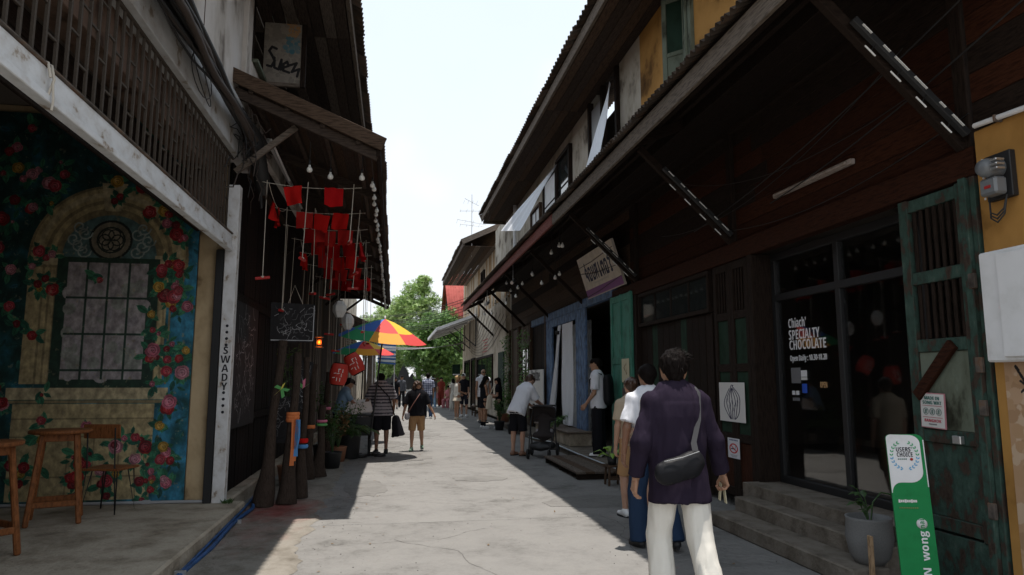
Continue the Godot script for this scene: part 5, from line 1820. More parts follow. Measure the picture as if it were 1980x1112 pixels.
		if i < rows.size() - 1:
			var bt2 := thing("red_bunting", "row of red cloth flags strung along under the lean-to", "flags", Vector3.ZERO, 0, "red bunting under the lean-to, lengthwise")
			var xx: float = [-1.60, -1.15, -.58][i % 3]
			tpart(bt2, "string", sag(V(xx, y, d), V(xx + .04, y - .03, rows[i + 1]), .16), .004, M.rope, 5)
			flag_cloth(bt2, V(xx + .01, y - .17, d + .35), 1.35, .22, .24, i)
			flag_cloth(bt2, V(xx + .02, y - .17, d + .72), 1.75, .22, .24, i + 3)
		for j in 3:
			var L := rng.randf_range(.85, 1.75)
			if i == 0: L = [1.2, .95, .72][j]
			if i == 1: L = [1.45, 1.2, .9][j]
			var x: float = xs[j] + rng.randf_range(-.08, .08) * (1 if i else 0)
			var ch := thing("hanging_charm", "white cord with red wooden dowel hanging from the lean-to", "charm", Vector3.ZERO, 0, "cords with red dowels under the lean-to")
			var dx := rng.randf_range(-.06, .02)
			tpart(ch, "cord", [V(x, y + .03, d), V(x + dx * .5, y - L * .5, d + .02), V(x + dx, y - L, d + .03)], .0055, M.rope, 5)
			var a := rng.randf() * TAU
			var dv := Vector3(cos(a), rng.randf_range(-.25, .25), sin(a)) * .085
			var ce := V(x + dx, y - L - .012, d + .03)
			tpart(ch, "dowel", [ce - dv, ce + dv], .020, M.red_paint, 10)
			var kn := begin()
			lathe(kn, [[0, .022], [.02, .012], [.024, 0], [.02, -.012], [0, -.022]], 8, ce + Vector3.UP * .01)
			part(ch, "knot", kn, M.rope)
	# logs leaning in a row
	var lg := [[-1.54, 9.2, -1.40, 2.05, .125], [-1.29, 9.33, -1.22, 1.9, .12], [-1.17, 9.75, -1.15, 1.85, .095], [-1.29, 11.5, -1.24, 1.8, .12], [-1.14, 11.8, -1.12, 1.15, .13], [-1.21, 13.5, -1.2, 1.7, .12], [-1.42, 12.6, -1.40, 1.75, .1]]
	var ll := ["tallest flared log post leaning beside the chalk wall with green bow", "flared log post with orange and blue cloth tied round it", "slim log post with red and blue band near its flared foot", "log post with a red and orange knot among the row", "short thick log post with green and pink ribbon", "log post beside the black planter tub", "log post set back against the shop wall"]
	for i in lg.size():
		var q: Array = lg[i]
		var o := thing("log_post", ll[i], "post", Vector3.ZERO, 0, "log posts along the shop")
		var a := V(q[0], .022, q[1])
		var bb := V(q[2], q[3], q[1] + .1)
		var pts := []
		var rs := []
		for j in 13:
			var t := j / 12.0
			pts.append(a.lerp(bb, t) + Vector3(.012 * sin(t * 9.0 + i), 0, .012 * cos(t * 7.0 + i)))
			rs.append(q[4] * (.42 + .62 * exp(-pow(t * 4.2, 1.6))) * (1.0 + .06 * sin(t * 21.0 + i * 2.0)))
		tpart(o, "trunk", pts, rs, M.log, 14)
		if i == 2: tpart(o, "foot_pin", [a, a + Vector3(0, -.02, 0)], .01, M.iron)
		if i == 0:
			for k in 5: ribbon(o, "bow", [bb.lerp(a, .30) + V(.07, 0, -.08), bb.lerp(a, .30) + V(.07 + .09 * cos(k * 1.25), .09 * sin(k * 1.25) - .02, -.10)], .05, Vector3(.6, .5, 0), M.bow_yellow if k % 2 else M.bow_green)
		if i == 1:
			for k in 3: tube_band(o, "cloth_band", a.lerp(bb, .545 + .02 * k), .083, .05, [M.bow_orange, M.bow_orange, M.bow_orange][k])
			for k in 3: ribbon(o, "cloth_tail", [a.lerp(bb, .55) + V(.03 + .025 * k, 0, -.09), a.lerp(bb, .44) + V(.05 + .02 * k, 0, -.11), a.lerp(bb, .36) + V(.045 + .02 * k, 0, -.115), a.lerp(bb, .25 + .03 * k) + V(.05 + .02 * k, 0, -.12)], .055, Vector3(1, 0, 0), [M.bow_orange, M.bow_orange, M.bow_blue][k])
		if i == 2:
			tube_band(o, "cloth_band", a.lerp(bb, .40), .066, .06, M.red_cloth)
			tube_band(o, "cloth_band", a.lerp(bb, .36), .070, .05, M.bow_blue)
			for k in 4: ribbon(o, "bow", [a.lerp(bb, .78) + V(-.02, 0, -.07), a.lerp(bb, .78) + V(-.02 + .07 * cos(k * 1.5), .05 + .06 * sin(k * 1.5), -.09)], .05, Vector3(.6, .5, 0), M.bow_pink if k % 2 else M.bow_green)
		if i == 3: tube_band(o, "cloth_band", a.lerp(bb, .45), .075, .06, M.bow_orange)
		if i == 4:
			tube_band(o, "cloth_band", a.lerp(bb, .72), .09, .04, M.bow_green)
			tube_band(o, "cloth_band", a.lerp(bb, .77), .088, .04, M.bow_pink)
		if i == 5: tube_band(o, "cloth_band", a.lerp(bb, .6), .075, .05, M.bow_pink)
	# chalk boards
	var cd := thing("chalk_drawing", "black panel covered in white chalk figures beside white post", "chalkboard")
	picture(cd, "panel", 1.5, 1.6, Transform3D(LB, V(-1.95, 1.75, 9.85)), chalk_material(3, 300, 320), .02)
	var c2 := thing("chalkboard", "framed black chalkboard hung high above the log posts", "chalkboard")
	picture(c2, "board", .62, .55, Transform3D(Basis(Vector3.UP, .35), V(-1.42, 2.36, 10.3)), chalk_material(5, 220, 200, true), .02)
	tpart(c2, "cord", [V(-1.5, 2.63, 10.31), V(-1.42, 2.9, 10.32), V(-1.30, 2.63, 10.33)], .004, M.rope, 5)
	var c3 := thing("chalkboard", "small black chalkboard with dense writing standing behind log posts", "chalkboard")
	picture(c3, "board", .34, .62, Transform3D(Basis(Vector3.UP, .3), V(-1.47, 1.02, 9.95)), chalk_material(8, 130, 230), .02)
	bar(c3, "leg", V(-1.60, .05, 9.97), V(-1.60, .75, 9.97), .03, .03, M.dark_v)
	bar(c3, "leg", V(-1.34, .05, 9.97), V(-1.34, .75, 9.97), .03, .03, M.dark_v)
	var c4 := thing("chalkboard", "narrow leaning chalkboard with pale lettering between the logs", "chalkboard")
	picture(c4, "board", .2, .75, Transform3D(Basis(Vector3.UP, .3) * Basis(Vector3(0, 0, 1), -.15), V(-1.30, 1.45, 10.6)), chalk_material(11, 80, 280), .02)
	bar(c4, "leg", V(-1.33, .05, 10.62), V(-1.32, 1.1, 10.62), .03, .03, M.dark_v)
	# red lanterns
	for i in 2:
		var q: Array = [[-.70, 1.84, 13.0, .5], [-.93, 1.65, 12.5, -.12]][i]
		var lt := thing("paper_lantern", ["red paper lantern with white characters hanging askew", "red paper lantern with white characters hanging upright over the plants"][i], "lantern", V(q[0], q[1], q[2]))
		lt.rotation.z = q[3]
		var st := begin()
		var prof := []
		for j in 15:
			var t := j / 14.0
			prof.append([.155 * pow(sin(PI * (.18 + .64 * t)), .45) + .004 * (j % 2), .18 - .36 * t])
		lathe(st, prof, 20)
		part(lt, "shade", st, M.lantern)
		for e in [.185, -.185]:
			var cs := begin()
			lathe(cs, [[0, .012], [.10, .012], [.105, -.012], [0, -.012]], 16, Vector3(0, e, 0))
			part(lt, "collar", cs, M.dark_x)
		for k in 9:
			var an := 1.1 + .22 * (k % 4) + .1 * (k / 4)
			var yy := .09 - .075 * (k / 3)
			var ra := .160
			var pa := Vector3(cos(an) * ra, yy, sin(an) * ra)
			var pb := Vector3(cos(an + .28) * ra, yy - .01, sin(an + .28) * ra) if k % 2 else Vector3(cos(an) * ra, yy - .06, sin(an) * ra)
			bar(lt, "brush_mark", pa, pb, .012, .012, M.paper, .002)
		tpart(lt, "cord", [Vector3(0, .18, 0), Vector3(sin(q[3]) * .6, .8, 0)], .004, M.rope, 5)
	# pale paper shades behind the flags
	for q in [[-.98, 2.82, 12.9, 0.0], [-.88, 2.66, 13.7, .3]]:
		var ph := thing("paper_lamp", "pale angular paper lamp shade hanging among the red dowels", "lamp", V(q[0], q[1], q[2]), 0, "pale paper shades")
		var hs := begin()
		lathe(hs, [[.05, .15], [.12, .06], [.12, -.04], [.06, -.15]], 6, Vector3.ZERO, Basis(Vector3.UP, q[3]), true)
		part(ph, "shade", hs, M.paper)
		tpart(ph, "cord", [Vector3(0, .14, 0), Vector3(0, 1.5, 0)], .004, M.cable, 5)
		var cp := begin()
		lathe(cp, [[0, .165], [.05, .16], [.052, .145], [0, .145]], 6)
		part(ph, "cap", cp, M.dark_x)
	# amber lamp
	var al := thing("amber_lamp", "small glowing amber lantern under the lean-to", "lamp", V(-1.12, 2.12, 11.0))
	var gs := begin()
	lathe(gs, [[0, .04], [.025, .035], [.03, 0], [.025, -.035], [0, -.04]], 10)
	part(al, "glow", gs, M.amber)
	for k in 4:
		var a := PI / 4 + PI / 2 * k
		bar(al, "cage_bar", Vector3(cos(a) * .05, -.07, sin(a) * .05), Vector3(cos(a) * .05, .07, sin(a) * .05), .008, .008, M.iron)
	bpart(al, "cap", Vector3(0, .08, 0), Vector3(.12, .02, .12), M.iron)
	bpart(al, "base", Vector3(0, -.08, 0), Vector3(.12, .02, .12), M.iron)
	tpart(al, "cord", [Vector3(0, .09, 0), Vector3(0, 2.3, 0)], .004, M.cable, 5)
	var ol := OmniLight3D.new()
	ol.name = "lamp_light"
	ol.light_color = Color(1, .45, .15)
	ol.light_energy = .06
	ol.light_size = .03
	ol.omni_range = 6
	ol.shadow_enabled = true
	ol.position = Vector3(0, 0, .045)
	al.add_child(ol)
	# planter with palm
	var pt := thing("planter_tub", "black tub planter on the road edge holding a dark palm", "planter", V(-.84, .0, 14.6))
	var ts := begin()
	lathe(ts, [[0, 0], [.19, 0], [.20, .03], [.225, .42], [.24, .44], [.235, .48], [.21, .48], [.205, .42], [0, .42]], 20)
	part(pt, "tub", ts, M.black)
	fronds(pt, Vector3(0, .42, 0), 15, .62, M.leaf_dark, 5, 1.2)
	plant(pt, Vector3(0, .42, 0), .75, .35, 150, .13, .05, M.leaf_dark, 6)
	# bushes in pots between logs and stall
	var pl := ["leafy pot plant standing in front of the log row end", "pot plant with yellow dried blooms beside the tub", "dark bushy pot plant behind the red lanterns", "tall dark fern set against shop boards"]
	var pp := [[-1.02, 12.9, .95], [-1.0, 13.9, .7], [-1.35, 14.3, 1.3], [-1.5, 11.0, 1.9]]
	for i in 4:
		var q: Array = pp[i]
		var o := thing("potted_plant", pl[i], "plant", V(q[0], .02, q[1]), 0, "pot plants along the timber shop")
		var ps := begin()
		lathe(ps, [[0, 0], [.12, 0], [.16, .26], [.17, .28], [.15, .28], [.14, .24], [0, .24]], 16)
		part(o, "pot", ps, M.clay if i % 2 else M.black)
		plant(o, Vector3(0, .24, 0), q[2], .30, 170, .12, .05, M.leaf_dry if i == 1 else M.leaf_dark, 20 + i)
	# rainbow parasols
	parasol("rainbow striped parasol leaning over the market stall", V(-.47, .0, 14.97), V(-.19, 2.80, 14.6), .93, .42, true)
	parasol("smaller rainbow parasol standing behind the first one", V(-.80, .0, 18.3), V(-.74, 2.54, 18.1), .80, .32, false)
	# stall with display boards
	var sb := thing("display_stall", "low black stall table with tilted white picture sheets", "stall", V(-.75, 0, 15.4))
	for sx in [-.28, .28]:
		for sz in [-.3, .3]: bar(sb, "leg", Vector3(sx, 0, sz), Vector3(sx, .8, sz), .04, .04, M.dark_v)
	bpart(sb, "table_top", Vector3(0, .82, 0), Vector3(.7, .04, .75), M.black)
	bpart(sb, "cloth_front", Vector3(0, .60, .385), Vector3(.69, .38, .01), M.black)
	bpart(sb, "sheet", Vector3(.05, 1.0, .05), Vector3(.55, .012, .50), M.paper, Basis(Vector3.RIGHT, .55))
	bpart(sb, "sheet", Vector3(.12, .98, .38), Vector3(.42, .010, .30), M.paper, Basis(Vector3.RIGHT, .75) * Basis(Vector3.UP, .2))
	# far awnings on the left
	var tw := thing("white_tarpaulin", "sloping white tarpaulin over far market stall", "awning")
	var s1 := begin()
	quad(s1, V(-1.9, 3.9, 28.0), V(-.75, 2.75, 28.0), V(-.75, 2.75, 33.0), V(-1.9, 3.9, 33.0), Vector3.UP)
	quad(s1, V(-1.9, 3.88, 28.0), V(-.75, 2.73, 28.0), V(-.75, 2.73, 33.0), V(-1.9, 3.88, 33.0), Vector3.DOWN)
	part(tw, "sheet", s1, M.white_cloth)
	for d in [28.1, 32.9]: bar(tw, "pole", V(-.8, 0, d), V(-.8, 2.76, d), .04, .04, M.steel)
	var ba := thing("striped_awning", "blue and white striped market awning beyond the parasols", "awning")
	for k in 14:
		var y := 3.5 - .085 * k
		bar(ba, "stripe", V(-.75, y, 34.0), V(.10, y - .06 + .03 * sin(k * 1.3), 33.6), .02, .084, M.tarp_blue if k % 2 else M.white_cloth)
	for x in [-.7, .05]: bar(ba, "pole", V(x, 0, 34.05), V(x, 3.5, 34.05), .05, .05, M.steel)

func bulb(parent: Node3D, at: Vector3, s: float) -> void:
	var o := MeshInstance3D.new()
	o.name = "bulb"
	o.mesh = mesh_cache["bulb"]
	o.material_override = M.bulb
	o.transform = Transform3D(Basis.from_scale(Vector3(s, s, s)), at)
	parent.add_child(o, true)
	var q := MeshInstance3D.new()
	q.name = "socket"
	q.mesh = mesh_cache["socket"]
	q.material_override = M.black
	o.add_child(q)

func tube_band(parent: Node3D, nm: String, at: Vector3, r: float, h: float, mat: Material) -> void:
	var st := begin()
	lathe(st, [[r * .9, h * .5], [r, h * .3], [r * 1.04, 0], [r, -h * .3], [r * .9, -h * .5]], 14, at)
	part(parent, nm, st, mat)

func parasol(label: String, foot: Vector3, top: Vector3, r: float, drop: float, base: bool) -> void:
	var o := thing("parasol", label, "parasol", Vector3.ZERO, 0, "rainbow parasols")
	tpart(o, "pole", [foot + Vector3(0, .03, 0), foot.lerp(top, .5), top], .017, M.dark_pole, 8)
	var up := (top - foot).normalized()
	var sx := up.cross(Vector3(0, 0, -1)).normalized()
	var sz := sx.cross(up)
	var cols := [M.par_red, M.par_green, M.par_blue, M.par_yellow, M.par_yellow, M.par_red, M.par_blue, M.par_green]
	var band := [M.par_blue, M.par_red, M.par_yellow, M.par_blue, M.par_red, M.par_orange, M.par_green, M.par_blue]
	for k in 8:
		for lay in 2:
			var st := begin()
			st.set_smooth_group(0)
			var n := 6
			for i in n:
				for q in 3:
					var f := func(ii: int, qq: int) -> Vector3:
						var a := TAU * (k + ii / float(n)) / 8.0 + .25
						var t: float = (.0 + .66 * qq / 3.0) if lay == 0 else (.66 + .34 * qq / 3.0)
						var belly: float = 1.0 - .05 * sin(PI * ii / n) * t
						var y := -drop * pow(t, 1.35) - .02 * t * sin(PI * ii / n)
						return top + (sx * cos(a) + sz * sin(a)) * r * t * belly + up * y
					quad(st, f.call(i, q), f.call(i + 1, q), f.call(i + 1, q + 1), f.call(i, q + 1), up)
			part(o, "panel", st, cols[k] if lay == 0 else band[k])
		var a := TAU * k / 8.0 + .25
		var rim := top + (sx * cos(a) + sz * sin(a)) * r * .98 - up * (drop + .015)
		tpart(o, "rib", [top - up * .03, top.lerp(rim, .55) - up * .01, rim], .005, M.steel, 5)
		tpart(o, "strut", [top - up * .45, top.lerp(rim, .5) - up * .02], .004, M.steel, 5)
	var fs := begin()
	lathe(fs, [[0, .07], [.018, .06], [.02, 0]], 8, top)
	part(o, "finial", fs, M.white)
	if base:
		for k in 4:
			var a := PI / 2 * k + .5
			bar(o, "base_arm", foot + Vector3(0, .03, 0), foot + Vector3(cos(a) * .36, .02, sin(a) * .36), .05, .035, M.black)
		tpart(o, "base_sleeve", [foot, foot.lerp(top, .12)], .028, M.black, 10)
		for k in 4:
			var a := PI / 2 * k + .5
			var bsx := begin()
			lathe(bsx, [[0, .06], [.11, .055], [.12, .03], [.12, 0], [0, 0]], 14, foot + Vector3(cos(a) * .27, .0, sin(a) * .27) + Vector3(0, .001, 0))
			part(o, "base_weight", bsx, M.black)

# ---------- things on the right ----------
func thai_sign_material() -> StandardMaterial3D:
	var im := Image.create(480, 176, false, Image.FORMAT_RGB8)
	im.fill(C8(206, 198, 184))
	var rn := RandomNumberGenerator.new()
	rn.seed = 4
	for k in 160: disc(im, rn.randf() * 480, rn.randf() * 140, rn.randf_range(4, 22), C8(206, 198, 184).darkened(rn.randf_range(0, .07)))
	im.fill_rect(Rect2i(0, 140, 480, 36), C8(132, 84, 138))
	im.fill_rect(Rect2i(0, 172, 480, 4), C8(180, 170, 160))
	var ink := C8(34, 38, 66)
	# heavy looped letters, strokes in a 0..1 cell, y down
	var glyphs := [
		[[[.1, .5], [.3, .4], [.35, .55], [.15, .6]], [[.1, .3], [.3, .08], [.75, .08], [.85, .3], [.85, .95], [.5, .62]], [[.5, -.32], [.5, -.12]]],
		[[[.3, .55], [.15, .55], [.15, .75], [.3, .75]], [[.15, .75], [.2, .95], [.85, .95], [.85, .25], [.7, .08], [.2, .1], [.1, .3]]],
		[[[.3, .12], [.12, .12], [.15, .3], [.35, .42], [.2, .6], [.25, .95], [.85, .95], [.85, .05]]],
		[[[.15, .95], [.15, .55], [.4, .5], [.4, .7]], [[.1, .3], [.25, .08], [.7, .08], [.85, .3], [.85, .95]], [[.55, .45], [.98, .0]]],
		[[[.5, .05], [.5, .95], [.75, .95], [.75, .75]]],
		[[[.3, .95], [.12, .8], [.12, .25], [.3, .08], [.5, .22], [.7, .08], [.88, .25], [.88, .95]], [[.3, .95], [.4, .7], [.3, .6]]],
		[[[.3, .55], [.15, .55], [.15, .75], [.3, .75]], [[.15, .75], [.2, .95], [.85, .95], [.85, .25], [.7, .08], [.2, .1], [.1, .3]]],
		[[[.2, .08], [.8, .2], [.55, .5], [.8, .95], [.5, .95]], [[.45, -.1], [.55, -.3], [.85, -.25]]]]
	var x := 62.0
	for g in glyphs:
		for s in g:
			var q := []
			for p in s: q.append(Vector2(x + p[0] * 36.0, 52.0 + p[1] * 56.0))
			stroke(im, q, 6.2, ink)
		x += 45.0
	for k in 26: im.fill_rect(Rect2i(150 + k * 7, 120, 4, 6), C8(170, 165, 160))
	return image_material(im, .7)

func pod_poster_material() -> StandardMaterial3D:
	var im := Image.create(150, 220, false, Image.FORMAT_RGB8)
	im.fill(C8(214, 212, 210))
	var ink := C8(38, 36, 66)
	for k in 7:
		var f := (k - 3) / 3.0
		var q := []
		for j in 17:
			var t := j / 16.0
			q.append(Vector2(78 + f * 46.0 * pow(sin(PI * (.06 + .88 * t)), .7) + 3.0 * sin(t * 9.0 + k), 34 + 170 * t))
		stroke(im, q, 2.1, ink)
	stroke(im, [Vector2(78, 36), Vector2(70, 26), Vector2(76, 14), Vector2(86, 16), Vector2(80, 24), Vector2(90, 30)], 2.2, ink)
	for k in 8:
		var a := Vector2(50 + k * 8, 90 + (k * 37) % 50)
		stroke(im, [a, a + Vector2(3, 20)], 1.2, ink)
	return image_material(im, .8)

func smoke_poster_material() -> StandardMaterial3D:
	var im := Image.create(90, 130, false, Image.FORMAT_RGB8)
	im.fill(C8(214, 214, 220))
	for k in 6: im.fill_rect(Rect2i(14 + k * 11, 8, 8, 9), C8(70, 90, 130))
	disc(im, 45, 66, 33, C8(190, 34, 40))
	disc(im, 45, 66, 25, C8(214, 214, 220))
	im.fill_rect(Rect2i(24, 66, 34, 7), C8(24, 24, 28))
	stroke(im, [Vector2(60, 62), Vector2(57, 56), Vector2(62, 50)], 1.4, C8(24, 24, 28))
	stroke(im, [Vector2(26, 48), Vector2(64, 84)], 3.4, C8(190, 34, 40))
	for k in 3: im.fill_rect(Rect2i(18 + 4 * k, 108 + 6 * k, 54 - 8 * k, 2), C8(120, 122, 130))
	return image_material(im, .8)

func street_art_material() -> StandardMaterial3D:
	var im := Image.create(200, 320, false, Image.FORMAT_RGB8)
	im.fill(C8(176, 142, 110))
	var rn := RandomNumberGenerator.new()
	rn.seed = 21
	for k in 400: disc(im, rn.randf() * 200, rn.randf() * 320, rn.randf_range(2, 14), [C8(174, 140, 106), C8(190, 164, 138), C8(164, 130, 98), C8(182, 150, 120)][k % 4])
	# rope with a bow, blue ball shape with a red rim, striped pink and yellow shape
	stroke(im, [Vector2(20, 6), Vector2(42, 44), Vector2(74, 74)], 2.4, C8(30, 28, 30))
	for k in 5: stroke(im, [Vector2(36, 34), Vector2(36 + 13 * cos(k * 1.25), 34 + 13 * sin(k * 1.25))], 1.6, C8(30, 28, 30))
	disc(im, 104, 60, 26, C8(214, 158, 60))
	disc(im, 112, 78, 24, C8(206, 130, 136))
	disc(im, 96, 190, 46, C8(140, 40, 44))
	disc(im, 102, 190, 40, C8(60, 78, 128))
	for k in 5: stroke(im, [Vector2(74 + 8 * k, 168), Vector2(70 + 9 * k, 214)], 1.0, C8(90, 104, 150))
	disc(im, 92, 150, 12, C8(196, 44, 70))
	disc(im, 84, 270, 24, C8(216, 150, 60))
	disc(im, 84, 280, 22, C8(206, 112, 146))
	im.fill_rect(Rect2i(68, 298, 34, 20), C8(70, 110, 160))
	for k in 4: im.fill_rect(Rect2i(68, 300 + 5 * k, 34, 2), C8(220, 220, 224))
	return image_material(im, .9)

func song_wat_sign() -> void:
	var t := thing("notice_plate", "white plate with pink edge lettered MADE IN SONG WAT BANGKOK", "sign")
	var tf := Transform3D(RB * Basis(Vector3(0, 0, 1), -.03), V(4.135, 1.315, 4.875))
	picture(t, "plate", .25, .27, tf, M.plate_pink, .008)
	picture(t, "face", .235, .255, tf * Transform3D(Basis.IDENTITY, Vector3(0, 0, .003)), M.paper, .002)
	var w := func(s: String, h: float, y: float, m: Material, wd: float): word(t, "lettering", s, h, tf * Transform3D(Basis.IDENTITY, Vector3(0, y, .005)), m, true, false, wd)
	w.call("MADE IN", .026, .095, M.sign_green, .15)
	w.call("SONG WAT", .026, .060, M.sign_green, .19)
	w.call("BANGKOK", .022, -.078, M.sign_red, .17)
	for y in [.036, -.052]: bpart(t, "rule", tf * Vector3(0, y, .005), Vector3(.20, .003, .002), M.sign_red, tf.basis, 0.0)
	for k in 3:
		var st := begin()
		lathe(st, [[.024, .001], [.027, .001], [.027, -.001], [.024, -.001]], 20, tf * Vector3(-.066 + .066 * k, -.008, .005), tf.basis * Basis(Vector3.RIGHT, PI / 2))
		part(t, "ring_mark", st, M.sign_green)
		for j in 4: bpart(t, "brush_mark", tf * Vector3(-.066 + .066 * k + .002 * (j - 2), -.020 + .008 * j, .005), Vector3(.028 - .004 * (j % 2), .003, .002), M.sign_green, tf.basis, 0.0)
		bpart(t, "brush_mark", tf * Vector3(-.066 + .066 * k, -.008, .0052), Vector3(.003, .034, .002), M.sign_green, tf.basis, 0.0)
	for j in 7: bpart(t, "fine_print", tf * Vector3(-.036 + .012 * j, -.105, .005), Vector3(.008, .009, .002), M.sign_grey, tf.basis, 0.0)

func award_board() -> void:
	# tall green board with a white rounded badge top, facing the lane
	var t := thing("award_sign", "tall green board with white laurel badge lettered USERS' CHOICE", "sign")
	var tf := Transform3D(Basis(Vector3.UP, deg_to_rad(-26)) * Basis(Vector3(0, 0, 1), .035) * Basis(Vector3.RIGHT, -.05), V(3.58, .585, 4.47))
	var w := .118
	var h := .585
	var pv := PackedVector2Array([Vector2(-w, -h), Vector2(w, -h)])
	for j in 7:
		var a := PI / 2 * j / 6.0
		pv.append(Vector2(w - .05 + .05 * cos(PI / 2 - PI / 2 + a) , h - .05 + .05 * sin(a)))
	for j in 7:
		var a := PI / 2 + PI / 2 * j / 6.0
		pv.append(Vector2(-w + .03 + .03 * cos(a), h - .03 + .03 * sin(a)))
	var st := begin()
	prism(st, pv, .03, tf)
	part(t, "board", st, M.board_green)
	var wv := PackedVector2Array()
	for j in 9:
		var a := PI / 2 * j / 8.0
		wv.append(Vector2(w - .09 + .065 * cos(a), h - .065 + .06 * sin(a)))
	for j in 7:
		var a := PI / 2 + PI / 2 * j / 6.0
		wv.append(Vector2(-w + .03 + .03 * cos(a), h - .03 + .03 * sin(a)))
	wv.append(Vector2(-w, h - .40))
	for j in 7:
		var a := PI - PI / 2 * j / 6.0
		wv.append(Vector2(-w + .065 + .06 * cos(a), h - .40 + .07 * sin(a)))
	for j in 8:
		var a := -PI / 2 + PI / 2 * j / 7.0
		wv.append(Vector2(w - .105 + .08 * cos(a), h - .255 + .075 * sin(a)))
	var s2 := begin()
	prism(s2, wv, .002, tf * Transform3D(Basis.IDENTITY, Vector3(0, 0, .002)))
	part(t, "badge", s2, M.white)
	var ed := begin()
	box(ed, tf * Vector3(w - .003, h - .20, .002), Vector3(.006, .32, .004), tf.basis)
	part(t, "edge_strip", ed, M.white)
	var W := func(s: String, hh: float, x: float, y: float, m: Material, wd: float): word(t, "lettering", s, hh, tf * Transform3D(Basis.IDENTITY, Vector3(x, y, .004)), m, true, false, wd)
	W.call("USERS'", .030, -.012, h - .105, M.ink, .10)
	W.call("CHOICE", .030, -.010, h - .140, M.ink, .10)
	for j in 5: bpart(t, "fine_print", tf * Vector3(-.052 + .012 * j, h - .170, .004), Vector3(.009, .007, .002), M.sign_green, tf.basis, 0.0)
	var rd := begin()
	lathe(rd, [[0, .002], [.010, .002], [.010, 0]], 12, tf * Vector3(.030, h - .172, .003), tf.basis * Basis(Vector3.RIGHT, PI / 2))
	part(t, "red_seal", rd, M.red_paint)
	for sg in [-1.0, 1.0]:
		for j in 10:
			var a := -1.35 + 2.35 * j / 9.0
			var p := Vector3(-.012 + sg * .082 * cos(a), h - .145 + .095 * sin(a), .004)
			for e in [-.5, .5]:
				var lf := begin()
				var dv := Vector3(-sg * sin(a), cos(a), 0).rotated(Vector3(0, 0, 1), e * 1.1)
				var nn := Vector3(-dv.y, dv.x, 0)
				tri(lf, tf * p, tf * (p + dv * .012 + nn * .005), tf * (p + dv * .022), tf.basis.z)
				tri(lf, tf * p, tf * (p + dv * .012 - nn * .005), tf * (p + dv * .022), tf.basis.z)
				part(t, "laurel_leaf", lf, M.laurel_blue if j < 5 else M.laurel_green)
	for j in 9: bpart(t, "fine_print", tf * Vector3(-.078 + .013 * j, h - .455, .003), Vector3(.011, .016 if j % 3 else .022, .002), M.paper, tf.basis, 0.0)
	for j in 10: bpart(t, "fine_print", tf * Vector3(-.078 + .012 * j, h - .50, .003), Vector3(.009, .009, .002), M.leaf_pale, tf.basis, 0.0)
	var tv := tf * Transform3D(Basis(Vector3(0, 0, 1), PI / 2), Vector3(.045, -.36, .003))
	word(t, "lettering", "LINEMAN  wong", .048, tv, M.white, true, false, .58)
	var st3 := begin()
	lathe(st3, [[0, .002], [.034, .002], [.034, 0]], 20, tf * Vector3(.045, -.02, .002), tf.basis * Basis(Vector3.RIGHT, PI / 2))
	part(t, "speech_bubble", st3, M.white)
	word(t, "lettering", "nai", .032, tf * Transform3D(Basis(Vector3(0, 0, 1), PI / 2), Vector3(.045, -.02, .005)), M.board_green, true)
	bpart(t, "foot", V(3.58, .012, 4.47), Vector3(.34, .024, .30), M.black, Basis(Vector3.UP, deg_to_rad(-26)))

func shop_lettering() -> void:
	var t := thing("window_lettering", "white shop lettering SPECIALTY CHOCOLATE on the dark glass", "lettering")
	var tf := Transform3D(RB, V(4.408, 0, 6.93))
	var W := func(s: String, h: float, x: float, y: float, wd: float, m: Material): word(t, "lettering", s, h, tf * Transform3D(Basis.IDENTITY, Vector3(x, y, 0)), m, true, false, wd)
	W.call("Chiach'", .10, -.17, 2.18, .34, M.letter_white)
	W.call("SPECIALTY", .105, -.055, 2.05, .58, M.letter_white)
	W.call("CHOCOLATE", .105, 0, 1.935, .68, M.letter_white)
	W.call("Open Daily : 10.30-18.20", .06, 0, 1.79, .68, M.letter_white)
	var st := thing("door_stickers", "cluster of payment stickers and arrows on the dark glass", "stickers")
	var B := func(nm: String, x: float, y: float, w: float, h: float, m: Material): bpart(st, nm, tf * Vector3(x, y, .002), Vector3(w, h, .004), m, RB, 0.0)
	B.call("card_strip", -.24, 1.60, .18, .17, M.sign_grey)
	B.call("card", -.085, 1.62, .11, .07, M.letter_white)
	B.call("card", -.085, 1.565, .11, .03, M.paper)
	B.call("blue_sticker", -.085, 1.46, .09, .10, M.sticker_blue)
	for k in 2: B.call("arrow", -.30 + .075 * k, 1.41, .055, .045, M.letter_white)
	for k in 4: B.call("fine_print", -.31 + .035 * k, 1.34, .025, .035, M.sign_grey)
	word(st, "lettering", "OPEN", .06, tf * Transform3D(Basis.IDENTITY, Vector3(.26, 1.50, .002)), M.letter_amber, true, false, .12)

func light_bar(d: float, label: String) -> void:
	var t := thing("light_bar", label, "lamp", Vector3.ZERO, 0, "light bars on the canopy brackets")
	var a := V(4.12, 3.34, d - .09)
	var b := V(3.25, 4.16, d - .09)
	bar(t, "housing", a, b, .05, .05, M.black)
	for k in 6:
		var p := a.lerp(b, .06 + .16 * k)
		var q := a.lerp(b, .06 + .16 * k + [.10, .05, .11, .12, .06, .08][k])
		bar(t, "lens", p + Vector3(0, 0, .028), q + Vector3(0, 0, .028), .03, .006, M.lens)
	for k in 4:
		var p := a.lerp(b, .1 + .22 * k) + Vector3(-.07, -.09, .03)
		bar(t, "tube", p, p + (b - a) * .09, .012, .012, M.lens)
		bar(t, "hanger", p + (b - a) * .04, p + (b - a) * .04 + Vector3(.07, .08, -.03), .008, .008, M.iron)

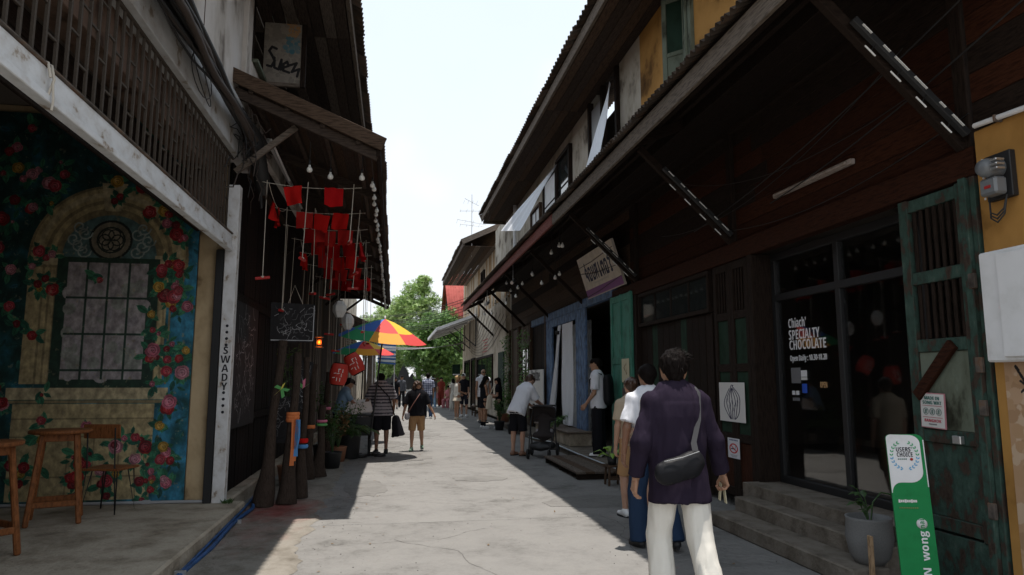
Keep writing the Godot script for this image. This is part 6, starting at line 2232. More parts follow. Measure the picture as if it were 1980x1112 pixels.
func right_things() -> void:
	song_wat_sign()
	award_board()
	shop_lettering()
	for q in [[4.4, "light bar on the bracket beside the ochre pier"], [8.05, "light bar on the bracket above the pod poster"], [11.55, "light bar on the bracket beside the hanging shop sign"]]:
		light_bar(q[0], q[1])
	# hanging shop sign
	var s := thing("shop_sign", "cream board with dark looped lettering and purple band, wired above the doors", "sign")
	var by := Vector3(-.288, .957, 0).normalized()
	var sb := Basis(Vector3(0, 0, 1), by, Vector3(0, 0, 1).cross(by))
	var stf := Transform3D(sb, V(4.0, 3.70, 13.3))
	picture(s, "board", 2.4, .88, stf, thai_sign_material(), .05)
	for e in [[.30, .25, .33], [-.05, .12, -.30], [-.26, -.40, -.12]]:
		tpart(s, "wire", [stf * Vector3(-1.2, e[1], .01), stf * Vector3(-.2, (e[1] + e[0]) * .5 - .03, .012), stf * Vector3(1.2, e[0], .01)], .006, M.cable, 5)
	# posters
	var p1 := thing("pod_poster", "white poster with a dark line drawing of a ribbed pod", "poster")
	picture(p1, "sheet", .66, .48, Transform3D(RB, V(4.143, 1.28, 8.18)), pod_poster_material(), .003)
	var p2 := thing("smoking_notice", "small white no smoking notice with red crossed circle", "sign")
	picture(p2, "sheet", .30, .24, Transform3D(RB, V(4.143, .72, 8.18)), smoke_poster_material(), .003)
	for i in 2:
		var p3 := thing("door_poster", ["cream poster with leaf drawing on the green door", "dark photo poster under the cream one on green door"][i], "poster")
		var tf := Transform3D(RB, V(4.095, [1.72, 1.20][i], 12.06))
		picture(p3, "sheet", .40, .42, tf, M.cream_paper if i == 0 else M.photo_dark, .004)
		for k in 6:
			var a := k * 1.05
			var st := begin()
			var c := tf * Vector3(.03 * cos(a), -.02 + .03 * k - .06, .003)
			leaf(st, c, RB * Vector3(cos(a), .8, 0), RB.z, .09, .03, 0)
			part(p3, "print", st, M.leaf_dry if i == 0 else M.paper)
	# fluorescent batten on the red boards
	var fb := thing("tube_batten", "dusty fluorescent batten fixed to the dark red boards", "lamp")
	bar(fb, "batten", V(4.16, 3.58, 7.0), V(4.16, 3.565, 5.65), .05, .05, M.dust_white)
	tpart(fb, "tube", [V(4.12, 3.575, 6.95), V(4.12, 3.56, 5.7)], .014, M.dust_white)
	# meter and boxes on the pier
	var m := thing("electric_meter", "grey electric meter with looped cables on the ochre pier", "meter")
	span(m, "backboard", 4.07, 4.118, 2.78, 3.10, 3.93, 4.14, M.black)
	span(m, "case", 3.97, 4.069, 2.80, 2.92, 3.96, 4.10, M.meter_grey, .015)
	var dm := begin()
	lathe(dm, [[0, .14], [.05, .135], [.065, .10], [.07, 0], [0, 0]], 18, V(4.069, 2.99, 4.03), Basis(Vector3(0, 0, 1), PI / 2))
	part(m, "dial_dome", dm, M.meter_grey)
	for k in 3: span(m, "terminal", 3.93, 4.0, 2.95 + .03 * k, 2.965 + .03 * k, 3.90, 3.955, M.steel)
	span(m, "label_mark", 3.966, 3.9695, 2.845, 2.865, 4.0, 4.05, M.red_paint, 0.0)
	for k in 3:
		tpart(m, "cable_loop", [V(4.05, 2.79, 4.10), V(4.03, 2.69 - .02 * k, 4.08), V(4.02, 2.66 - .025 * k, 4.02), V(4.03, 2.70 - .02 * k, 3.97), V(4.05, 2.79, 3.96)], .006, M.cable, 6)
	for y in [2.80, 2.95, 3.08]: span(m, "clip", 4.06, 4.07, y, y + .015, 4.14, 4.155, M.white)
	var wb := thing("white_cabinet", "white folded metal cabinet cover on the ochre pier", "box")
	span(wb, "cover", 3.99, 4.118, 1.67, 2.42, 3.55, 4.18, M.white, .012)
	span(wb, "door", 3.972, 3.988, 1.70, 2.39, 3.60, 4.02, M.white, .006)
	var pv := thing("white_conduit", "white plastic conduit running along the ochre pier", "pipe")
	tpart(pv, "pipe", [V(4.08, 3.36, 4.2), V(4.08, 3.31, 3.4)], .02, M.white)
	span(pv, "clip", 4.05, 4.118, 3.32, 3.37, 4.0, 4.02, M.rust)
	var sa := thing("wall_painting", "patch of bright street painting low on the ochre pier", "painting")
	picture(sa, "paint", .95, 1.50, Transform3D(RB, V(4.117, .92, 3.70)), street_art_material(), .003)
	var cn := thing("slack_wires", "slack black wires crossing under the rusty canopy", "cable")
	for k in 3:
		tpart(cn, "wire", sag(V(4.14, 3.5 + .4 * k, 4.3 + .3 * k), V(4.14, 3.5 + .3 * ((k * 3) % 5), 8.5 + .9 * k), .22 + .08 * (k % 3), 14), .005, M.cable, 5)
	for k in 2: tpart(cn, "wire", sag(V(3.6, 4.5, 1.0 + k), V(4.1, 3.5 + .1 * k, 7.0 + 2.0 * k), .2, 14), .007, M.cable, 5)
	# pot beside the steps
	var po := thing("grey_planter", "round grey planter with sparse leggy plant at the step end", "planter", V(3.70, .14, 5.12))
	var ps := begin()
	lathe(ps, [[0, 0], [.11, 0], [.15, .06], [.175, .20], [.165, .33], [.172, .35], [.155, .35], [.15, .31], [0, .31]], 24)
	part(po, "pot", ps, M.pot_grey)
	plant(po, Vector3(0, .31, 0), .26, .16, 22, .10, .05, M.leaf_dark, 41)
	tpart(po, "vine", [Vector3(.02, .31, 0), Vector3(.06, .45, -.02), Vector3(.16, .52, -.05), Vector3(.26, .50, -.06)], .006, M.leaf_dark, 5)
	var pg := thing("wooden_stake", "pale wooden stake standing before the grey planter", "stake")
	bar(pg, "stake", V(3.53, .0, 4.88), V(3.53, .40, 4.88), .05, .02, M.pale_stake, .004)
	bar(pg, "foot", V(3.45, .015, 4.88), V(3.62, .015, 4.88), .03, .03, M.pale_stake, .004)
	var rc := thing("red_canister", "small red canister behind the green board", "canister", V(3.92, .40, 4.98))
	var rs := begin()
	lathe(rs, [[0, 0], [.05, 0], [.052, .01], [.052, .12], [.045, .13], [0, .13]], 14)
	part(rc, "can", rs, M.red_paint)
	var rl := begin()
	lathe(rl, [[.045, .13], [.04, .15], [0, .155]], 14)
	part(rc, "lid", rl, M.black)
	# wooden deck before the green door, low bench with plant
	var dk := thing("wooden_deck", "low weathered timber deck step before the green door", "step")
	for k in 5: span(dk, "deck_board", 2.86 + .15 * k, 3.005 + .15 * k, .09, .125, 10.85, 13.3, [M.grey_z2, M.brown_z, M.grey_z2][k % 3])
	for d in [10.95, 12.1, 13.2]: span(dk, "bearer", 2.88, 3.6, .0, .089, d - .04, d + .04, M.dark_x)
	var wp := thing("white_pipe", "pale plastic pipe along the shop floor edge", "pipe")
	tpart(wp, "pipe", [V(3.59, .13, 11.0), V(3.59, .12, 13.4), V(3.60, .14, 16.0), V(3.63, .04, 18.8)], .016, M.pale_pipe)
	var st2 := thing("plant_stool", "small dark wooden stool holding a yellow green plant", "stool", V(3.27, 0, 10.28))
	for sx in [-1, 1]:
		for sz in [-1, 1]: bar(st2, "leg", Vector3(.10 * sx, 0, .10 * sz), Vector3(.085 * sx, .27, .085 * sz), .03, .03, M.brown_v)
	bpart(st2, "seat", Vector3(0, .285, 0), Vector3(.26, .03, .26), M.brown_x)
	for e in [-1, 1]: bar(st2, "stretcher", Vector3(-.09, .1, .095 * e), Vector3(.09, .1, .095 * e), .02, .03, M.brown_x)
	var yp := thing("young_plant", "yellow green broad leafed young plant on the stool", "plant", V(3.25, .30, 10.28))
	var ypst := begin()
	lathe(ypst, [[0, 0], [.06, 0], [.075, .12], [.065, .12], [.06, .1], [0, .1]], 14)
	part(yp, "pot", ypst, M.black)
	for k in 9:
		var a := k * 2.4
		var lf := begin()
		var dv := Vector3(cos(a), 1.1 - .12 * k, sin(a))
		tube(lf, [Vector3(0, .1, 0), Vector3(0, .1, 0) + dv * .09], .004, 4, false)
		leaf(lf, Vector3(0, .1, 0) + dv * .09, dv, Vector3.UP - Vector3(cos(a), 0, sin(a)) * .5, .24, .085, .45)
		part(yp, "leaf", lf, M.leaf_bright)
	# curtains of the blue bay
	var cu := thing("white_curtain", "long white cloth curtains tied apart in the blue doorway", "curtain")
	drape(cu, V(4.13, 2.92, 17.0), V(4.11, 2.92, 17.35), V(4.08, .50, 17.85), V(4.06, .50, 18.15), 1)
	drape(cu, V(4.13, 2.92, 15.85), V(4.11, 2.92, 16.95), V(4.10, .50, 15.85), V(4.08, .50, 16.75), 2)
	var hb := begin()
	lathe(hb, [[0, .05], [.05, .04], [.06, 0], [.05, -.04], [0, -.05]], 10, V(4.02, 2.72, 17.0))
	part(cu, "rosette", hb, M.black)
	# white cloths blowing from upper windows
	var b1 := thing("window_cloth", "white cloth hanging from the wide upper window onto the canopy", "cloth")
	drape(b1, V(3.46, 6.50, 10.70), V(3.50, 6.48, 10.80), V(2.98, 4.90, 9.75), V(3.02, 4.92, 10.75), 3)
	var b2 := thing("window_cloth", "long white cloth streaming from the shuttered window past the eave", "cloth")
	drape(b2, V(3.46, 6.30, 14.62), V(3.46, 6.22, 14.75), V(2.36, 4.93, 15.5), V(2.62, 4.72, 14.4), 4)
	# far end of the canopy row
	var ov := thing("drink_poster", "white standing poster board lettered Ovaltine before the boarded bay", "poster")
	picture(ov, "board", 2.0, 1.12, Transform3D(RB, V(4.02, 1.28, 19.75)), M.paper, .03)
	word(ov, "lettering", "Ovaltine", .30, Transform3D(RB, V(4.015, 1.68, 19.75)), M.ink, true, true, 1.2)
	for k in 3: bpart(ov, "print", V(4.015, 1.15 - .16 * k, 19.6 + .2 * k), Vector3(.004, .09, .34), [M.leaf_dry, M.red_paint, M.ink][k], Basis.IDENTITY, 0.0)
	bar(ov, "leg", V(4.05, .15, 18.85), V(4.05, .75, 18.85), .04, .04, M.dark_v)
	bar(ov, "leg", V(4.05, .15, 20.65), V(4.05, .75, 20.65), .04, .04, M.dark_v)
	# vines and pots
	for i in 2:
		var v := thing("climbing_vine", ["leafy vine climbing the timber post near poster", "vine with orange leaves climbing the last canopy post"][i], "plant")
		var lv := begin()
		var rn := RandomNumberGenerator.new()
		rn.seed = 60 + i
		var d0: float = [21.3, 24.6][i]
		for k in 420:
			var y := rn.randf_range(.4, 3.1)
			var p := V(4.02 + rn.randf_range(-.14, .08), y, d0 + rn.randf_range(-.45, .45) * (.4 + .3 * y))
			leaf(lv, p, Vector3(rn.randf_range(-1, .2), rn.randf_range(-.6, .4), rn.randf_range(-1, 1)), Vector3(-1, .4, 0), rn.randf_range(.07, .14), .06, .3)
		part(v, "foliage", lv, M.leaf if i == 0 else M.leaf_dark)
		tpart(v, "stem", [V(4.05, .15, d0), V(4.03, 1.2, d0 + .1), V(4.04, 2.2, d0 - .1), V(4.05, 3.1, d0 + .05)], .018, M.bark, 6)
	var pq := [[3.45, 20.3, .6], [3.30, 21.9, .75], [3.75, 23.6, .9], [3.8, 16.3, .35]]
	var pn := ["pot plant by the kerb beside the stroller man", "pot plant by kerb behind the women in black", "taller pot plant against timber posts past the poster", "tiny pot plant on floor below blue sill"]
	for i in 4:
		var q: Array = pq[i]
		var o := thing("potted_plant", pn[i], "plant", V(q[0], .0 if q[0] < 3.6 else .15, q[1]), 0, "pot plants on the right")
		var st := begin()
		lathe(st, [[0, 0], [.12, 0], [.17, .26], [.18, .28], [.16, .28], [.15, .24], [0, .24]], 16)
		part(o, "pot", st, M.black if i != 2 else M.clay)
		plant(o, Vector3(0, .24, 0), q[2], .34, 160, .13, .055, M.leaf if i != 1 else M.leaf_dark, 70 + i)
	# bulbs and spotlights under the far canopy
	var cl := thing("canopy_bulbs", "cluster of clear bulbs on hanging cords under the far canopy", "lights")
	for k in 22:
		var d := 12.6 + .55 * k + rng.randf_range(-.3, .3)
		var x := rng.randf_range(2.92, 3.5)
		var y := rng.randf_range(3.72, 4.25)
		tpart(cl, "cord", [V(x, y + .08, d), V(x + .02, 4.55, d + .02)], .004, M.cable, 4)
		bulb(cl, V(x, y, d), 1.15)
	for q in [[3.0, 4.02, 17.6], [2.95, 3.95, 22.3]]:
		var sp := thing("spotlight", "silver cylinder spotlight under the maroon canopy edge", "lamp", Vector3.ZERO, 0, "silver spotlights under the canopy")
		tpart(sp, "can", [V(q[0] - .05, q[1], q[2] - .12), V(q[0] + .06, q[1] + .1, q[2] + .12)], .045, M.steel, 12)
		tpart(sp, "stem", [V(q[0], q[1] + .05, q[2]), V(q[0], 4.5, q[2])], .01, M.steel, 6)
	# wires drooping from canopy end
	var wr := thing("drooping_wires", "thin dark wires drooping from canopy end to the cream house", "cable")
	for k in 10:
		tpart(wr, "wire", sag(V(3.1 + .1 * k, 4.3 - .05 * k, 26.5 - .2 * k), V(4.0, 3.9 - .08 * k, 34.0 + .4 * k), .25 + .06 * k, 12), .010, M.cable, 4)
	# low bench by the cream house
	var be := thing("low_bench", "low dark wooden bench against the cream house wall", "bench", V(3.62, 0, 30.6))
	bpart(be, "seat", Vector3(0, .42, 0), Vector3(.36, .04, 1.3), M.brown_z)
	for sz in [-.55, .55]:
		for sx in [-.14, .14]: bar(be, "leg", Vector3(sx, 0, sz), Vector3(sx, .4, sz), .05, .05, M.brown_v)
		bar(be, "stretcher", Vector3(-.14, .12, sz), Vector3(.14, .12, sz), .03, .04, M.brown_x)
	var dsn := thing("dark_sign", "dark green hanging sign board with a white strip by cream house", "sign")
	bpart(dsn, "board", V(3.36, 2.08, 38.0), Vector3(.42, .62, .06), M.green_dark)
	bpart(dsn, "strip", V(3.36, 1.84, 37.96), Vector3(.36, .07, .02), M.white)
	bar(dsn, "post", V(3.55, 0, 38.05), V(3.55, 2.4, 38.05), .05, .05, M.dark_v)
	# stroller
	stroller(V(3.02, 0, 14.2), 158)

func drape(parent: Node3D, a0: Vector3, a1: Vector3, b0: Vector3, b1: Vector3, sd: int) -> void:
	var st := begin()
	st.set_smooth_group(0)
	var F := func(i: int, j: int) -> Vector3:
		var u := i / 28.0
		var v := j / 16.0
		var p := a0.lerp(a1, u).lerp(b0.lerp(b1, u), v)
		var out := Vector3(-1, 0, .1)
		return p + out * (.035 * sin(u * 22.0 + sd + v * 1.5) + .03 * sin(v * 5.0 + u * 3.0 + sd)) * (.25 + .75 * v) + Vector3.DOWN * .05 * sin(PI * v) * (sd % 2)
	for i in 28:
		for j in 16: quad(st, F.call(i, j), F.call(i + 1, j), F.call(i + 1, j + 1), F.call(i, j + 1), Vector3(-1, 0, .3))
	part(parent, "cloth", st, M.white_cloth)

func stroller(at: Vector3, turn: float) -> void:
	var t := thing("baby_stroller", "dark baby stroller with hood up pushed at the kerb", "stroller", at, turn)
	# hood: bent shell, seat, basket, frame, wheels; rear towards the viewer
	var hs := begin()
	hs.set_smooth_group(0)
	var F := func(i: int, j: int, r: float) -> Vector3:
		var a := -.15 + 2.1 * i / 10.0
		var x := .24 * (2.0 * j / 8.0 - 1.0)
		var bulge := 1.0 - .14 * pow(2.0 * j / 8.0 - 1.0, 4)
		return Vector3(x * r, .74 + .30 * sin(a) * bulge * r, .10 + .27 * cos(a) * bulge * r)
	for i in 10:
		for j in 8:
			quad(hs, F.call(i, j, 1.0), F.call(i + 1, j, 1.0), F.call(i + 1, j + 1, 1.0), F.call(i, j + 1, 1.0), Vector3(0, 1, 1))
			quad(hs, F.call(i, j, .96), F.call(i + 1, j, .96), F.call(i + 1, j + 1, .96), F.call(i, j + 1, .96), Vector3(0, -1, -1))
	part(t, "hood", hs, M.stroller_cloth)
	blob(t, "seat_back", [bone(Vector3(-.17, .42, .18), Vector3(.17, .42, .18), .06, .06, .05), bone(Vector3(-.19, .75, .34), Vector3(.19, .75, .34), .04, .04, .05), bone(Vector3(0, .42, .2), Vector3(0, .75, .33), .13, .13, .06, false, false, Vector3(0, .3, 1).normalized(), .4)], .02, M.stroller_cloth)
	blob(t, "canopy_pocket", [bone(Vector3(-.14, .50, .30), Vector3(.14, .50, .30), .05, .05, .03), bone(Vector3(-.1, .40, .27), Vector3(.1, .40, .27), .05, .05, .03)], .02, M.stroller_grey)
	blob(t, "basket", [bone(Vector3(-.18, .22, .20), Vector3(.18, .22, .20), .07, .07, .04), bone(Vector3(-.16, .22, -.22), Vector3(.16, .22, -.22), .06, .06, .04), bone(Vector3(0, .20, .2), Vector3(0, .20, -.2), .14, .12, .05, false, false, Vector3.UP, .5)], .02, M.black)
	for sx in [-1.0, 1.0]:
		tpart(t, "frame_tube", [Vector3(.25 * sx, .12, .30), Vector3(.26 * sx, .5, .12), Vector3(.25 * sx, .78, .16), Vector3(.24 * sx, 1.0, .40)], .013, M.iron)
		tpart(t, "frame_tube", [Vector3(.20 * sx, .10, -.42), Vector3(.25 * sx, .5, .0), Vector3(.26 * sx, .72, .12)], .013, M.iron)
		for q in [[.27, .30, .13], [.21, -.42, .10]]:
			var ws := begin()
			var tb := Basis(Vector3(0, 0, 1), PI / 2)
			lathe(ws, [[q[2] - .03, .022], [q[2] - .008, .022], [q[2], .012], [q[2], -.012], [q[2] - .008, -.022], [q[2] - .03, -.022], [q[2] - .03, .022]], 20, Vector3(q[0] * sx, q[2], q[1]), tb)
			var wh := part(t, "wheel", ws, M.rubber)
			var rs := begin()
			lathe(rs, [[0, .012], [q[2] - .032, .010], [q[2] - .032, -.010], [0, -.012]], 14, Vector3(q[0] * sx, q[2], q[1]), tb)
			part(wh, "hub", rs, M.meter_grey)
	tpart(t, "handle", [Vector3(-.24, 1.0, .40), Vector3(-.2, 1.02, .43), Vector3(.2, 1.02, .43), Vector3(.24, 1.0, .40)], .017, M.rubber)
	tpart(t, "axle", [Vector3(-.27, .13, .30), Vector3(.27, .13, .30)], .012, M.iron)

# ---------- people, trees and what closes the view ----------
func D(x, y, z) -> Vector3:
	return Vector3(x, y, z)

func people() -> void:
	var stand := [[D(-.05, -1, 0), D(0, -1, .02)], [D(.05, -1, 0), D(0, -1, .02)]]
	# man in purple, walking away
	person({"label": "man in loose purple long sleeved shirt and white trousers with black sling bag", "pos": V(1.93, 0, 4.62), "yaw": 3.0, "h": 1.75, "cell": .0115, "wide": 1.05,
		"legs": [[D(-.07, -1, -.20), D(-.02, -1, .16)], [D(.04, -1, .20), D(.03, -1, .42)]], "arms": [[D(-.34, -1, .06), D(-.10, -1, -.22)], [D(.40, -1, .04), D(.34, -1, -.20)]], "curl": [.4, .85],
		"look": -16, "nod": 6, "hair": "full", "head": 1.1, "tousle": .012, "top": M.purple, "sleeve": .93, "hem": .20, "loose": .05, "wrinkle": .017, "collar": true, "bottom": M.offwhite, "leg_loose": .028, "shoe": M.white, "skin": M.skin})
	var j := J
	var base := V(1.93, 0, 4.62)
	var rot := Basis(Vector3.UP, deg_to_rad(3.0))
	var tf := Transform3D(rot, base)
	var pa := thing("folded_paper", "folded cream paper held in the hand of the man in purple", "paper")
	var hw: Vector3 = tf * (j[7])
	bar(pa, "sheet", hw + D(.02, -.07, -.04), hw + D(.045, -.21, -.06), .035, .006, M.cream_paper, .001)
	bar(pa, "sheet", hw + D(.005, -.07, -.045), hw + D(.005, -.19, -.075), .03, .006, M.cream_paper, .001)
	var bg := thing("sling_bag", "black nylon sling bag worn across the purple shirt", "bag")
	var bc: Vector3 = tf * (D(-.09, 1.0, .205))
	blob(bg, "pouch", [bone(bc + D(-.10, -.045, 0), bc + D(.10, .02, .0), .07, .075, .04, false, false, D(0, 0, 1), .62), bone(bc + D(-.08, -.05, .01), bc + D(.08, -.01, .01), .075, .07, .03, false, false, D(0, 0, 1), .6)], .011, M.nylon, .008, Vector3(1, 1, 1))
	tpart(bg, "zip", [bc + D(-.12, .03, .045), bc + D(0, .055, .055), bc + D(.12, .09, .045)], .003, M.meter_grey, 6)
	var shr: Vector3 = tf * (j[5])
	ribbon(bg, "strap", [bc + D(.11, .03, .035), bc.lerp(shr, .35) + D(.03, 0, .05), bc.lerp(shr, .7) + D(.01, 0, .065), shr + D(-.04, .06, .085), shr + D(-.055, .10, .045), shr + D(-.06, .105, .0), shr + D(-.08, .09, -.09)], .040, D(.95, .25, .1).normalized(), M.strap, 0.0)
	# man in white tee, walking away
	person({"label": "man in white tee shirt and wide blue jeans with flowered tote", "pos": V(2.44, 0, 6.5), "yaw": 6.0, "h": 1.70, "cell": .013, "wide": 1.02,
		"legs": [[D(-.08, -1, -.16), D(-.02, -1, .10)], [D(.05, -1, .16), D(.02, -1, .42)]], "arms": [[D(-.30, -1, .05), D(-.06, -1, -.16)], [D(.25, -1, -.02), D(.0, -1, -.3)]],
		"look": 0, "nod": 4, "hair": "short", "tousle": .006, "top": M.tee, "sleeve": .55, "hem": .08, "loose": .035, "wrinkle": .016, "bottom": M.denim, "leg_loose": .034, "shoe": M.black, "skin": M.skin_dark})
	j = J
	base = V(2.44, 0, 6.5)
	tf = Transform3D(Basis(Vector3.UP, deg_to_rad(6.0)), base)
	var tb := thing("tote_bag", "flowered cloth tote hanging from the white tee shoulder", "bag")
	var ts: Vector3 = tf * (j[4])
	blob(tb, "bag", [bone(ts + D(-.02, -.36, .02), ts + D(.02, -.58, .02), .10, .12, .03, false, true, D(1, 0, 0), .35)], .014, M.floral, .01, Vector3(.8, .5, .8))
	ribbon(tb, "strap", [ts + D(.03, -.3, .10), ts + D(.05, -.02, .11), ts + D(.06, .075, .02), ts + D(.05, .03, -.09)], .03, D(1, .2, 0), M.cream_cloth)
	var nk: Vector3 = tf * (j[3])
	var pr := thing("shirt_print", "small line of dark print across the white tee back", "print")
	for k in 9: bpart(pr, "letter_mark", nk + D(-.055 + .0135 * k, -.085, .128), Vector3(.009, .010 if k % 3 else .013, .003), M.ink, Basis.IDENTITY, 0.0)
	# woman ahead, mostly hidden
	person({"label": "woman in beige top and khaki shorts half hidden by white tee", "pos": V(2.76, 0, 7.9), "yaw": 8.0, "h": 1.58, "cell": .016,
		"legs": [[D(-.06, -1, -.15), D(-.02, -1, .08)], [D(.05, -1, .14), D(.02, -1, .4)]], "hair": "bun", "hair_mat": M.hair_brown, "top": M.beige, "sleeve": .5, "loose": .03, "bottom": M.khaki, "leg_len": .5, "leg_loose": .03, "shoe": M.white, "sole": M.black, "skin": M.skin_pale})
	# man in the dark doorway
	person({"label": "man in white tee and black trousers with black backpack in dark doorway", "pos": V(3.79, .15, 12.75), "yaw": 62.0, "h": 1.80, "cell": .019,
		"legs": stand, "arms": [[D(-.15, -1, -.05), D(-.1, -.8, -.6)], [D(.15, -1, .06), D(.02, -1, -.25)]], "look": 8, "nod": 0, "face": true, "hair": "short", "top": M.tee, "sleeve": .55, "hem": .1, "loose": .035, "wrinkle": .014, "bottom": M.ink_cloth, "leg_loose": .04, "shoe": M.white, "sole": M.black, "skin": M.skin})
	var bp := thing("backpack", "black backpack on the man in the doorway", "bag", V(3.79, .15, 12.75), 62)
	blob(bp, "pack", [bone(D(-.08, 1.40, .19), D(-.08, 1.05, .20), .11, .12, .03, false, false, D(0, 0, 1), .7), bone(D(.08, 1.40, .19), D(.08, 1.05, .20), .11, .12, .05, false, false, D(0, 0, 1), .7)], .02, M.nylon)
	for sx in [-1.0, 1.0]: tpart(bp, "strap", [D(.12 * sx, 1.5, .10), D(.13 * sx, 1.535, .0), D(.13 * sx, 1.40, -.135), D(.14 * sx, 1.15, -.10)], .014, M.nylon, 6)
	# man bending to the stroller
	person({"label": "man in white tee and black shorts bending over the stroller", "pos": V(2.58, 0, 14.55), "yaw": -55.0, "h": 1.76, "cell": .018, "bend": 30,
		"legs": [[D(-.05, -1, .02), D(0, -1, .06)], [D(.05, -1, -.10), D(0, -1, .06)]], "arms": [[D(-.1, -.9, -.5), D(.15, -.5, -.9)], [D(.1, -.9, -.5), D(.0, -.45, -.9)]], "look": -5, "nod": 38, "face": true, "hair": "short", "hair_mat": M.hair_brown, "top": M.tee, "sleeve": .58, "hem": .13, "loose": .055, "wrinkle": .016, "bottom": M.ink_cloth, "leg_len": .52, "leg_loose": .04, "shoe": M.skin_dark, "sole": M.black, "skin": M.skin_pale})
	# walker towards the viewer
	person({"label": "woman walking in black blouse and khaki shorts with small grey crossbody bag", "pos": V(.54, 0, 15.85), "yaw": 172.0, "h": 1.53, "cell": .016, "wide": 1.16,
		"legs": [[D(-.05, -1, .16), D(-.02, -1, .42)], [D(.05, -1, -.2), D(.02, -1, .03)]], "arms": [[D(-.42, -1, .10), D(-.55, -1, .05)], [D(.36, -1, .0), D(.22, -1, -.12)]], "look": 42, "nod": 0, "face": true, "hair": "curly", "hair_mat": M.hair_brown, "top": M.ink_cloth, "sleeve": .6, "hem": .06, "loose": .06, "wrinkle": .016, "bottom": M.khaki, "leg_len": .5, "leg_loose": .04, "shoe": M.shoe_green, "sole": M.black, "skin": M.skin})
	j = J
	var cb := thing("crossbody_bag", "small grey bag on brown strap across the black blouse", "bag", V(.54, 0, 15.85), 172)
	blob(cb, "pouch", [bone(D(.20, .80, -.14), D(.20, .74, -.14), .055, .06, .02, false, false, D(0, 0, 1), .6)], .012, M.stroller_grey)
	tpart(cb, "strap", [D(.18, .84, -.15), D(.05, 1.05, -.19), D(-.07, 1.24, -.15), D(-.09, 1.285, -.02), D(-.07, 1.2, .13)], .011, M.strap_brown, 6)
	# stout customer at the stall, back to us, grey striped shirt
	person({"label": "customer in grey striped shirt and black shorts at the market stall", "pos": V(-.22, 0, 15.4), "yaw": 14.0, "h": 1.70, "cell": .017, "wide": 1.28,
		"legs": stand, "arms": [[D(-.35, -1, -.15), D(.1, -.6, -.8)], [D(.34, -1, -.1), D(.05, -.9, -.45)]], "bend": 10, "look": 10, "nod": 22, "hair": "bun", "top": M.ombre, "sleeve": .55, "hem": .15, "loose": .045, "wrinkle": .014,
		"top_colours": func(v: Vector3) -> Color: return Color(.30, .28, .30) if fposmod(v.y, .07) > .03 else Color(.05, .045, .055), "bottom": M.ink_cloth, "leg_len": .5, "leg_loose": .05, "shoe": M.black, "skin": M.skin_dark})
	var bb := thing("shoulder_bag", "large black cloth bag hanging beside stall customer", "bag", V(-.22, 0, 15.4), 14)
	blob(bb, "bag", [bone(D(.30, .72, .02), D(.36, .36, .04), .09, .15, .04, false, true, D(0, 0, 1), .6)], .018, M.ink_cloth, .01)
	tpart(bb, "strap", [D(.28, .78, .02), D(.1, 1.2, .19), D(-.1, 1.42, .12), D(-.12, 1.47, .0)], .012, M.nylon, 6)
	# stall keeper behind the display
	person({"label": "stall keeper in blue checked shirt leaning over the display sheets", "pos": V(-1.12, 0, 15.3), "yaw": -75.0, "h": 1.62, "cell": .024, "bend": 18, "arms": [[D(-.1, -.8, -.5), D(.1, -.3, -.9)], [D(.1, -.8, -.5), D(0, -.4, -.9)]], "nod": 25, "hair": "short", "cap": "peak", "cap_mat": M.black, "top": M.pale_blue, "sleeve": .5, "bottom": M.ink_cloth, "shoe": M.black})
	# the two women in black
	person({"label": "woman in short black dress with white sneakers and black socks reading phone", "pos": V(2.93, 0, 22.9), "yaw": -75.0, "h": 1.68, "cell": .022, "legs": stand, "arms": [[D(-.1, -1, -.1), D(.2, -.3, -.9)], [D(.1, -1, -.1), D(-.15, -.3, -.9)]], "nod": 28, "hair": "long", "top": M.ink_cloth, "sleeve": 0.0, "hem": .1, "top_name": "dress", "bottom_name": "skirt", "bottom": M.ink_cloth, "leg_len": .62, "leg_loose": .02, "shoe": M.white, "socks": M.ink_cloth, "skin": M.skin})
	person({"label": "woman in black outfit with tan tote facing the woman on phone", "pos": V(3.42, 0, 22.8), "yaw": 75.0, "h": 1.62, "cell": .022, "legs": stand, "arms": [[D(-.1, -1, -.1), D(.2, -.1, -.9)], [D(.1, -1, -.1), D(-.15, .1, -.9)]], "nod": 10, "hair": "long", "top": M.ink_cloth, "sleeve": .4, "hem": .1, "bottom_name": "skirt", "bottom": M.ink_cloth, "leg_len": .75, "leg_loose": .05, "shoe": M.white, "skin": M.skin_pale})
	var tt := thing("canvas_tote", "long tan canvas tote on the second woman in black", "bag", V(3.10, 0, 22.7))
	blob(tt, "bag", [bone(D(0, 1.0, 0), D(-.02, .62, 0), .09, .12, .03, false, true, D(0, 0, 1), .4)], .022, M.cream_cloth)
	tpart(tt, "strap", [D(0, 1.05, 0), D(.12, 1.35, .05), D(.2, 1.40, .0)], .014, M.cream_cloth, 5)
	# bald man in white vest
	person({"label": "bald man in sunglasses and white sleeveless top behind the women", "pos": V(3.25, 0, 25.6), "yaw": 190.0, "h": 1.95, "cell": .024, "wide": 1.1, "legs": stand, "hair": "bald", "top": M.tee, "sleeve": .12, "hem": .1, "loose": .03, "bottom": M.ink_cloth, "leg_len": .52, "shoe": M.black, "skin": M.skin})
	var sg := thing("sunglasses", "dark sunglasses on the bald man", "glasses", V(3.25, 0, 25.6), 190)
	var hc: Vector3 = J[8]
	for sx in [-1.0, 1.0]: bpart(sg, "lens", hc + D(.034 * sx, .016, -.105), Vector3(.055, .042, .012), M.black)
	tpart(sg, "frame", [hc + D(-.10, .02, .0), hc + D(-.085, .02, -.095), hc + D(.085, .02, -.095), hc + D(.10, .02, .0)], .006, M.black, 5)
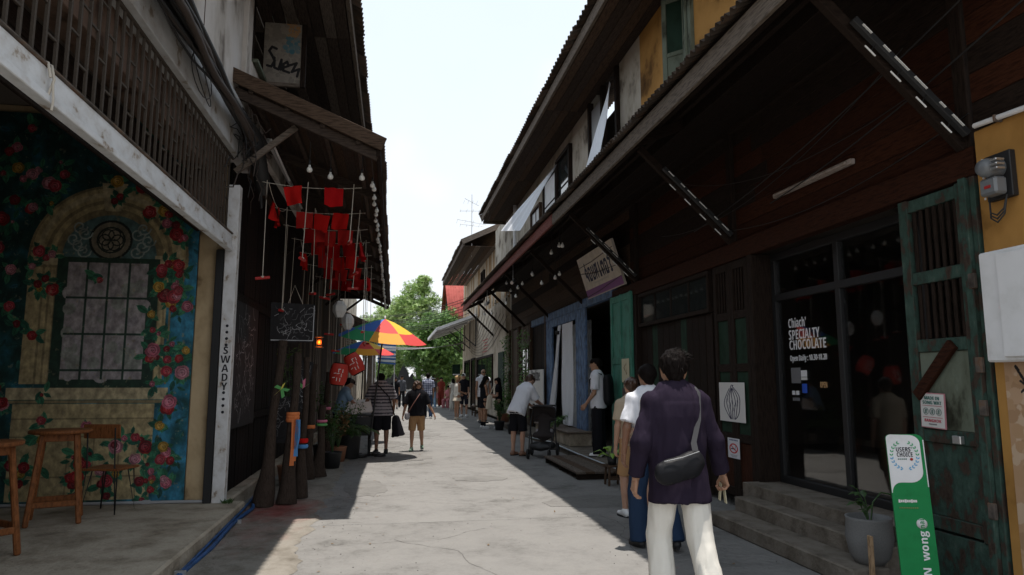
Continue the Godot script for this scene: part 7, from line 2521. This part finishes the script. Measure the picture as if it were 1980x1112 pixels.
	# blonde woman and companion
	person({"label": "blonde woman in white camisole and short beige skirt looking to right", "pos": V(2.5, 0, 27.8), "yaw": -70.0, "h": 1.72, "cell": .024, "legs": stand, "arms": [[D(-.1, -1, .1), D(.1, -.5, -.9)], [D(.15, -1, .1), D(0, -.3, -.9)]], "hair": "bun", "hair_mat": M.hair_blond, "top": M.offwhite, "sleeve": 0.0, "hem": .02, "bottom_name": "skirt", "bottom": M.cream_cloth, "leg_len": .45, "leg_loose": .06, "shoe": M.cream_cloth, "skin": M.skin})
	person({"label": "man in black tee with white cap beside blonde woman", "pos": V(3.0, 0, 30.0), "yaw": 150.0, "h": 1.82, "cell": .027, "legs": stand, "hair": "short", "cap": "peak", "cap_mat": M.white, "top": M.ink_cloth, "sleeve": .5, "bottom": M.navy, "leg_len": .5, "shoe": M.white, "skin": M.skin_pale})
	# people farther along
	person({"label": "woman in long white dress walking along the cream house", "pos": V(3.09, 0, 36.5), "yaw": 30.0, "h": 1.62, "cell": .03, "legs": stand, "hair": "long", "top": M.offwhite, "sleeve": .4, "bottom": M.offwhite, "leg_loose": .06, "shoe": M.white, "skin": M.skin})
	var sc := thing("low_stool", "low wooden stool under the seated woman in pink", "stool", V(3.12, 0, 40.0))
	bpart(sc, "seat", D(0, .36, 0), D(.36, .04, .36), M.brown_x)
	for sx in [-.14, .14]:
		for sz in [-.14, .14]: bar(sc, "leg", D(sx, 0, sz), D(sx, .35, sz), .04, .04, M.brown_v)
	person({"label": "woman in pink sitting on a low stool by cream house", "pos": V(3.12, 0, 40.0), "yaw": 150.0, "h": 1.6, "cell": .03, "seat": .40, "legs": [[D(-.15, -.25, -1), D(0, -1, .05)], [D(.15, -.25, -1), D(0, -1, .05)]], "arms": [[D(-.1, -1, -.3), D(.2, -.3, -.9)], [D(.1, -1, -.3), D(-.2, -.3, -.9)]], "hair": "bun", "top": M.pink, "sleeve": .4, "bottom": M.pink, "leg_loose": .04, "shoe": M.white, "skin": M.skin})
	person({"label": "person in dark red clothes carrying a pink bag under the tree", "pos": V(2.84, 0, 42.0), "yaw": 160.0, "h": 1.7, "cell": .03, "legs": stand, "hair": "long", "top": M.rust_cloth, "sleeve": .5, "bottom": M.rust_cloth, "leg_loose": .04, "shoe": M.black, "skin": M.skin})
	var pk := thing("pink_bag", "pink handbag hanging beside the person in dark red", "bag", V(2.52, 0, 41.9))
	blob(pk, "bag", [bone(D(0, .72, 0), D(0, .5, 0), .12, .15, .03, false, true, D(0, 0, 1), .5)], .025, M.pink)
	tpart(pk, "handle", [D(-.08, .78, 0), D(0, .98, 0), D(.08, .78, 0)], .015, M.pink, 5)
	person({"label": "man in dark grey shirt and black trousers strolling towards the parasols", "pos": V(.50, 0, 41.0), "yaw": 175.0, "h": 1.80, "cell": .03, "legs": [[D(-.05, -1, .1), D(0, -1, .3)], [D(.05, -1, -.1), D(0, -1, .03)]], "hair": "short", "top": M.grey_shirt, "sleeve": .95, "bottom": M.ink_cloth, "shoe": M.black})
	person({"label": "person in black tee shorts and cap beside man in grey", "pos": V(.13, 0, 38.5), "yaw": 180.0, "h": 1.72, "cell": .03, "legs": [[D(-.05, -1, -.2), D(0, -1, .03)], [D(.05, -1, .1), D(0, -1, .5)]], "hair": "short", "cap": "peak", "cap_mat": M.navy, "top": M.ink_cloth, "sleeve": .5, "bottom": M.navy, "leg_len": .5, "shoe": M.black})
	person({"label": "man in blue checked shirt and black cap walking away beyond woman in black blouse", "pos": V(1.42, 0, 29.0), "yaw": 0.0, "h": 1.83, "cell": .026, "legs": [[D(-.05, -1, -.1), D(0, -1, .05)], [D(.05, -1, .1), D(0, -1, .3)]], "hair": "short", "cap": "peak", "cap_mat": M.black, "top": M.plaid, "sleeve": .55, "loose": .03, "bottom": M.denim, "shoe": M.white, "skin": M.skin})
	person({"label": "person in white sun hat and pale jeans walking away", "pos": V(2.16, 0, 38.8), "yaw": 5.0, "h": 1.74, "cell": .03, "legs": [[D(-.05, -1, -.1), D(0, -1, .05)], [D(.05, -1, .1), D(0, -1, .3)]], "hair": "short", "cap": "brim", "cap_mat": M.white, "top": M.grey_shirt, "sleeve": .5, "bottom": M.pale_blue, "shoe": M.white})

func tree(label: String, at: Vector3, h: float, blobs: Array, n: int, leaf_size: float, mats: Array, sd: int) -> void:
	var t := thing("street_tree", label, "tree", at, 0, "trees at the end of the street")
	var rn := RandomNumberGenerator.new()
	rn.seed = sd
	var tp := []
	var tr := []
	for j in 7:
		var f := j / 6.0
		tp.append(Vector3(.25 * sin(f * 3.0 + sd), h * .62 * f, .2 * cos(f * 2.0 + sd)))
		tr.append(lerpf(.24, .09, f))
	tpart(t, "trunk", tp, tr, M.bark, 10)
	for b in blobs:
		var c: Vector3 = b[0]
		var s: Vector3 = tp[3 + (rn.randi() % 4)]
		tpart(t, "limb", [s, s.lerp(c, .5) + Vector3(rn.randf_range(-.3, .3), .2, rn.randf_range(-.3, .3)), c], [.08, .05, .02], M.bark, 6)
	# leaf sprays: five leaves each, gathered in clumps along the boughs
	var sv := PackedVector3Array()
	var sn := PackedVector3Array()
	for k in 5:
		var a := TAU * k / 5.0 + .4
		var dv := Vector3(cos(a), .3 * sin(k * 2.0), sin(a)).normalized()
		var sd2 := dv.cross(Vector3.UP).normalized()
		var nn := sd2.cross(dv)
		var m0 := dv * .45 + nn * .04
		var tip := dv - Vector3.UP * .22
		for q in [[Vector3.ZERO, m0 + sd2 * .2 - nn * .05, m0], [Vector3.ZERO, m0, m0 - sd2 * .2 - nn * .05], [m0, m0 + sd2 * .2 - nn * .05, tip], [m0, tip, m0 - sd2 * .2 - nn * .05]]:
			var fn: Vector3 = (q[2] - q[0]).cross(q[1] - q[0]).normalized()
			for v in q:
				sv.append(v)
				sn.append(fn)
	var vs := PackedVector3Array()
	var ns := PackedVector3Array()
	var cs := PackedColorArray()
	for k in n:
		var b: Array = blobs[rn.randi() % blobs.size()]
		var q := Vector3(rn.randfn(), rn.randfn(), rn.randfn()).normalized()
		var ck := int(rn.randf() * 11.0)
		var cd := Vector3(sin(ck * 12.9 + sd), cos(ck * 7.3 + sd * 2.0) * .8, sin(ck * 4.1 + 1.0 + sd))
		var p: Vector3 = b[0] + (cd.normalized() * .66 + q * pow(rn.randf(), .6) * .46) * b[1]
		var sc := leaf_size * rn.randf_range(.6, 1.3)
		var rb := Basis(Vector3(rn.randfn(), rn.randfn(), rn.randfn()).normalized(), rn.randf() * TAU)
		vs.append_array(Transform3D(rb.scaled(Vector3(sc, sc, sc)), p) * sv)
		ns.append_array(Transform3D(rb, Vector3.ZERO) * sn)
		var c: Color = mats[0].lerp(mats[1], rn.randf()) * rn.randf_range(.8, 1.2)
		c.a = 1.0
		var cc := PackedColorArray()
		cc.resize(60)
		cc.fill(c)
		cs.append_array(cc)
	var arr := []
	arr.resize(Mesh.ARRAY_MAX)
	arr[Mesh.ARRAY_VERTEX] = vs
	arr[Mesh.ARRAY_NORMAL] = ns
	arr[Mesh.ARRAY_COLOR] = cs
	var me := ArrayMesh.new()
	me.add_surface_from_arrays(Mesh.PRIMITIVE_TRIANGLES, arr)
	var o := MeshInstance3D.new()
	o.name = "crown"
	o.mesh = me
	o.material_override = M.crown
	t.add_child(o, true)

func far_things() -> void:
	var lp := [Color(.33, .42, .15), Color(.17, .29, .08)]
	var ld := [Color(.15, .27, .06), Color(.06, .13, .03)]
	tree("tall pale green tree rising beyond the cream house", V(2.2, 0, 58.0), 10.0, [[D(-.2, 8.4, 0), 1.7], [D(-1.3, 7.2, .5), 1.6], [D(1.0, 7.4, .5), 1.6], [D(-.5, 6.4, 1.0), 1.9], [D(-2.2, 5.9, 0), 1.5], [D(1.4, 5.6, .5), 1.9], [D(-1.2, 4.8, .5), 1.8], [D(.4, 9.4, 0), 1.0]], 9500, .16, lp, 3)
	tree("broad pale tree left of the tall one", V(-.6, 0, 63.0), 8.0, [[D(0, 7.0, 0), 1.7], [D(-1.4, 6.0, 0), 1.6], [D(1.3, 5.8, 0), 1.7], [D(-.4, 4.6, .3), 2.0], [D(1.6, 4.2, .3), 1.6]], 7000, .16, lp, 5)
	tree("dark leafy tree overhanging the lane by the awning", V(2.6, 0, 47.0), 6.5, [[D(-.8, 4.8, 0), 1.5], [D(.3, 5.1, .3), 1.5], [D(-1.3, 3.7, .2), 1.3], [D(.0, 3.6, .5), 1.7], [D(1.0, 4.2, 0), 1.5], [D(-.6, 2.7, .2), 1.2], [D(.8, 2.8, .2), 1.4]], 13000, .13, ld, 7)
	tree("round clipped tree behind the black petals", V(.2, 0, 58.5), 4.0, [[D(0, 3.0, 0), 1.2], [D(.8, 2.6, 0), 1.1], [D(-.8, 2.4, 0), 1.1], [D(0, 1.8, .3), 1.2]], 5000, .13, lp, 9)
	tree("bushy tree closing the lane on the right", V(5.0, 0, 50.0), 5.0, [[D(-1.6, 2.2, 0), 1.3], [D(-.6, 3.3, 0), 1.5], [D(-1.8, 3.4, .4), 1.2], [D(-2.0, 1.2, 0), 1.0]], 6000, .13, ld, 13)
	# black petal sculpture on a low wall
	var s := thing("petal_sculpture", "black pointed lotus petals standing on a grey base", "sculpture", V(.75, 0, 53.0))
	bpart(s, "base", D(0, .42, 0), D(2.6, .84, .5), M.grey_metal)
	for k in 2: bpart(s, "white_line", D(.1, .62 - .2 * k, .255), D(2.2, .05, .01), M.white)
	for q in [[-1.1, .95, .55], [-.68, 1.3, .62], [.02, 1.95, .72], [.66, 1.25, .62], [1.12, 1.1, .55], [-.3, 1.05, .5], [.36, 1.0, .5]]:
		var st := begin()
		var pv := PackedVector2Array()
		for j in 9:
			var f := j / 8.0
			pv.append(Vector2(q[2] * .62 * sin(PI * pow(f, .7) * .98 + .05) , q[1] * f))
		for j in range(7, 0, -1):
			var f := j / 8.0
			pv.append(Vector2(-q[2] * .62 * sin(PI * pow(f, .7) * .98 + .05), q[1] * f))
		prism(st, pv, .12, Transform3D(Basis(Vector3.UP, q[0] * .2), D(q[0], .82, .1 - absf(q[0]) * .1)))
		part(s, "petal", st, M.black)
	# television aerial
	var a := thing("tv_aerial", "thin television aerial standing above the cream house eave", "aerial", V(3.27, 7.6, 30.0))
	tpart(a, "mast", [D(0, -.7, 0), D(0, 2.1, 0)], .018, M.steel, 6)
	for q in [[1.75, .35, .3], [1.35, .5, -.4], [.85, .65, .1], [.7, .5, -.2]]:
		tpart(a, "boom", [D(-q[1], q[0] + .08, q[2]), D(q[1], q[0] - .08, -q[2])], .010, M.steel, 5)
		for k in 4: tpart(a, "element", [D(-q[1] + q[1] * .55 * k, q[0] - .02, -.22), D(-q[1] + q[1] * .55 * k, q[0] + .02, .22)], .006, M.steel, 4)
	# lines across the lane
	var w := thing("overhead_lines", "thin overhead lines crossing the lane before the trees", "cable")
	for k in 8:
		tpart(w, "line", sag(V(-2.0, 3.9 + .22 * k, 33.0 + 1.5 * k), V(4.3, 5.0 + .16 * k, 39.0 - .3 * k), .35 + .05 * (k % 3), 14), .014, M.cable, 4)
	for k in 3: tpart(w, "line", sag(V(-2.0, 3.0 + .1 * k, 30.0), V(3.9, 3.6, 37.0 + k), .3, 12), .012, M.pipe_grey, 4)

func _ready() -> void:
	rng.seed = 4242
	wob.seed = 31
	wob.frequency = 1.0 / 14.0
	wob.fractal_octaves = 3
	# camera
	var cam := Camera3D.new()
	cam.name = "camera"
	cam.fov = 44.77
	cam.near = 0.05
	cam.far = 500.0
	cam.position = Vector3(0, 1.55, 0)
	cam.rotation_degrees = Vector3(7.55, -9.59, 0)
	add_child(cam)
	cam.current = true
	# sky and exposure
	var env := Environment.new()
	env.background_mode = Environment.BG_SKY
	env.tonemap_mode = Environment.TONE_MAPPER_LINEAR
	env.tonemap_exposure = 1.33
	env.sdfgi_enabled = true
	env.ssao_enabled = true
	env.ssil_enabled = true
	var sk := ProceduralSkyMaterial.new()
	sk.sky_top_color = Color(.80, .858, .918)
	sk.sky_horizon_color = Color(.90, .905, .91)
	sk.sky_curve = .25
	sk.ground_bottom_color = Color(.3, .29, .27)
	sk.ground_horizon_color = Color(.6, .6, .58)
	sk.energy_multiplier = 1.0
	var cn := FastNoiseLite.new()
	cn.seed = 3
	cn.frequency = .006
	cn.fractal_octaves = 5
	var cov := NoiseTexture2D.new()
	cov.width = 1024
	cov.height = 512
	cov.seamless = true
	cov.noise = cn
	var cg := Gradient.new()
	cg.offsets = PackedFloat32Array([0.0, .45, .7, 1.0])
	cg.colors = PackedColorArray([Color(1, 1, 1, 0), Color(1, 1, 1, .03), Color(1, 1, 1, .22), Color(1, 1, 1, .3)])
	cov.color_ramp = cg
	sk.sky_cover = cov
	var sky := Sky.new()
	sky.sky_material = sk
	env.sky = sky
	var we := WorldEnvironment.new()
	we.name = "environment"
	we.environment = env
	add_child(we)
	# midday sun, almost overhead, a little to the right
	var sun := DirectionalLight3D.new()
	sun.name = "sun"
	sun.light_energy = 1.42
	sun.light_color = Color(1.0, .975, .94)
	sun.light_angular_distance = .5
	sun.shadow_enabled = true
	add_child(sun)
	sun.look_at_from_position(Vector3.ZERO, Vector3(-.066, -1, .01), Vector3(0, 0, -1))
	make_materials()
	build_setting()
	build_left()
	build_right()
	build_far()
	left_things()
	right_things()
	far_things()
	print("things built ", Time.get_ticks_msec())
	people()
	print("setting built ", Time.get_ticks_msec())
